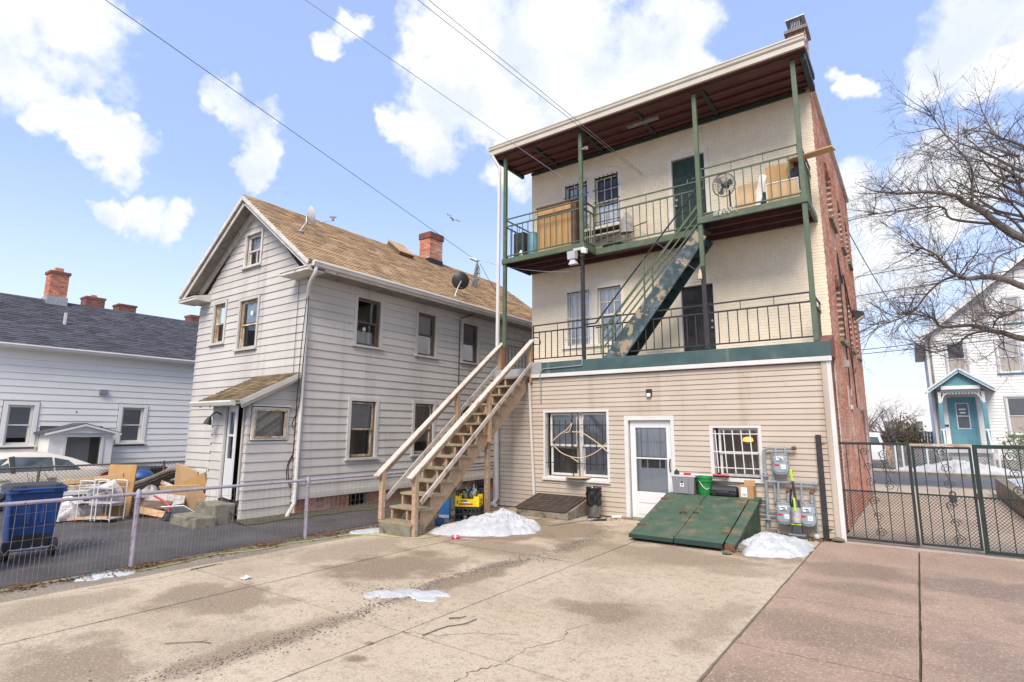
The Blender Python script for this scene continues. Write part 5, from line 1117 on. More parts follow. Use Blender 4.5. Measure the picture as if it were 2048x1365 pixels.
# ---- things standing on the bulkhead
tt = thing('storage_tote','grey plastic tote with grey lid on the green bulkhead','tote',(4.98,-.18,.636)); z = .637
def taper(b, x0_, x1_, y0_, y1_, z0_, z1_, k): 
    b.hexa([(x0_+k,y0_+k,z0_),(x1_-k,y0_+k,z0_),(x1_-k,y1_-k,z0_),(x0_+k,y1_-k,z0_),(x0_,y0_,z1_),(x1_,y0_,z1_),(x1_,y1_,z1_),(x0_,y1_,z1_)])
b = MB(); taper(b,4.76,5.22,-.33,-.04,z,z+.33,.025); b.build('body','gray_plastic',tt,bevel=.015); bpart(tt,'lid','gray_light',(4.74,5.24,-.34,-.03,z+.33,z+.37),bevel=.012); b = MB(); taper(b,4.88,5.10,-.345,-.3,z+.02,z+.30,.012); b.build('front_rib','gray_plastic',tt)
bpart(tt,'sticker','paper',(4.94,5.01,-.3425,-.3405,z+.15,z+.26)); bpart(tt,'sticker_print','ink',(4.947,5.003,-.3435,-.3425,z+.215,z+.25),(4.955,4.975,-.3435,-.3425,z+.17,z+.2),(4.98,4.995,-.3435,-.3425,z+.17,z+.2))
tt = thing('plastic_bucket','green plastic bucket with white handle between tote and black case','bucket',(5.38,-.2,.636))
MB().lathe([(.12,0),(.145,.33),(.155,.33),(.155,.345),(.148,.37),(.14,.37),(.13,.05)], (5.39,-.2,z), 28).build('body','green_bucket',tt,smooth=True); MB().lathe([(.152,.26),(.158,.265),(.158,.285),(.152,.29)], (5.39,-.2,z), 28).build('rib','green_bucket',tt,smooth=True)
MB().tube(smooth_path([(5.33,-.35,z+.27),(5.40,-.375,z+.18),(5.47,-.36,z+.13),(5.5,-.31,z+.15)]), .006, 6).build('handle','white_clean',tt)
sb = thing('snow_brush','red and black snow brush lying across the tote and bucket','brush',(5.2,-.2,1.02))
MB().beam((4.83,-.28,1.03),(5.62,-.22,1.025),.03,.022).build('shaft','white_clean',sb); MB().beam((5.0,-.27,1.035),(5.14,-.26,1.035),.045,.04).build('grip','red_paint',sb); MB().prism([(4.82,-.33,1.02),(4.92,-.3,1.02),(4.9,-.24,1.02),(4.83,-.22,1.07)], (0,0,.05)).build('scraper','black_plastic',sb)
MB().beam((5.56,-.24,1.04),(5.84,-.14,1.03),.10,.03).build('brush_back','red_paint',sb,bevel=.008); b = MB()
for i in range(30): t_ = i/29; b.beam((5.57+.26*t_,-.235+.095*t_,1.025),(5.575+.26*t_,-.26+.095*t_,.965),.012,.02)
b.build('bristles','black_plastic',sb)
tc_ = thing('tool_case','black moulded tool case lying on the green bulkhead','case',(5.75,-.18,.636))
b = MB(); taper(b,5.5,6.02,-.32,-.05,z,z+.10,.03); b.build('lower_shell','black_plastic',tc_,bevel=.03); b = MB(); b.hexa([(5.5,-.32,z+.105),(6.02,-.32,z+.105),(6.02,-.05,z+.105),(5.5,-.05,z+.105),(5.54,-.27,z+.195),(5.98,-.27,z+.195),(5.98,-.07,z+.195),(5.54,-.07,z+.195)]); b.build('upper_shell','black_plastic',tc_,bevel=.03); MB().tube(smooth_path([(5.66,-.32,z+.1),(5.66,-.36,z+.1),(5.86,-.36,z+.1),(5.86,-.32,z+.1)]), .012, 6).build('handle','black_plastic',tc_)
cb = thing('cardboard_box','small cardboard box with white label at the bulkhead corner','box',(6.17,-.18,.636))
bpart(cb,'body','cardboard',(6.05,6.31,-.3,-.06,z,z+.23),bevel=.004); MB().hexa([(6.1,-.075,z+.23),(6.3,-.075,z+.23),(6.3,-.06,z+.23),(6.1,-.06,z+.23),(6.1,-.06,z+.32),(6.3,-.06,z+.32),(6.3,-.045,z+.32),(6.1,-.045,z+.32)]).build('flap','cardboard',cb); bpart(cb,'sticker','paper',(6.09,6.2,-.304,-.301,z+.03,z+.2)); bpart(cb,'sticker_print','ink',*[(6.115+.016*i,6.123+.016*i,-.3055,-.3042,z+.05,z+.09) for i in range(5)])
# ---- gas meters and pipes
gm = thing('gas_pipework','grey gas pipes rising on the siding beside the barred window','pipes',(6.5,-.1,0))
def gp(P, r, name='pipe', k=3, mt='pipe_gray'): return MB().tube(smooth_path([(p[0],-p[1],p[2]) for p in P],k), r, 8).build(name, mt, gm, smooth=True)
gp([(6.47,.10,0),(6.50,.10,.6),(6.50,.10,1.42),(6.51,.10,1.52),(6.58,.10,1.57),(6.7,.10,1.57),(7.02,.10,1.575)], .028, k=4); gp([(6.64,.09,1.5),(6.645,.09,.62)], .018); gp([(6.52,.10,.955),(7.36,.10,.955)], .032)
MB().cyl((7.30,-.10,.955),(7.37,-.10,.955),.042,10).build('pipe_cap','pipe_gray',gm); MB().cyl((6.99,-.10,1.575),(7.06,-.10,1.585),.035,8).build('pipe_cap','rust',gm); MB().cyl((6.645,-.09,.59),(6.645,-.09,.64),.028,8).build('pipe_cap','pipe_gray',gm)
for z_ in (1.06,.28): MB().lathe([(.035,-.06),(.05,-.05),(.05,-.02),(.04,0),(.05,.03),(.05,.05),(.035,.06)], (6.5,-.1,z_), 10).build('valve','pipe_gray',gm,smooth=True); MB().beam((6.44,-.16,z_),(6.56,-.16,z_),.03,.03).build('valve_nut','pipe_gray',gm)
for z_ in (.52,.62,.34,.42): gp([(6.28,.05,z_),(6.5,.05,z_-.01)] if z_ > .5 else [(6.28,.05,z_),(6.68,.05,z_-.02)], .016)
def meter(cx, cz, lab, arms):
    t = thing('gas_meter', lab, 'meter', (cx,-.16,cz-.2)); k = 20; P = []
    for (x, z_) in ((-.12,.14),(-.13,.04),(-.115,.0),(-.13,-.06),(-.13,-.13),(-.09,-.19),(.0,-.205),(.09,-.19),(.13,-.13),(.13,-.06),(.115,.0),(.13,.04),(.12,.14),(.0,.15)): P.append((cx+x,-.10,cz+z_))
    MB().prism(P, (0,-.15,0)).build('body','meter',t,bevel=.018); MB().prism([(p[0]*.82+cx*.18,-.245,p[2]*.82+cz*.18) for p in P], (0,-.02,0)).build('face_plate','meter',t,bevel=.01)
    bpart(t,'index_window','paper',(cx-.06,cx+.06,-.285,-.255,cz+.06,cz+.125)); bpart(t,'index_digits','ink',(cx-.045,cx+.04,-.287,-.2855,cz+.095,cz+.11),(cx-.01,cx+.05,-.287,-.2855,cz+.068,cz+.085))
    bpart(t,'warning_label','red_paint',(cx-.10,cx-.02,-.268,-.2655,cz-.045,cz-.01)); bpart(t,'meter_tag','paper',(cx+.01,cx+.09,-.268,-.2655,cz-.09,cz-.015)); bpart(t,'tag_print','ink',(cx+.02,cx+.08,-.2692,-.2682,cz-.045,cz-.04),(cx+.02,cx+.06,-.2692,-.2682,cz-.07,cz-.063))
    bpart(t,'top_manifold','pipe_gray',(cx-.115,cx+.115,-.21,-.12,cz+.145,cz+.185),bevel=.008)
    for s_, h_ in zip((-1,1), arms): MB().tube([(cx+s_*.08,-.165,cz+.18),(cx+s_*.08,-.165,cz+.25),(cx+s_*.08,-.13,cz+h_)], .02, 8).build('pipe_union','pipe_gray',t,smooth=True); MB().lathe([(.032,0),(.032,.05)], (cx+s_*.08,-.165,cz+.2), 8).build('union_nut','galv',t)
meter(6.80, 1.30, 'topmost grey gas meter hanging by the barred window', (.27,.27))
meter(6.80, .42, 'lower grey gas meter next to the main riser', (.53,.36)); meter(7.18, .42, 'lower grey gas meter nearest the black gate post', (.53,.36))
MB().tube([(7.27,-.12,.78),(7.29,-.1,.7),(7.31,-.1,.1)], .02, 8).build('pipe','pipe_gray',gm); MB().cyl((7.25,-.14,.78),(7.29,-.09,.84),.035,8).build('pipe_cap','rust',gm); MB().cyl((6.86,-.14,.78),(6.9,-.09,.84),.035,8).build('pipe_cap','rust',gm)
# ---- upright vacuum
vc = thing('vacuum_cleaner','upright black and lime vacuum cleaner between the gas meters','vacuum',(7.02,-.42,0))
b = MB(); b.prism([(6.86,-.58,.03),(7.22,-.58,.03),(7.2,-.34,.03),(6.9,-.34,.03)], (0,0,.07)); b.build('floor_head','black_plastic',vc,bevel=.02); bpart(vc,'head_trim','lime',(6.87,7.21,-.592,-.578,.03,.055)); bpart(vc,'head_window','gray_plastic',(6.9,7.18,-.57,-.45,.1,.112))
b = MB(); b.hexa([(6.93,-.44,.1),(7.11,-.44,.1),(7.11,-.32,.1),(6.93,-.32,.1),(6.95,-.38,.3),(7.09,-.38,.3),(7.09,-.28,.3),(6.95,-.28,.3)]); b.build('motor_housing','black_plastic',vc,bevel=.02); bpart(vc,'lime_trim','lime',(6.94,7.10,-.405,-.39,.255,.275))
MB().tube([(7.02,-.36,.28),(7.02,-.31,.55)], [.075,.085], 14).build('dust_bin','clear_bag',vc,smooth=True); MB().tube([(7.02,-.32,.54),(7.02,-.29,.66)], [.085,.06], 14).build('bin_top','black_plastic',vc,smooth=True); MB().beam((7.02,-.405,.48),(7.01,-.38,.72),.035,.03).build('carry_handle','lime',vc,bevel=.01)
MB().tube([(7.02,-.27,.6),(6.99,-.24,.9),(6.97,-.23,1.16)], .022, 8).build('wand','black_plastic',vc,smooth=True); MB().beam((6.985,-.25,.99),(6.965,-.245,1.20),.045,.04).build('grip','lime',vc,bevel=.015); MB().tube(smooth_path([(6.96,-.24,.3),(6.92,-.22,.6),(6.95,-.22,.85)]), .016, 6).build('hose','cable',vc,smooth=True)
tag(MB().lathe([(.0,-.05),(.045,-.03),(.055,.0),(.045,.03),(0,.05)], (7.30,-.2,.06), 14).build('rubber_ball','gray_light',loc=(7.3,-.2,.05),smooth=True), 'small pale ball at the foot of the gate post', 'ball')
for (x,y,r_,l_) in ((7.62,-.12,.09,'broken pale stone under the gate hinge'),(6.33,-2.32,.06,'small broken stone in front of the green bulkhead')):
    b = MB(); rz = random.Random(int(x*10)); b.lathe([(r_*.6,0),(r_*1.3,r_*.2),(r_*1.1,r_*.5),(r_*.4,r_*.7)], (x,y,0), 9); b.v = [(v[0]+rz.uniform(-.02,.02),v[1]+rz.uniform(-.02,.02),v[2]+rz.uniform(0,.012)) for v in b.v]; tag(b.build('stone','old_concrete',loc=(x,y,0)), l_, 'stone')
# ---- things by the wall
tr = thing('trash_can','steel trash can lined with a black bag beside the iron hatch','trash can',(3.0,-.35,0))
MB().lathe([(.125,0),(.13,.02),(.145,.42),(.14,.42)], (3.0,-.34,0), 24).build('body','steel_can',tr,smooth=True); MB().lathe([(.14,0),(.142,.035),(.13,.04)], (3.0,-.34,-.001), 24).build('base_ring','black_plastic',tr)
b = MB(); rt_ = random.Random(1); n_ = 28; prof = [(.15,.30),(.17,.34),(.165,.42),(.175,.5),(.165,.58),(.175,.64),(.16,.655),(.14,.62)]
b.lathe(prof, (3.0,-.34,0), n_); b.v = [(3.0+(v[0]-3.0)*(1+rt_.uniform(-.09,.09)), -.34+(v[1]+.34)*(1+rt_.uniform(-.09,.09)), v[2]+(rt_.uniform(-.06,.03) if v[2] < .36 else rt_.uniform(-.015,.015))) for v in b.v]; b.build('bin_liner','black_bag',tr,smooth=False); bpart(tr,'pedal','black_plastic',(2.93,3.07,-.55,-.46,.01,.03))
fs_ = thing('floor_squeegee','grey handled floor squeegee lying in front of the trash can','squeegee',(2.95,-1.2,0)); MB().tube([(2.76,-1.82,.018),(3.1,-.78,.03)], .014, 8).build('handle','galv',fs_,smooth=True); MB().prism([(3.06,-.86,.02),(3.16,-.8,.02),(3.24,-.66,.02),(3.1,-.70,.02)], (0,0,.03)).build('bracket','galv',fs_); MB().beam((3.12,-.78,.02),(3.38,-.52,.02),.05,.035).build('blade','black_plastic',fs_)
tag(MB().cyl((3.32,-.14,.03),(3.5,-.02,.03),.025,10).build('paper_tube','paper',loc=(3.4,-.1,0)), 'white paper tube on the ground left of the white door', 'litter')
tag(MB().cyl((3.52,-.06,.025),(3.58,-.03,.025),.022,8).build('red_scrap','red_paint',loc=(3.55,-.05,0)), 'small red plastic scrap by the white door', 'litter')
# ---- crates under the stairs
def crate(loc, w_, d_, h_, mt, lab, ang, group=None):
    t = thing('bottle_crate', lab, 'crate', loc, group); x, y, z = loc; c, s = math.cos(ang), math.sin(ang); Q = lambda u, v, q: (x+u*c-v*s, y+u*s+v*c, z+q)
    def rb(u0_,u1_,v0_,v1_,z0_,z1_): return [Q(u0_,v0_,z0_),Q(u1_,v0_,z0_),Q(u1_,v1_,z0_),Q(u0_,v1_,z0_),Q(u0_,v0_,z1_),Q(u1_,v0_,z1_),Q(u1_,v1_,z1_),Q(u0_,v1_,z1_)]
    for side in range(4):
        b = MB(); k = 6
        L_ = w_ if side < 2 else d_
        for (za, zb_) in ((0,.05),(h_*.45,h_*.55),(h_-.05,h_)):
            if side < 2: v = -d_/2 if side == 0 else d_/2; b.hexa(rb(-w_/2,w_/2,v-.008,v+.008,za,zb_))
            else: u = -w_/2 if side == 2 else w_/2; b.hexa(rb(u-.008,u+.008,-d_/2,d_/2,za,zb_))
        for i in range(k+1):
            q = -L_/2+L_*i/k
            if side < 2: v = -d_/2 if side == 0 else d_/2; b.hexa(rb(q-.012,q+.012,v-.007,v+.007,.0,h_-.002))
            else: u = -w_/2 if side == 2 else w_/2; b.hexa(rb(u-.007,u+.007,q-.012,q+.012,0,h_-.002))
        b.build('side_panel', mt, t)
    b = MB(); b.hexa(rb(-w_/2,w_/2,-d_/2,d_/2,.0,.012)); b.build('base', mt, t); return t, Q
def bottles(Q, w_, d_, z_, n, seed, loc, lab):
    rb_ = random.Random(seed)
    for i in range(n):
        u, v = rb_.uniform(-w_/2+.05,w_/2-.05), rb_.uniform(-d_/2+.05,d_/2-.05); p = Vector(Q(u,v,z_)); a = Vector((rb_.uniform(-.8,.8),rb_.uniform(-.8,.8),rb_.uniform(.3,1))).normalized()
        mt = rb_.choice(['glass_bottle','glass_bottle2','clear_bag','gray_light'])
        o = MB().lathe([(.028,0),(.032,.01),(.032,.12),(.012,.17),(.012,.21),(.014,.21),(.014,.22)], p, 10, a).build('empty_bottle', mt, loc=p, smooth=True); tag(o, lab, 'bottle', lab.replace('empty bottle','empty bottles'))
mat('glass_bottle', (.03,.06,.03), None, 1, .15); mat('glass_bottle2', (.16,.22,.10), None, 1, .2)
t1, Q1 = crate((.62,-1.72,0), .42, .46, .29, 'black_plastic', 'black bottle crate on the ground behind the blue box', .15); t2, Q2 = crate((1.0,-2.2,0), .50, .42, .30, 'black_plastic', 'black bottle crate under the yellow carton', .5); t3, Q3 = crate((.62,-1.72,.292), .42, .46, .27, 'black_plastic', 'upper black bottle crate stacked behind the yellow carton', .15)
for Q_, sd_, lb in ((Q2,2,'empty bottle inside the black crate under the yellow carton'),(Q3,3,'empty bottle inside the upper black crate behind the yellow carton')): bottles(Q_, .34, .36, .03 if sd_ == 2 else .16, 7, sd_, None, lb)
yc = thing('yellow_carton','yellow printed carton of bottles on top of a black crate','carton',(1.0,-2.2,.305)); c, s = math.cos(.5), math.sin(.5); QY = lambda u, v, q: (1.0+(u*c-v*s)*1.2, -2.2+(u*s+v*c)*1.2, .303+q*1.2)
def ybox(b,u0_,u1_,v0_,v1_,z0_,z1_): b.hexa([QY(u0_,v0_,z0_),QY(u1_,v0_,z0_),QY(u1_,v1_,z0_),QY(u0_,v1_,z0_),QY(u0_,v0_,z1_),QY(u1_,v0_,z1_),QY(u1_,v1_,z1_),QY(u0_,v1_,z1_)])
for (u0_,u1_,v0_,v1_,zz_) in ((-.21,.21,-.20,-.194,.17),(-.21,.21,.194,.20,.17),(-.21,-.204,-.194,.194,.17),(.204,.21,-.194,.194,.17)):
    b = MB(); ybox(b,u0_,u1_,v0_,v1_,0,.13)
    if u1_-u0_ > .1: ybox(b,u0_,u0_+.1,v0_,v1_,.13,.175); ybox(b,u1_-.1,u1_,v0_,v1_,.13,.175)
    else: ybox(b,u0_,u1_,v0_,v0_+.1,.13,.175); ybox(b,u0_,u1_,v1_-.1,v1_,.13,.175)
    b.build('side_panel','yellow_card',yc)
b = MB(); ybox(b,-.2,.2,-.19,.19,0,.01); b.build('base','yellow_card',yc)
b = MB(); ybox(b,-.15,.10,-.2015,-.2002,.03,.055); ybox(b,.2102,.2115,-.16,.1,.025,.05); b.build('red_print','red_paint',yc); b = MB(); ybox(b,-.12,.0,-.2015,-.2002,.085,.105); ybox(b,.2102,.2115,-.05,.08,.08,.105); ybox(b,-.18,-.165,-.2015,-.2002,.04,.1); b.build('dark_print','ink',yc); b = MB(); ybox(b,-.06,.05,-.2015,-.2003,.06,.08); b.build('pale_print','paper',yc)
bottles(lambda u,v,q: QY(u,v,q), .36, .34, .13, 14, 7, None, 'empty bottle heaped in the yellow carton')
bx = thing('blue_carton','tall blue carton leaning against the black crates','carton',(.5,-2.42,0)); b = MB(); b.hexa([(.42,-2.5,0),(.60,-2.38,0),(.54,-2.28,0),(.36,-2.4,0),(.42,-2.5,.42),(.60,-2.38,.42),(.54,-2.28,.42),(.36,-2.4,.42)]); b.build('body','blue_card',bx); b = MB(); b.hexa([(.424,-2.506,.03),(.598,-2.39,.03),(.596,-2.386,.03),(.422,-2.502,.03),(.424,-2.506,.09),(.598,-2.39,.09),(.596,-2.386,.09),(.422,-2.502,.09)]); b.build('white_band','paper',bx)
tag(MB().lathe([(.05,0),(.09,.02),(.1,.1),(.08,.14),(.03,.16)], (.98,-3.1,0), 16).build('blue_jug','blue_bin',loc=(.98,-3.1,0),smooth=True), 'blue plastic jug on the ground behind the wooden stringer', 'jug')
cn = thing('drink_can','crushed pink drink can in front of the snow heap','can',(2.15,-3.95,0)); MB().tube([(2.09,-3.98,.034),(2.1,-3.975,.034),(2.2,-3.915,.034),(2.21,-3.91,.034)], [.026,.034,.034,.028], 14).build('body','pink_can',cn,smooth=True); MB().tube([(2.14,-3.951,.034),(2.16,-3.939,.034)], .0345, 14).build('label_band','paper',cn)
mat('pink_stain', (.62,.30,.34), (.5,.3,.3), 20, .6); b = MB(); b.prism([(2.3+.14*math.cos(a*.7)*1.4,-3.84+.05*math.sin(a*.7)+.05*math.cos(a*.7),.003) for a in range(9)], (0,0,.003)); tag(b.build('spilled_drink','pink_stain',loc=(2.3,-3.84,0)), 'pink spill trailing from the crushed can', 'spill')
# ---- small litter and twigs, hose
hs_ = [(.04,-11.5),(.0,-10.4),(.05,-9.55),(-.0,-9.0),(.24,-8.3),(.22,-7.7),(.1,-7.1),(.30,-6.5),(.24,-5.9),(.36,-5.4),(.40,-4.85),(.75,-4.6),(1.05,-4.55),(1.65,-4.28),(1.75,-3.9)]
tag(MB().tube(smooth_path([(x,y,.012) for x,y in hs_],8), .009, 6).build('garden_hose','hose',loc=(.2,-7,0),smooth=True), 'thin lime green hose along the foot of the wire fence', 'hose')
def twig(P, r, lab):
    b = MB(); b.tube(smooth_path([(x,y,.01) for x,y in P],4), r, 5); x, y = P[len(P)//2]; b.tube([(x,y,.01),(x+.05,y+.06,.02)], r*.6, 4); tag(b.build('fallen_twig','bark',loc=(x,y,0)), lab, 'twig')
twig([(5.0,-7.65),(5.02,-7.35),(5.1,-7.2),(5.12,-7.0)], .005, 'long bent twig on the middle beige slab'); twig([(4.88,-7.15),(4.95,-7.08)], .009, 'short thick twig beside the long bent one'); twig([(3.3,-9.15),(3.5,-8.95),(3.62,-8.9)], .004, 'thin twig at the near end of the slabs'); twig([(.75,-7.75),(.72,-7.4)], .007, 'dark twig on the strip by the fence')
b = MB(); 
for i in range(5): b.quad((1.72+random.uniform(-.05,.05),-7.55+random.uniform(-.05,.05),.006+i*.006),(1.8+random.uniform(-.03,.03),-7.6,.012),(1.82,-7.5,.02+random.uniform(0,.02)),(1.7,-7.48,.01))
tag(b.build('paper_scrap','paper',loc=(1.75,-7.55,0)), 'crumpled white paper scrap on the near slab', 'litter')
b = MB()
for i in range(14): y = -9.0+.05*i; b.quad((.03+random.uniform(-.05,.05),y,.012),(.1,y+.02,.03),(.09,y+.06,.014),(.0,y+.05,.025))
tag(b.build('blue_wrapper','teal',loc=(.05,-8.7,0)), 'crumpled blue wrapper under the wire fence', 'litter')
# ================================================================ BINS AND SALVAGE IN THE NEIGHBOUR'S YARD
def cart(loc, ang, mt, lab, sc=1.0, mark=None):
    t = thing('wheeled_bin', lab, 'bin', loc); c, s = math.cos(ang), math.sin(ang); X = lambda u, v, z: (loc[0]+(u*c-v*s)*sc, loc[1]+(u*s+v*c)*sc, loc[2]+z*sc)
    def hx(b, u0a,u1a,v0a,v1a,za,u0b,u1b,v0b,v1b,zb_): return b.hexa([X(u0a,v0a,za),X(u1a,v0a,za),X(u1a,v1a,za),X(u0a,v1a,za),X(u0b,v0b,zb_),X(u1b,v0b,zb_),X(u1b,v1b,zb_),X(u0b,v1b,zb_)])
    b = MB(); hx(b,-.24,.24,-.25,.25,.1,-.31,.31,-.36,.36,.95); b.build('body',mt,t,bevel=.03); b = MB(); hx(b,-.34,.34,-.39,.39,.93,-.34,.34,-.39,.39,.985); b.build('rim',mt,t,bevel=.012)
    b = MB(); hx(b,-.36,.36,-.40,.41,.99,-.30,.30,-.34,.36,1.05); b.build('lid','black_plastic',t,bevel=.02)
    for u in (-.2,.2): b = MB(); hx(b,u-.035,u+.035,-.45,-.36,.97,u-.035,u+.035,-.43,-.3,1.06); b.build('hinge','black_plastic',t,bevel=.01)
    b = MB(); b.tube([X(-.3,-.44,1.0),X(.3,-.44,1.0)], .018*sc, 8); b.build('handle_bar',mt,t)
    for u in (-.27,.27): b = MB(); b.cyl(X(u-.04,-.26,.13),X(u+.04,-.26,.13),.13*sc,20); w_ = b.build('wheel','tyre',t,bevel=.012); b = MB(); b.cyl(X(u-.045,-.26,.13),X(u+.045,-.26,.13),.06*sc,14); b.build('hub','black_plastic',w_)
    b = MB(); b.cyl(X(-.26,-.26,.13),X(.26,-.26,.13),.014,8); b.build('axle','galv',t); b = MB(); hx(b,-.2,.2,-.27,-.24,.16,-.22,.22,-.29,-.26,.34); b.build('rear_recess','black_plastic',t)
    b = MB(); hx(b,-.1,-.06,-.345,-.30,.5,-.1,-.06,-.36,-.33,.9); hx(b,.06,.10,-.345,-.30,.5,.06,.10,-.36,-.33,.9); b.build('rib',mt,t)
    if mark:
        b = MB(); b.tube([X(u, v, z) for u, v, z in mark], .022, 4); b.build('painted_mark','paper',t)
    return t
cart((-2.16,-8.79,0), R(84), 'blue_bin', 'blue wheeled recycling bin behind the wire fence')
cart((-1.55,-9.62,0), R(70), 'black_plastic', 'black wheeled bin with a white painted mark at the frame edge', .93, mark=[(-.12,-.315,.62),(.12,-.315,.62),(.02,-.29,.40),(.12,-.29,.40),(-.05,-.265,.2)])
def board(name, mt, lab, cat, c, u, v, w_, h_, t_, group=None):
    c, u, v = Vector(c), Vector(u).normalized(), Vector(v).normalized(); n = u.cross(v).normalized(); u_, v_ = u*(w_/2), v*(h_/2); n_ = n*(t_/2)
    b = MB(); b.hexa([c-u_-v_-n_,c+u_-v_-n_,c+u_+v_-n_,c-u_+v_-n_,c-u_-v_+n_,c+u_-v_+n_,c+u_+v_+n_,c-u_+v_+n_]); o = b.build(name, mt, loc=c); return tag(o, lab, cat, group)
board('plywood_sheet','plywood','tall orange plywood sheet standing upright in the junk pile','board',(-5.55,-6.40,.54),(.87,.49,.0),(-.12,.10,1),.66,1.10,.03)
rk = thing('wire_rack','white tubular shelf rack standing in the junk pile','rack',(-5.0,-6.9,0)); c_, s_ = .9, .43; K = lambda u, v, z: (-5.05+u*c_-v*s_, -6.88+u*s_+v*c_, z)
for v in (-.17,.17):
    b = MB(); b.tube(smooth_path([K(-.40,v,.01),K(-.40,v,.72),K(-.37,v,.80),K(-.08,v,.80),K(-.05,v,.72),K(-.05,v,.01)],4), .011, 6); b.tube(smooth_path([K(.05,v,.01),K(.05,v,.72),K(.08,v,.80),K(.37,v,.80),K(.4,v,.72),K(.4,v,.01)],4), .011, 6); b.build('frame','white_clean',rk,smooth=True)
for z in (.05,.36,.66):
    b = MB(); b.hexa([K(-.4,-.17,z),K(.4,-.17,z),K(.4,.17,z),K(-.4,.17,z),K(-.4,-.17,z+.012),K(.4,-.17,z+.012),K(.4,.17,z+.012),K(-.4,.17,z+.012)]); b.build('shelf','gray_light',rk)
def lump(name, mt, lab, cat, loc, rx, ry, h, seed, sm=True):
    rz = random.Random(seed); b = MB(); n, m_ = 18, 8
    ph = [rz.uniform(0,6.28) for _ in range(6)]
    for i in range(m_+1):
        t = i/m_*math.pi/2
        for j in range(n):
            a = 2*math.pi*j/n; k = 1+.13*math.sin(3*a+ph[0]+t*2)+.1*math.sin(5*a+ph[1]-t*3)+.07*math.sin(9*a+ph[2])+rz.uniform(-.04,.04)
            b.v.append((loc[0]+rx*math.cos(t)*math.cos(a)*k, loc[1]+ry*math.cos(t)*math.sin(a)*k, loc[2]+h*math.sin(t)*(1+.12*math.sin(4*a+ph[3]))))
    for i in range(m_):
        for j in range(n): j2 = (j+1) % n; b.f.append((i*n+j, i*n+j2, (i+1)*n+j2, (i+1)*n+j))
    return tag(b.build(name, mt, loc=loc, smooth=sm), lab, cat)
lump('plastic_bag','clear_bag','clear plastic sack of rubbish left of the white rack','bag',(-5.75,-7.25,0),.36,.3,.36,2); lump('plastic_bag','paper','crumpled white bag on top of the clear sack','bag',(-5.9,-7.2,.3),.28,.22,.14,5); lump('cloth_heap','cloth_gray','brown cloth heap behind the white rack','cloth',(-5.55,-6.55,.25),.3,.3,.42,8)
lump('cloth_heap','navy','dark blue cloth lying in front of the broken panels','cloth',(-4.05,-5.95,.0),.17,.14,.14,9)
board('loose_plank','pale_ply','long pale plank sloping over the junk pile','plank',(-5.9,-6.8,.78),(.9,.45,.13),(.1,-.2,1),1.5,.09,.03); board('loose_plank','gray_light','grey slat lying low in the junk pile','plank',(-5.9,-7.15,.52),(.9,.4,.08),(0,-.5,1),1.1,.08,.04); board('loose_plank','pale_ply','low pale batten at the foot of the white rack','plank',(-5.35,-7.2,.05),(.85,.5,.04),(0,0,1),1.4,.05,.06); board('loose_plank','white','white folded leg across the top of the rack','plank',(-5.1,-6.9,.66),(.8,.35,.35),(-.3,-.2,1),.75,.1,.03); board('loose_plank','rust_trim','brown batten behind the white rack','plank',(-5.75,-6.9,.62),(.9,.45,.05),(0,-.4,1),1.2,.12,.04)
board('wood_panel','pale_ply','pale broken wood panel leaning by the concrete steps','panel',(-4.55,-5.45,.36),(.95,.30,.06),(-.25,-.42,.87),1.15,.62,.03); board('wood_panel','pale_ply','slanting pale wood panel behind the broken one','panel',(-5.13,-5.20,0.64),(.8,.3,-.25),(.25,-.1,.95),.66,.72,.03); board('wood_panel','plywood','small orange wood panel against the grey wall','panel',(-4.73,-5.17,0.62),(.8,.3,.35),(-.3,-.1,.95),.62,.34,.03)
board('white_sheet','white_clean','white board standing against the grey porch corner','board',(-5.05,-5.02,0.6),(.95,.2,0),(0,-.1,1),.75,.7,.02); board('white_sheet','white_clean','white board lying at the foot of the concrete steps','board',(-4.15,-5.7,.13),(.9,.3,.08),(-.2,-.7,.5),.62,.42,.02)
board('wood_panel','brown_trim','dark brown panel lying flat in the junk pile','panel',(-5.25,-5.95,.22),(.85,.5,.08),(-.3,.6,.35),1.3,.5,.04); board('wood_panel','cloth_gray','reddish grey panel under the broken panels','panel',(-4.95,-5.7,.3),(.85,.5,.2),(-.4,.3,.6),1.0,.4,.04)
b = MB(); b.tube(smooth_path([(-4.9,-5.95,.42),(-4.6,-5.9,.34),(-4.4,-5.85,.24),(-4.25,-5.9,.12)]), .02, 6); tag(b.build('red_hose','red_paint',loc=(-4.6,-5.9,.3),smooth=True),'red tubing lying on the broken panels','tubing')
for k_, (p_, u_, v_, w_, h_, mt_, lb_) in enumerate((((-5.35,-6.15,.12),(.8,.55,.1),(-.5,.6,.3),.8,.3,'brown_trim','low dark board in front of the plywood sheet'),((-4.75,-6.05,.1),(.85,.4,-.12),(-.2,.3,.9),.7,.14,'pale_ply','short pale batten before the reddish panel'),((-6.0,-6.25,.35),(.7,.6,.4),(-.3,.2,.9),.7,.25,'dark_wood','dark tilted board left of the plywood sheet'),((-5.15,-5.35,.5),(.8,.5,-.35),(0,.3,.9),.9,.08,'rust_trim','thin rusty batten over the reddish panel'))): board('loose_plank',mt_,lb_,'plank',p_,u_,v_,w_,h_,.03)
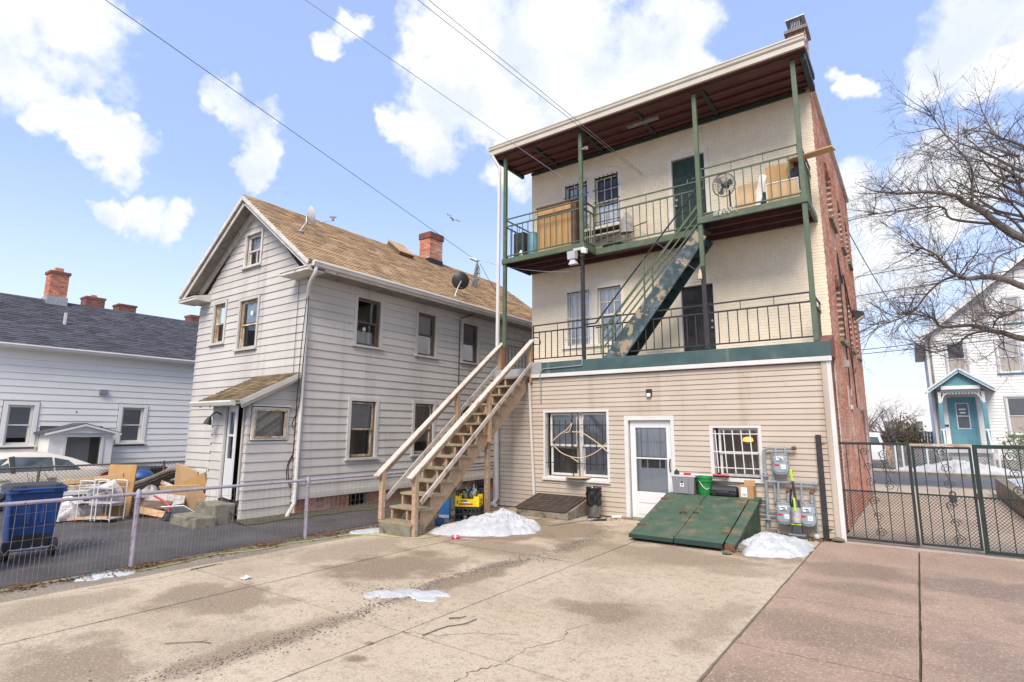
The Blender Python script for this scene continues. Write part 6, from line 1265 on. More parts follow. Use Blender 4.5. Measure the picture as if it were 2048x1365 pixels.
# rolled mattress topper
b = MB(); P = [(-6.76,-5.64,.40),(-6.3,-5.34,.60),(-5.86,-5.1,.80),(-5.42,-4.9,.84),(-5.2,-4.8,.76)]
for dz, w_ in ((0,.055),(.05,.06),(.1,.055),(-.05,.05)): b.tube(smooth_path([(x+dz*.3,y-.05-dz,z+dz) for x,y,z in P],6), w_, 8)
tag(b.build('foam_mattress','mattress',loc=(-5.5,-4.9,.4),smooth=True),'curled brown foam mattress arching over the junk pile','mattress')
lump('junk_bag','black_bag','black rubbish bag under the curled mattress','bag',(-5.8,-5.0,0),.6,.4,.6,14); lump('junk_bag','cloth_gray','grey bundle right of the plywood sheet','bag',(-6.1,-5.55,.0),.35,.3,.5,15)
cart((-9.4,-4.35,-.2), R(120), 'black_plastic', 'black wheeled bin behind the rusty fence beside the car', .95)
tb = thing('kettle_grill','blue lidded kettle grill between plywood and black bin','grill',(-7.95,-5.05,-.03)); MB().lathe([(.1,.4),(.26,.5),(.29,.6)], (-7.95,-5.05,0), 20).build('bowl','black_plastic',tb,smooth=True); MB().lathe([(.3,.6),(.3,.62),(.26,.72),(.14,.8),(.02,.82)], (-7.95,-5.05,0), 20).build('lid','blue_bin',tb,smooth=True)
for k in range(3): a = k*2.1; MB().tube([(-7.95+.12*math.cos(a),-5.05+.12*math.sin(a),.45),(-7.95+.27*math.cos(a),-5.05+.27*math.sin(a),-.03)], .012, 6).build('leg','galv',tb)
bpart_ = MB().box(-8.1,-7.5,-3.9,-2.6,-.1,.62).build('planter_box','black_plastic',loc=(-7.8,-3.2,-.1),bevel=.02); tag(bpart_,'long black planter box beside the rusty fence','planter')
# ================================================================ THINGS ON THE BALCONY
FZ = 6.438
cab = thing('wooden_cabinet','brown wooden cabinet with dark top on the left balcony','cabinet',(1.75,.45,FZ))
bpart(cab,'back_panel','plywood',(1.22,2.22,.18,.2,FZ+.02,FZ+1.02)); bpart(cab,'top','dark_wood',(1.18,2.40,.15,.62,FZ+1.25,FZ+1.29)); bpart(cab,'upper_panel','brown_wood' if 'brown_wood' in M else 'plywood',(1.22,2.22,.175,.2,FZ+1.06,FZ+1.25)); bpart(cab,'side','dark_wood',(2.22,2.38,.18,.6,FZ,FZ+1.25),(1.2,1.22,.18,.6,FZ,FZ+1.25)); bpart(cab,'shelf','dark_wood',(1.22,2.22,.172,.6,FZ+1.02,FZ+1.06)); bpart(cab,'bottom_rail','pale_ply',(1.22,2.22,.17,.6,FZ,FZ+.05))
b = MB()
for i in range(7): b.box(1.3+.13*i,1.36+.13*i,.165,.18,FZ+.98,FZ+1.02)
b.build('brackets','navy',cab)
sp_ = thing('loudspeaker','black loudspeaker box at the left end of the balcony','speaker',(.6,.35,FZ)); bpart(sp_,'cabinet','black_plastic',(.45,.8,.15,.45,FZ,FZ+.72),bevel=.01); MB().cyl((.62,.148,FZ+.3),(.62,.14,FZ+.3),.12,16).build('cone','cable',sp_)
tag(MB().lathe([(.13,0),(.15,.05),(.14,.62),(.08,.7)], (.99,.32,FZ), 16).build('teal_barrel','teal',loc=(.99,.32,FZ),smooth=True), 'pale teal drum between loudspeaker and cabinet', 'drum')
board('loose_plank','old_white','white painted boards on the balcony floor under the cabinet','plank',(1.1,.14,FZ+.03),(1,.05,.04),(0,0,1),1.2,.05,.05)
tag(MB().lathe([(.03,0),(.05,.02),(.05,.14),(.02,.2)], (.72,.12,FZ), 10).build('white_bottle','paper',loc=(.72,.12,FZ),smooth=True),'white bottle on the balcony floor by the loudspeaker','bottle')
sr_ = thing('folded_rack','folded dark wire rack beside the cabinet','rack',(2.5,.5,FZ))
for i in range(7): MB().tube([(2.44+.03*i,.3+.06*i,FZ),(2.42+.03*i,.34+.06*i,FZ+1.0)], .008, 5).build('rod','galv',sr_)
for z in (.3,.6,.9): MB().tube([(2.43,.3,FZ+z),(2.64,.7,FZ+z)], .008, 5).build('rod','galv',sr_)
lump('fabric_bundle','cloth_gray','grey fabric bundle hanging on the middle railing','cloth',(3.35,1.05,FZ+.42),.2,.1,.5,21); lump('black_bag','black_bag','black bag on the recessed balcony floor','bag',(3.0,.95,FZ),.36,.2,.22,22)
b = MB(); b.tube([(2.5,1.0,FZ+.35),(3.9,1.05,FZ+.6)], .014, 6); tag(b.build('thin_pole','black_steel',loc=(3,1,FZ)), 'thin black pole leaning behind the middle railing', 'pole')
# fan
fn = thing('pedestal_fan','black pedestal fan with round wire guard on the right balcony','fan',(6.05,.34,FZ)); fc = Vector((5.98,.24,FZ+.72)); fx_ = Vector((-.2,-.95,-.2)).normalized()
MB().tube([(6.08,.36,FZ+.03),(6.07,.36,FZ+.62)], .02, 8).build('pole','black_plastic',fn,smooth=True); MB().lathe([(.19,0),(.19,.02),(.04,.04)], (6.08,.36,FZ), 20).build('base','black_plastic',fn,smooth=True); MB().tube([fc+fx_*-.02, fc-fx_*.16], [.05,.07], 12).build('motor','black_plastic',fn,smooth=True)
tq = fx_.orthogonal().normalized(); bq = fx_.cross(tq); b = MB()
for r_, o_ in ((.25,0),(.25,-.05),(.16,.035),(.08,.05)): b.tube([fc+fx_*o_+(tq*math.cos(a*math.pi/16)+bq*math.sin(a*math.pi/16))*r_ for a in range(33)], .006 if r_ > .2 else .003, 5, False)
for k in range(28): a = k*math.pi/14; e_ = tq*math.cos(a)+bq*math.sin(a); b.tube([fc+fx_*.05, fc+fx_*.04+e_*.14, fc+e_*.25, fc-fx_*.05+e_*.25, fc-fx_*.06], .0022, 3, False)
b.build('guard','black_plastic',fn,fix=False); MB().lathe([(.04,.0),(.045,.02),(.02,.035)], fc, 12, fx_).build('hub_cap','gray_light',fn)
b = MB()
for k in range(3):
    a = k*2.094; e1 = tq*math.cos(a)+bq*math.sin(a); e2 = tq*math.cos(a+.75)+bq*math.sin(a+.75); b.add([fc, fc+e1*.2-fx_*.02, fc+(e1+e2).normalized()*.22, fc+e2*.2+fx_*.02],[(0,1,2,3)])
b.build('blades','gray_plastic',fn)
board('wood_panel','pale_ply','leaning pale wood panel between fan and drawers on the balcony','panel',(6.42,.3,FZ+.36),(.95,.1,.1),(.12,.25,.95),.42,.66,.03); board('painted_board','white','white edged panel behind the leaning balcony panel','panel',(6.68,.34,FZ+.42),(.9,.1,-.4),(.2,.2,.95),.14,.8,.03)
dw = thing('drawer_front','pale wooden drawer box standing at the balcony corner','drawer',(7.1,.2,FZ)); bpart(dw,'front','pale_ply',(6.86,7.43,.12,.14,FZ+.06,FZ+.44)); bpart(dw,'edge','white',(6.84,7.45,.11,.15,FZ+.44,FZ+.465),(6.84,6.86,.11,.15,FZ+.02,FZ+.44),(7.43,7.45,.11,.15,FZ+.02,FZ+.44)); bpart(dw,'box','plywood',(6.88,7.41,.14,.5,FZ+.02,FZ+.3))
board('wood_panel','plywood','orange wood panel upright behind the balcony drawer','panel',(7.02,.75,FZ+.62),(1,.03,.02),(0,.06,1),.55,1.0,.03); board('wood_panel','dark_wood','dark panel at the balcony corner under the long plank','panel',(7.35,.8,FZ+.95),(1,.0,.02),(0,.04,1),.3,.35,.03)
bpart_ = MB().box(6.62,6.86,.4,.65,FZ,FZ+.42).build('black_box','black_plastic',loc=(6.75,.5,FZ),bevel=.015); tag(bpart_,'black box between the wood panels on the balcony','box')
lump('black_sack','navy','dark sack behind the drawer at the balcony corner','bag',(7.32,.55,FZ+.4),.16,.14,.42,31)
b = MB(); b.hexa([(7.2,.55,FZ+1.07),(8.05,.35,FZ+1.03),(8.1,.62,FZ+1.05),(7.25,.85,FZ+1.09),(7.2,.55,FZ+1.10),(8.05,.35,FZ+1.06),(8.1,.62,FZ+1.08),(7.25,.85,FZ+1.12)]); tag(b.build('long_plank','pale_ply',loc=(7.6,.6,FZ+1.05)), 'wide pale plank sticking out past the balcony corner', 'plank')
b = MB(); rm = random.Random(2)
for k in range(70): p = Vector((6.02+rm.gauss(0,.1),.03+rm.uniform(-.05,.06),FZ+.05)); b.tube([p, p+V(rm.uniform(-.05,.05),-.03,rm.uniform(-.02,.03)), p+V(rm.uniform(-.08,.08),-.05,-.07-rm.uniform(0,.05))], .006, 4)
tag(b.build('mop_head','curtain',loc=(6.02,0,FZ)), 'grey string mop head hanging over the balcony edge', 'mop')
board('loose_plank','old_white','white board lying on the balcony floor under the fan','plank',(5.85,.12,FZ+.03),(1,.0,.0),(0,.1,1),.5,.07,.12)
# ---- lights, camera, dangling things
fl = thing('flood_light','pair of white floodlights with sensor on the balcony post','lamp',(2.6,-.1,6.2))
b = MB(); b.hexa([(2.33,-.22,6.0),(2.55,-.24,6.0),(2.55,-.08,6.02),(2.33,-.06,6.02),(2.33,-.24,6.2),(2.55,-.26,6.2),(2.55,-.06,6.22),(2.33,-.04,6.22)]); b.build('lamp_head','gray_light',fl,bevel=.01); b = MB(); b.hexa([(2.70,-.2,6.12),(2.82,-.14,6.1),(2.8,-.04,6.12),(2.68,-.08,6.14),(2.70,-.22,6.24),(2.82,-.16,6.22),(2.8,-.02,6.26),(2.68,-.06,6.28)]); b.build('lamp_head','white_clean',fl,bevel=.01); MB().beam((2.45,-.1,6.26),(2.75,-.08,6.26),.06,.06).build('bracket','gray_light',fl); MB().prism([(2.42,-.22,5.98),(2.52,-.22,5.98),(2.6,-.26,5.86),(2.38,-.26,5.86)], (0,.12,0)).build('sensor','gray_light',fl)
cm_ = thing('security_camera','small grey camera at the top of the second post','camera',(2.75,-.03,8.85)); MB().tube([(2.68,0,8.9),(2.78,-.06,8.86)], .03, 10).build('body','galv',cm_,smooth=True); MB().beam((2.62,.02,8.92),(2.70,.0,8.9),.03,.03).build('bracket','black_steel',cm_); MB().tube([(2.78,-.06,8.86),(2.86,-.1,8.84)], [.04,.045], 10).build('hood','galv',cm_,smooth=True)
lump('tied_cord','stick','bundle of cream cord tied on the third post','cord',(5.47,-.06,5.06),.045,.04,.2,40)
# ================================================================ OVERHEAD WIRES
def wire(P0, P1, sag, mt, lab, r=.006, n=16, cat='wire'):
    P0, P1 = Vector(P0), Vector(P1); pts = [P0.lerp(P1, i/n)-Vector((0,0,4*sag*(i/n)*(1-i/n))) for i in range(n+1)]
    return tag(MB().tube(pts, r, 5).build('overhead_wire', mt, loc=P0), lab, cat)
def ext(a, b_, k): a, b_ = Vector(a), Vector(b_); return a+(b_-a)*k
A1 = (3.72,1.30,8.42)
wire(A1, ext(A1,(2.77,-5.9,9.0),2.4), 0, 'cable_gray', 'left of two grey service wires reaching the cream top-floor wall', .006); wire((3.74,1.30,8.45), ext((3.74,1.30,8.45),(2.92,-5.78,9.0),2.4), 0, 'cable_gray', 'right of two grey service wires reaching the cream top-floor wall', .006)
A3 = (5.48,-.02,5.19); wire(A3, ext(A3,(2.31,-7.65,8.0),2.2), 0, 'purple_wire', 'thin wire from the sky to the tied cord on the third post', .005)
BN = Vector((-.94,.2,6.69)); wire(BN, ext(BN,(-.79,-9.13,8.5),2.0), 0, 'cable', 'black wire crossing the sky above the grey house roof', .006); wire(BN+V(.12,.06,-.02), (2.62,-.03,5.70), .12, 'purple_wire', 'violet wire from the hanging bundle to the second post', .005); wire(BN+V(.1,.1,-.1), (-2.3,5.2,5.5), .3, 'cable', 'black wire from the hanging bundle towards the far eave', .007)
wb = thing('wire_bundle','frayed grey bundle of wires hanging above the tan roof','wires',BN-V(0,0,.9)); MB().tube([BN+V(-.12,-.06,.06),BN+V(.06,.03,-.03)], .045, 8).build('insulator','galv',wb,smooth=True); b = MB(); rw2 = random.Random(9)
for k in range(34):
    p = BN+V(.06,.04,-.04); P = [p]
    for i in range(6): p = p+V(rw2.gauss(0,.02)-.012,rw2.gauss(0,.02),-.12+rw2.uniform(-.02,.02)); P.append(p)
    if k % 3 == 0: P.append(P[-1]+V(rw2.gauss(0,.06),rw2.gauss(0,.06),.08)) 
    b.tube(P, .008, 4)
for k in range(4): b.tube([BN+V(.06,.04,-.04-.18*k)+Vector((math.cos(a)*.05,math.sin(a)*.05,0)) for a in range(8)], .01, 4)
b.build('strands','cable_gray',wb)
for (px_, P, s_, lab) in ((0,(-7.75,6.81,11.5),.30,'larger gull gliding above the grey house roof'),(1,(-8.56,7.35,12.1),.17,'smaller gull gliding above the larger one')):
    g_ = thing('seagull', lab, 'bird', P); b = MB(); p = Vector(P)
    b.tube([p+V(-.22,0,0)*s_*2, p+V(-.1,0,.02)*s_*2, p+V(.1,0,.02)*s_*2, p+V(.2,0,0)*s_*2], [.01*s_,.12*s_,.11*s_,.03*s_], 8); b.build('body','gull',g_,smooth=True)
    for q in (-1,1): b = MB(); b.add([p+V(-.1,0,.03)*s_*2,p+V(.1,0,.03)*s_*2,p+V(.08,q*.3,.12)*s_*2,p+V(-.06,q*.3,.12)*s_*2,p+V(.16,q*.68,.04)*s_*2,p+V(.12,q*.66,.03)*s_*2],[(0,1,2,3),(3,2,4,5)]); b.build('wing','gull',g_)
# ================================================================ CARS
def car(loc, ang, paint, lab, prof, W_=.88, suv=False):
    """prof: stations (s, z_low, z_belt, z_roof, half-width belt, half-width roof)"""
    t = thing('parked_car', lab, 'car', loc); c, s = math.cos(ang), math.sin(ang); X = lambda u, v, z: Vector((loc[0]+u*c-v*s, loc[1]+u*s+v*c, loc[2]+z))
    b = MB(); ring = []
    for (u, zl, zb_, zr_, wb_, wr_) in prof:
        P = [(wb_*.9,zl),(wb_*.99,zl+.12),(wb_,zl+(zb_-zl)*.55),(wb_*.97,zb_)]
        P += [(wr_+(wb_*.97-wr_)*.08,zr_-.06),(wr_*.86,zr_),(0,zr_+.015)] if zr_ > zb_+.1 else [(wb_*.93,zb_+.02),(wb_*.8,zr_),(0,zr_+.01)]
        ring.append([X(u,-v,z) for v, z in P]+[X(u,v,z) for v, z in reversed(P[:-1])])
    n = len(ring[0])
    for r_ in ring: b.v += [tuple(p) for p in r_]
    for i in range(len(ring)-1):
        for j in range(n-1): b.f.append((i*n+j,(i+1)*n+j,(i+1)*n+j+1,i*n+j+1))
        b.f.append((i*n+n-1,(i+1)*n+n-1,(i+1)*n,i*n))
    b.f.append(tuple(range(n))); b.f.append(tuple(reversed(range((len(ring)-1)*n, len(ring)*n)))); b.build('body', paint, t, smooth=True)
    def at(u):
        for p, q in zip(prof, prof[1:]):
            if p[0] <= u <= q[0]: k = (u-p[0])/(q[0]-p[0]); return [a+(b2-a)*k for a, b2 in zip(p, q)]
        return prof[-1]
    def sidept(u, h, side, off=.008):
        q = at(u); zb_, zr_, wb_, wr_ = q[2], q[3], q[4]*.97, q[5]+(q[4]*.97-q[5])*.08; v = wb_+(wr_-wb_)*h+off; return X(u, side*v, zb_+(zr_-.06-zb_)*h)
    return t, X, at, sidept
sed = [(-2.35,.32,.62,.66,.62,.5),(-2.2,.22,.72,.76,.80,.6),(-1.5,.2,.84,.88,.87,.7),(-.95,.2,.92,.96,.88,.72),(-.3,.2,.94,1.36,.88,.60),(.2,.2,.95,1.46,.88,.60),(.9,.2,.95,1.45,.88,.60),(1.45,.2,.96,1.30,.88,.62),(2.0,.2,.97,1.06,.86,.66),(2.3,.24,.95,1.0,.80,.64),(2.42,.36,.85,.9,.70,.58)]
t, X, at, sidept = car((-10.75,-7.4,-.22), R(90), 'car_beige', 'beige sedan parked behind the rusty chain link fence', sed)
for side in (-1,1):
    for (u0,u1,u2,u3) in ((-.62,.12,.06,-.22),(.22,1.0,.98,.2),(1.04,1.62,1.35,1.03)):
        P = [sidept(u0,.08,side),sidept(u1,.08,side),sidept(u2,.9,side),sidept(u3,.9,side)]; MB().add(P,[(0,1,2,3)]).build('side_window','car_glass',t)
    P = [sidept(.12,.02,side,.011),sidept(.22,.02,side,.011),sidept(.2,.95,side,.011),sidept(.08,.95,side,.011)]; MB().add(P,[(0,1,2,3)]).build('door_pillar','black_plastic',t)
    for u in (-.1,.85): MB().beam(X(u,side*.885,.80),X(u+.2,side*.885,.81),.03,.03).build('door_handle','car_beige',t)
    for u in (-1.45,1.35):
        b = MB(); b.cyl(X(u,side*.72,.32),X(u,side*.895,.32),.33,24); w_ = b.build('wheel','tyre',t,bevel=.02); b = MB(); b.cyl(X(u,side*.88,.32),X(u,side*.905,.32),.21,20); b.build('rim','rim',w_)
        b = MB(); P = [X(u+.39*math.cos(a*math.pi/10),side*.892,.33+.39*math.sin(a*math.pi/10)) for a in range(-1,12)]; b.tube(P, .022, 5); b.build('wheel_arch','car_beige',t)
    b = MB(); b.prism([X(2.12,side*.84,.62),X(2.34,side*.80,.60),X(2.41,side*.7,.66),X(2.40,side*.70,.86),X(2.30,side*.78,.9),X(2.08,side*.85,.84)], X(.02,side*.03,0)-X(0,0,0)); b.build('tail_light','tail_red',t)
MB().add([X(1.5,-.55,1.29),X(1.5,.55,1.29),X(2.0,.6,1.07),X(2.0,-.6,1.07)],[(0,1,2,3)]).build('rear_window','car_glass',t); MB().beam(X(2.4,-.75,.5),X(2.4,.75,.5),.12,.2).build('bumper','car_beige',t,bevel=.03)
suv = [(-2.3,.3,.8,.85,.7,.6),(-2.2,.25,.9,.95,.85,.65),(-1.0,.25,1.02,1.06,.9,.7),(-.4,.25,1.04,1.62,.9,.66),(.2,.25,1.05,1.72,.9,.66),(1.7,.25,1.06,1.70,.9,.66),(2.1,.25,1.05,1.5,.9,.68),(2.25,.3,1.0,1.06,.86,.7)]
t, X, at, sidept = car((6.55,26.6,.1), R(-90), 'car_white', 'white sport utility car parked across the street', suv)
for side in (-1,1):
    for (u0,u1,u2,u3) in ((-.55,.2,.16,-.2),(.28,1.1,1.1,.28),(1.2,1.8,1.7,1.2)): P = [sidept(u0,.08,side),sidept(u1,.08,side),sidept(u2,.9,side),sidept(u3,.9,side)]; MB().add(P,[(0,1,2,3)]).build('side_window','car_glass',t)
    for u in (-1.4,1.4): b = MB(); b.cyl(X(u,side*.75,.36),X(u,side*.92,.36),.36,22); w_ = b.build('wheel','tyre',t,bevel=.02); b = MB(); b.cyl(X(u,side*.9,.36),X(u,side*.93,.36),.22,18); b.build('rim','rim',w_)
    b = MB(); b.beam(X(2.2,side*.82,.85),X(2.2,side*.82,1.12),.12,.1); b.build('tail_light','tail_red',t)
MB().add([X(2.12,-.6,1.5),X(2.12,.6,1.5),X(2.27,.7,1.1),X(2.27,-.7,1.1)],[(0,1,2,3)]).build('rear_window','car_glass',t)
# ================================================================ STREET
o = MB().quad((-300,13.2,-.10),(300,13.2,-.10),(300,20.9,-.10),(-300,20.9,-.10)).build('street','road'); o['kind'] = 'structure'
for y, nm in ((13.1,'near_kerb'),(20.9,'far_kerb')): o = bpart(None,nm,'old_concrete',(-120,120,y,y+.15,-.2,.02),bevel=.01); o['kind'] = 'structure'
o = MB().box(-120,120,21.05,22.7,-.2,.03).build('far_sidewalk','walk'); o['kind'] = 'structure'
o = MB().quad((-300,22.7,.01),(300,22.7,.01),(300,120,.01),(-300,120,.01)).build('far_lot_ground','earth'); o['kind'] = 'structure'
snowpile('snow_bank','long white snow bank on the pavement across the street',[(0,1.9),(30,.7),(90,.6),(150,.7),(180,2.2),(210,.8),(270,.6),(330,.8)],.62,(10.6,21.8,.03),seed=21,pk=(-.3,0),ex=.7)
snowpile('snow_bank','lower snow bank beside the long one across the street',[(0,3.2),(30,.8),(90,.55),(150,.7),(180,1.2),(270,.55)],.36,(13.3,21.8,.03),seed=22,ex=.6)
snowpile('snow_patch','small snow lump at the foot of the white fence',[(0,.5),(90,.25),(180,.5),(270,.25)],.18,(8.35,22.3,.03),seed=23)
snowpile('snow_patch','snow along the neighbour lot beside the driveway',[(0,1.6),(90,2.5),(180,.5),(270,2.5)],.25,(12.1,12.5,.25),seed=24,mt='dirty_snow')
# low retaining wall right of the driveway with a grey fence on it
rw_ = thing('retaining_wall','dark low retaining wall along the driveway','wall',(11.2,6,0)); b = MB(); b.hexa([(10.68,1.5,-.1),(10.95,1.5,-.1),(10.95,11.0,-.1),(10.68,11.0,-.1),(10.68,1.5,.38),(10.95,1.5,.38),(10.95,11.0,.52),(10.68,11.0,.52)]); b.build('wall','old_concrete',rw_,bevel=.02)
o = MB().quad((10.9,-.2,.22),(40,-.2,.22),(40,12.9,.22),(10.9,12.9,.22)).build('neighbour_lot_ground','walk'); o['kind'] = 'structure'
chainfence('chain_link_fence','grey chain link fence along the neighbour lot right of the gate',FX(11.6),2,12.5,.2,1.45,(2.2,5,8,10.6,12.4),'galv',.075,.004)
cf = chainfence('chain_link_fence','white chain link fence in front of the white house',FY(23.2),4.6,16.5,.05,1.24,(4.7,7.9,8.2,9.2,10.9,11.9,13.5,15,16.4),'chain_white',.13,.006,mid=False,post_r=.04)
sf = thing('wooden_fence','weathered grey plank fence behind the bare garden shrub','fence',(7,33,0)); rf = random.Random(4); proto = None
for i in range(44):
    if proto is None: proto = MB().box(4.0,4.13,33,33.03,0,1.9).build('fence_board','old_soffit',sf)
    else: o = proto.copy(); S.collection.objects.link(o); o.parent = sf; o.location = (i*.15,rf.uniform(-.01,.01),rf.uniform(-.04,.03))
# ================================================================ WHITE HOUSE ACROSS THE STREET
th = thing('victorian_house','tall white gabled house with teal door and trimmed porch across the street','house',(13,28,0)); TY = 26.0; ft = FY(TY)
X0, X1, RXX = 9.72, 18.6, 14.16; EZ2, RZ2 = 7.0, 10.6
tw = [(10.55,11.35,4.85,6.55),(12.62,13.5,4.85,6.5),(12.7,13.6,1.75,3.62),(11.85,12.35,7.35,8.65),(13.15,13.75,7.4,8.7),(15.0,15.8,4.85,6.5),(15.2,16.1,1.75,3.6)]; td = (10.45,11.4,1.12,3.55)
tl_ = lambda z: X0 if z < EZ2 else X0+(z-EZ2)*(RXX-X0)/(RZ2-EZ2)
tr_ = lambda z: X1 if z < EZ2 else X1+(z-EZ2)*(RXX-X1)/(RZ2-EZ2)
b = MB(); b.prism([(X0+.05,TY+.04,.0),(X1-.05,TY+.04,0),(X1-.05,TY+.04,EZ2),(RXX,TY+.04,RZ2),(X0+.05,TY+.04,EZ2)], (0,9,0)); b.build('core_wall','house_white',th)
clap(th, ft, X0, X1, .5, RZ2, .16, [(a-.08,b_+.08,c-.08,d_+.08) for a,b_,c,d_ in tw]+[(td[0]-.12,td[1]+.12,.5,3.7)], 'house_white', .018, .0, ul=tl_, ur=tr_)
# left flank, seen in steep perspective (boards run back from the corner)
flk = Fr((X0,0,0),(0,1,0),(-1,0,0)); clap(th, flk, TY, TY+9, .5, EZ2, .16, [], 'house_white', .018, .0); bpart(th,'corner_board','white_clean',(X0-.03,X0+.1,TY-.03,TY+.08,.3,EZ2)); bpart(th,'foundation','old_concrete',(X0,X1,TY-.01,TY+9,0,.5))
MB().tube([(X0+.16,TY-.07,EZ2-.1),(X0+.16,TY-.07,.6)], .05, 6).build('downspout','old_soffit',th)
b = MB()
for (ex, sg) in ((X0-.45,-1),(X1+.45,1)):
    ez = EZ2-.36; b.hexa([(ex,TY-.45,ez),(RXX,TY-.45,RZ2+.08),(RXX,TY+9.3,RZ2+.08),(ex,TY+9.3,ez),(ex,TY-.45,ez+.2),(RXX,TY-.45,RZ2+.28),(RXX,TY+9.3,RZ2+.28),(ex,TY+9.3,ez+.2)])
rf_ = b.build('roof','gray_light',th)
for (ex) in (X0-.45, X1+.45): MB().beam((ex,TY-.47,EZ2-.27),(RXX,TY-.47,RZ2+.17),.05,.24).build('rake_board','white_clean',rf_)
bpart(rf_,'eave_return','gray_light',(X0-.5,X0-.02,TY-.5,TY+9.3,EZ2-.45,EZ2-.22))
for (a,b_,c,d_) in tw:
    w = hung(th, ft, a, b_, c, d_, .0, 'white_clean', cas='gray_light', cw=.07, cov='none', proud=.05, sm='white_clean', sillmt='teal'); curtain(w, ft, a+.05, b_-.05, c+.1, d_-.05, -.036, 'gray_curtain', .003, 8)
b = MB(); casing(b, ft, td[0], td[1], td[2], td[3], .1, -.02, .05, bottom=False); d = b.build('door','teal',th,label='teal front door with a glazed storm panel'); b = MB(); b.fbox(ft,td[0],td[1],-.03,.02,td[2],td[3]); b.build('door_leaf','teal',d); b = MB(); casing(b, ft, td[0]+.24, td[1]-.24, td[2]+.95, td[3]-.22, .04, .02, .035); b.fbox(ft,td[0]+.24,td[1]-.24,.02,.034,td[2]+1.55,td[2]+1.6); b.build('storm_frame','white_clean',d); MB().fbox(ft,td[0]+.24,td[1]-.24,.02,.026,td[2]+.95,td[3]-.22).build('pane','car_glass',d)
b = MB(); b.fbox(ft,td[0]+.32,td[1]-.34,.027,.03,3.0,3.08); b.fbox(ft,td[0]+.36,td[1]-.36,.027,.03,2.83,2.9); b.build('door_sign','paper',d); MB().fbox(ft,td[0]-.32,td[0]-.16,.03,.05,2.15,2.25).build('house_number','ink',th)
pc = thing('front_porch','small gabled porch with teal posts and white brackets','porch',(10.9,25,0)); PYY = 24.7; fp = FY(PYY)
bpart(pc,'deck','gray_light',(9.9,12.0,PYY,TY-.02,.85,1.05)); bpart(pc,'step','gray_plastic',*[(10.2,11.75,PYY-.28*(i+1),PYY-.28*i,0,.85-.2*(i+1)+.02) for i in range(4)])
for x in (10.0,11.75):
    bpart(pc,'post','teal',(x-.09,x+.09,PYY+.05,PYY+.23,1.05,3.35),bevel=.01); bpart(pc,'post_band','white_clean',(x-.11,x+.11,PYY+.03,PYY+.25,1.95,2.03)); bpart(pc,'post_neck','white_clean',(x-.06,x+.06,PYY+.08,PYY+.2,3.35,4.0))
    sgn = 1 if x < 10.5 else -1; b = MB(); b.tube([fp(x+sgn*(.08+.5*(1-math.cos(a*math.pi/16))),-.14,3.42+.5*math.sin(a*math.pi/16)) for a in range(9)], .04, 6); b.build('bracket','white_clean',pc)
    b = MB(); b.beam((x,PYY+.05,1.95),(x+.12*sgn*0,PYY-1.15,.85),.06,.07); b.beam((x,PYY-1.12,.0),(x,PYY-1.12,.95),.07,.07); b.build('stair_rail','white_clean',pc)
b = MB(); b.fbox(fp,9.95,11.8,-.2,-.08,3.92,4.0)
for i in range(14): b.fbox(fp,10.02+i*.128,10.09+i*.128,-.17,-.11,3.78,3.92)
b.build('spindle_frieze','white_clean',pc)
b = MB()
for (xa, sg) in ((9.45,1),(12.3,-1)): b.hexa([(xa,PYY-.25,3.88),(10.875,PYY-.25,4.98),(10.875,TY,4.98),(xa,TY,3.88),(xa,PYY-.25,3.96),(10.875,PYY-.25,5.06),(10.875,TY,5.06),(xa,TY,3.96)])
b.build('roof','old_soffit',pc); b = MB(); b.prism([fp(9.85,.05,4.12),fp(11.9,.05,4.12),fp(10.875,.05,4.82)], (0,.08,0)); b.build('pediment','teal',pc); bpart(pc,'cross_board','house_white',(10.1,11.65,PYY-.1,PYY-.06,4.02,4.2))
for (xa) in (9.45,12.3): MB().beam((xa,PYY-.27,3.9),(10.875,PYY-.27,5.0),.05,.2).build('gable_trim','white_clean',pc); MB().beam((xa+(.12 if xa < 10 else -.12),PYY-.30,3.98),(10.875,PYY-.30,4.97),.02,.07).build('gable_inlay','teal',pc)
# ================================================================ TREES
def grow(b, p, d, L, r, lev, rng, up=.12, n=4, dec=.62, kids=(3,5), spread=.9, tw=None):
    k = max(3, int(L/.25)); P = [Vector(p)]; d = Vector(d).normalized(); D = [d]
    for i in range(k):
        d = (d+Vector((rng.gauss(0,.16),rng.gauss(0,.16),rng.gauss(0,.13)+up*.25))).normalized(); P.append(P[-1]+d*(L/k)); D.append(d)
    b.tube(P, [max(.0034, r*(1-.8*i/k)) for i in range(k+1)], n if lev > 1 else 3, False)
    if lev <= 0: return
    m_ = rng.randint(*kids)
    for j in range(m_):
        t = rng.uniform(.25, 1.0); i = min(k, int(t*k)); ax = Vector((rng.gauss(0,1),rng.gauss(0,1),rng.gauss(0,.7))).normalized(); dd_ = (D[i]*(1-.35*spread)+ax*spread*.75).normalized()
        grow(b, P[i], dd_, L*dec*rng.uniform(.7,1.15), max(.004, r*(1-.75*t)*.65), lev-1, rng, up, n, dec, kids, spread)
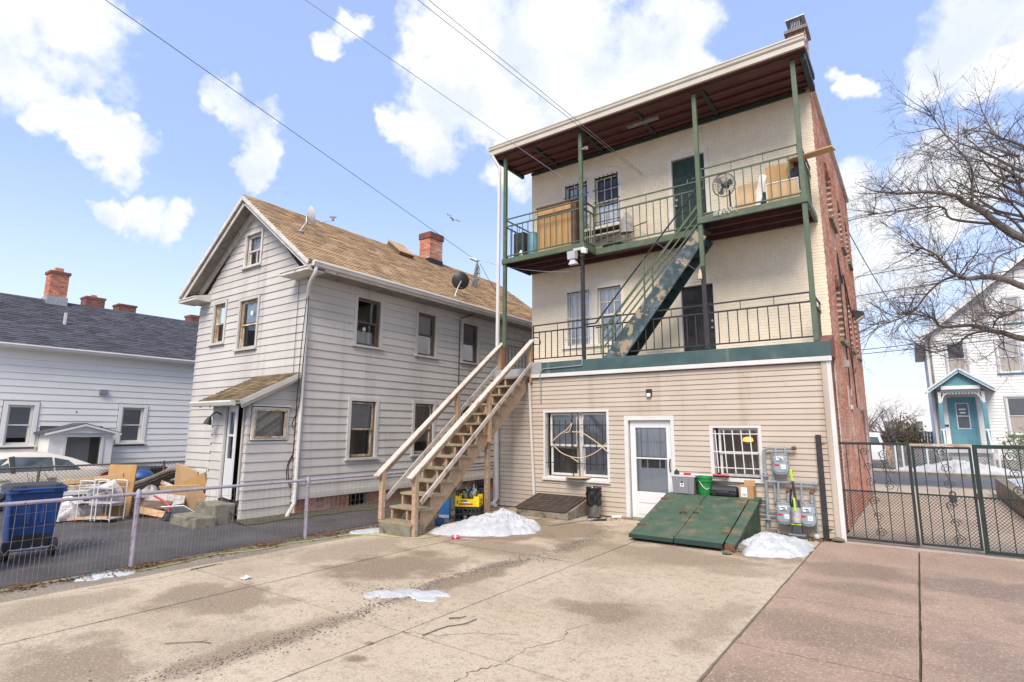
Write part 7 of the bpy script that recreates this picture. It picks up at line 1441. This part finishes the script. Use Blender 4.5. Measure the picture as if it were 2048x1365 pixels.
LIMBS = {
'A':[[13.0,10.2,7.0],[12.01,10.0,7.54],[11.45,9.79,8.08],[11.1,9.57,8.5],[10.72,9.36,8.76],[10.52,9.14,8.96],[9.81,8.93,9.19],[9.22,8.71,9.2],[8.65,8.5,9.33]],
'A2':[[11.55,9.9,8.05],[10.48,10.8,8.75],[10.33,11.0,9.23],[9.91,11.2,9.45],[8.77,11.4,9.58],[8.24,11.6,9.71]],
'A3':[[10.9,9.45,8.6],[10.93,9.34,9.1],[10.98,9.18,9.69],[10.8,9.02,10.16],[10.44,8.86,10.85],[10.14,8.7,11.63]],
'A4':[[13.0,10.4,7.6],[12.36,10.8,8.63],[12.3,10.96,9.23],[12.14,11.12,10.07],[12.25,11.28,10.55],[11.9,11.44,11.57],[11.7,11.6,12.53]],
'B':[[13.2,9.7,5.2],[12.4,9.1,5.6],[11.69,8.8,5.87],[11.27,8.66,6.13],[10.84,8.51,6.21],[10.43,8.37,6.2],[10.22,8.23,6.33],[9.95,8.09,6.7],[9.76,7.94,6.98],[9.24,7.8,7.28]],
'B2':[[10.28,8.26,6.3],[9.95,9.1,6.38],[9.54,9.2,6.04],[9.19,9.3,5.61],[8.69,9.4,5.35],[8.12,9.5,5.28]],
'B3':[[11.01,8.6,6.2],[11.28,9.57,6.95],[11.74,9.73,7.18],[11.98,9.9,7.33]],
'C':[[13.2,10.3,4.2],[11.81,11.0,4.69],[11.38,11.17,4.94],[10.98,11.34,5.1],[10.66,11.51,5.31],[9.92,11.69,5.36],[9.74,11.86,5.68],[9.47,12.03,5.85],[8.8,12.2,6.08]],
'C2':[[11.04,11.3,5.06],[10.58,11.3,4.99],[10.24,11.4,4.72],[9.83,11.5,4.52],[9.46,11.6,4.56]],
'C3':[[13.2,10.3,5.0],[11.84,10.5,5.49],[11.52,10.5,5.4],[11.22,10.5,5.3],[11.12,10.9,5.1]],
'C4':[[11.12,11.25,5.08],[11.21,10.9,4.86],[11.31,10.9,4.54],[11.3,10.9,4.35]]}
RAD = {'A':(.13,.022),'A2':(.045,.012),'A3':(.042,.01),'A4':(.055,.012),'B':(.115,.018),'B2':(.038,.01),'B3':(.03,.012),'C':(.10,.014),'C2':(.042,.008),'C3':(.05,.02),'C4':(.022,.008)}
bt = thing('street_tree','big bare street tree reaching in over the driveway','tree',(13.4,10.2,0)); b = MB()
b.tube(smooth_path([(13.5,10.2,-.1),(13.4,10.2,1.5),(13.3,10.25,3.2),(13.2,10.3,4.6),(13.1,10.25,6.2),(13.1,10.4,7.8),(13.3,10.6,9.5),(13.2,10.8,11.5)],4), [.34-.0085*i for i in range(29)], 12); b.build('trunk','bark',bt,smooth=True)
rt2 = random.Random(23); b = MB()
for k_, P in LIMBS.items():
    r0, r1 = RAD[k_]; sp = smooth_path(P, 4); nn_ = len(sp); b.tube(sp, [r0+(r1-r0)*i/(nn_-1) for i in range(nn_)], 8)
b.build('limb','bark',bt,smooth=True); b = MB()
for k_, P in LIMBS.items():
    sp = smooth_path(P, 4); nn_ = len(sp); r0, r1 = RAD[k_]
    st_ = 2 if k_ in ('C4','B3') else 1
    for i in range(max(3,int(nn_*.22)), nn_, st_):
        t = i/nn_; d0 = (sp[i]-sp[i-1]).normalized()
        for q in range(2 if t > .5 else 1):
            ax = Vector((rt2.gauss(-.25,.8),rt2.gauss(0,.8),rt2.gauss(.25,.7))).normalized(); grow(b, sp[i], d0*.6+ax, rt2.uniform(.6,1.6), rt2.uniform(.012,.022), 2, rt2, .16, 4, .62, (3,5), .9)
for i in range(19):       # upper crown above and behind the traced limbs
    p = Vector((12.9+rt2.uniform(-1.1,.3),10.5+rt2.uniform(-.5,.5),rt2.uniform(6.8,10.5))); grow(b, p, V(rt2.uniform(-1,.2),rt2.uniform(-.6,.6),rt2.uniform(.1,.8)), rt2.uniform(1.8,2.8), .05, 3, rt2, .12, 5, .62, (3,4), .8)
b.build('crown','twig',bt,fix=False)
def bare_tree(loc, h, lab, seed, lean=(0,0,1), lev=4, L0=.36, name='bare_tree', r=.12, kids=(3,4)):
    t = thing(name, lab, 'tree', loc); rg_ = random.Random(seed); p = Vector(loc); MB().tube([p-V(0,0,.1), p+Vector(lean)*h*.15, p+Vector(lean)*h*.34], [r,r*.85,r*.7], 10).build('trunk','bark',t,smooth=True); b = MB()
    for k in range(6): a = k*1.05+rg_.uniform(-.3,.3); grow(b, p+Vector(lean)*h*rg_.uniform(.2,.34), V(math.cos(a)*.8,math.sin(a)*.8,1), h*L0, r*.5, lev-1, rg_, .15, 5, .66, kids, .8)
    b.build('crown','twig',t,fix=False); return t
bare_tree((7.75,26.6,.05), 4.3, 'gnarled bare garden tree beside the white house', 5, (-.1,0,1), 4, .40, r=.17, kids=(4,5)); bare_tree((6.2,31,.05), 5.5, 'thin bare tree behind the white car', 8, r=.1)
bare_tree((5.4,15.6,-.05), 12.2, 'tall bare tree behind the brick building', 12, r=.2, lev=4); bare_tree((-1.6,13.5,0), 8.6, 'bare tree behind the tan roof beside the balcony', 17, r=.14, lev=4, L0=.42)
def leafbush(name, loc, rx, rz, n, mt, lab, s=.05, stems=6, seed=1):
    t = thing(name, lab, 'shrub', loc); rg_ = random.Random(seed); b = MB()
    for i in range(n):
        d = Vector((rg_.gauss(0,1),rg_.gauss(0,1),rg_.gauss(0,1))).normalized()*(rg_.random()**.4)*(1+.25*math.sin(i)); c = Vector(loc)+Vector((d.x*rx,d.y*rx,rz+d.z*rz*.9)); u = Vector((rg_.gauss(0,1),rg_.gauss(0,1),rg_.gauss(0,1))).normalized()*s*rg_.uniform(.6,1.3); w_ = u.orthogonal().normalized()*s*.45
        b.add([c-u,c+w_,c+u,c-w_],[(0,1,2,3)])
    b.build('leaves',mt,t,kind='stuff',fix=False); b = MB()
    for k in range(stems): a = k*6.28/stems; p = Vector(loc); b.tube([p, p+V(math.cos(a)*rx*.3,math.sin(a)*rx*.3,rz), p+V(math.cos(a)*rx*.6,math.sin(a)*rx*.6,rz*1.6)], [.03,.02,.008], 5)
    b.build('stem','twig',t)
leafbush('evergreen_shrub',(8.3,27.9,.05),1.0,1.45,1700,'bush_leaf','brownish clipped shrub behind the gnarled garden tree',.09,6,3); leafbush('orange_shrub',(7.35,25.4,.05),.32,.6,500,'orange_leaf','orange potted shrub beside the white car',.07,4,4); leafbush('leafy_shrub',(12.75,24.2,.05),.75,1.05,420,'green_leaf','sparse green leafy shrub by the porch steps',.085,9,5)
# ---- far street wires
for k, (z0_, z1_, lab) in enumerate(((6.7,7.3,'lowest of the street wires crossing before the white house'),(6.9,7.55,'second street wire crossing before the white house'),(9.6,10.4,'third street wire up the side of the brick building'),(10.6,11.3,'higher street wire through the bare branches'),(13.6,14.4,'highest street wire above the white roof'))): wire((3.5,20.6,z0_-1.2),(24,20.6,z1_-.6), .1, 'cable', lab, .018)
wire((7.6,9.0,8.6),(9.6,20.6,5.9), .5, 'cable', 'slack service wire from the brick corner to the street', .014)
fbld = thing('distant_building','pale distant building behind the bare garden trees','building',(0,60,0)); bpart(fbld,'wall','house_white',(-4,14,58,66,0,5.6))
for i in range(7):
    for j in range(1): bpart(fbld,'window','gray_plastic',(-3+2.3*i,-2.1+2.3*i,57.94,58.02,1.5+2.8*j,2.9+2.8*j))
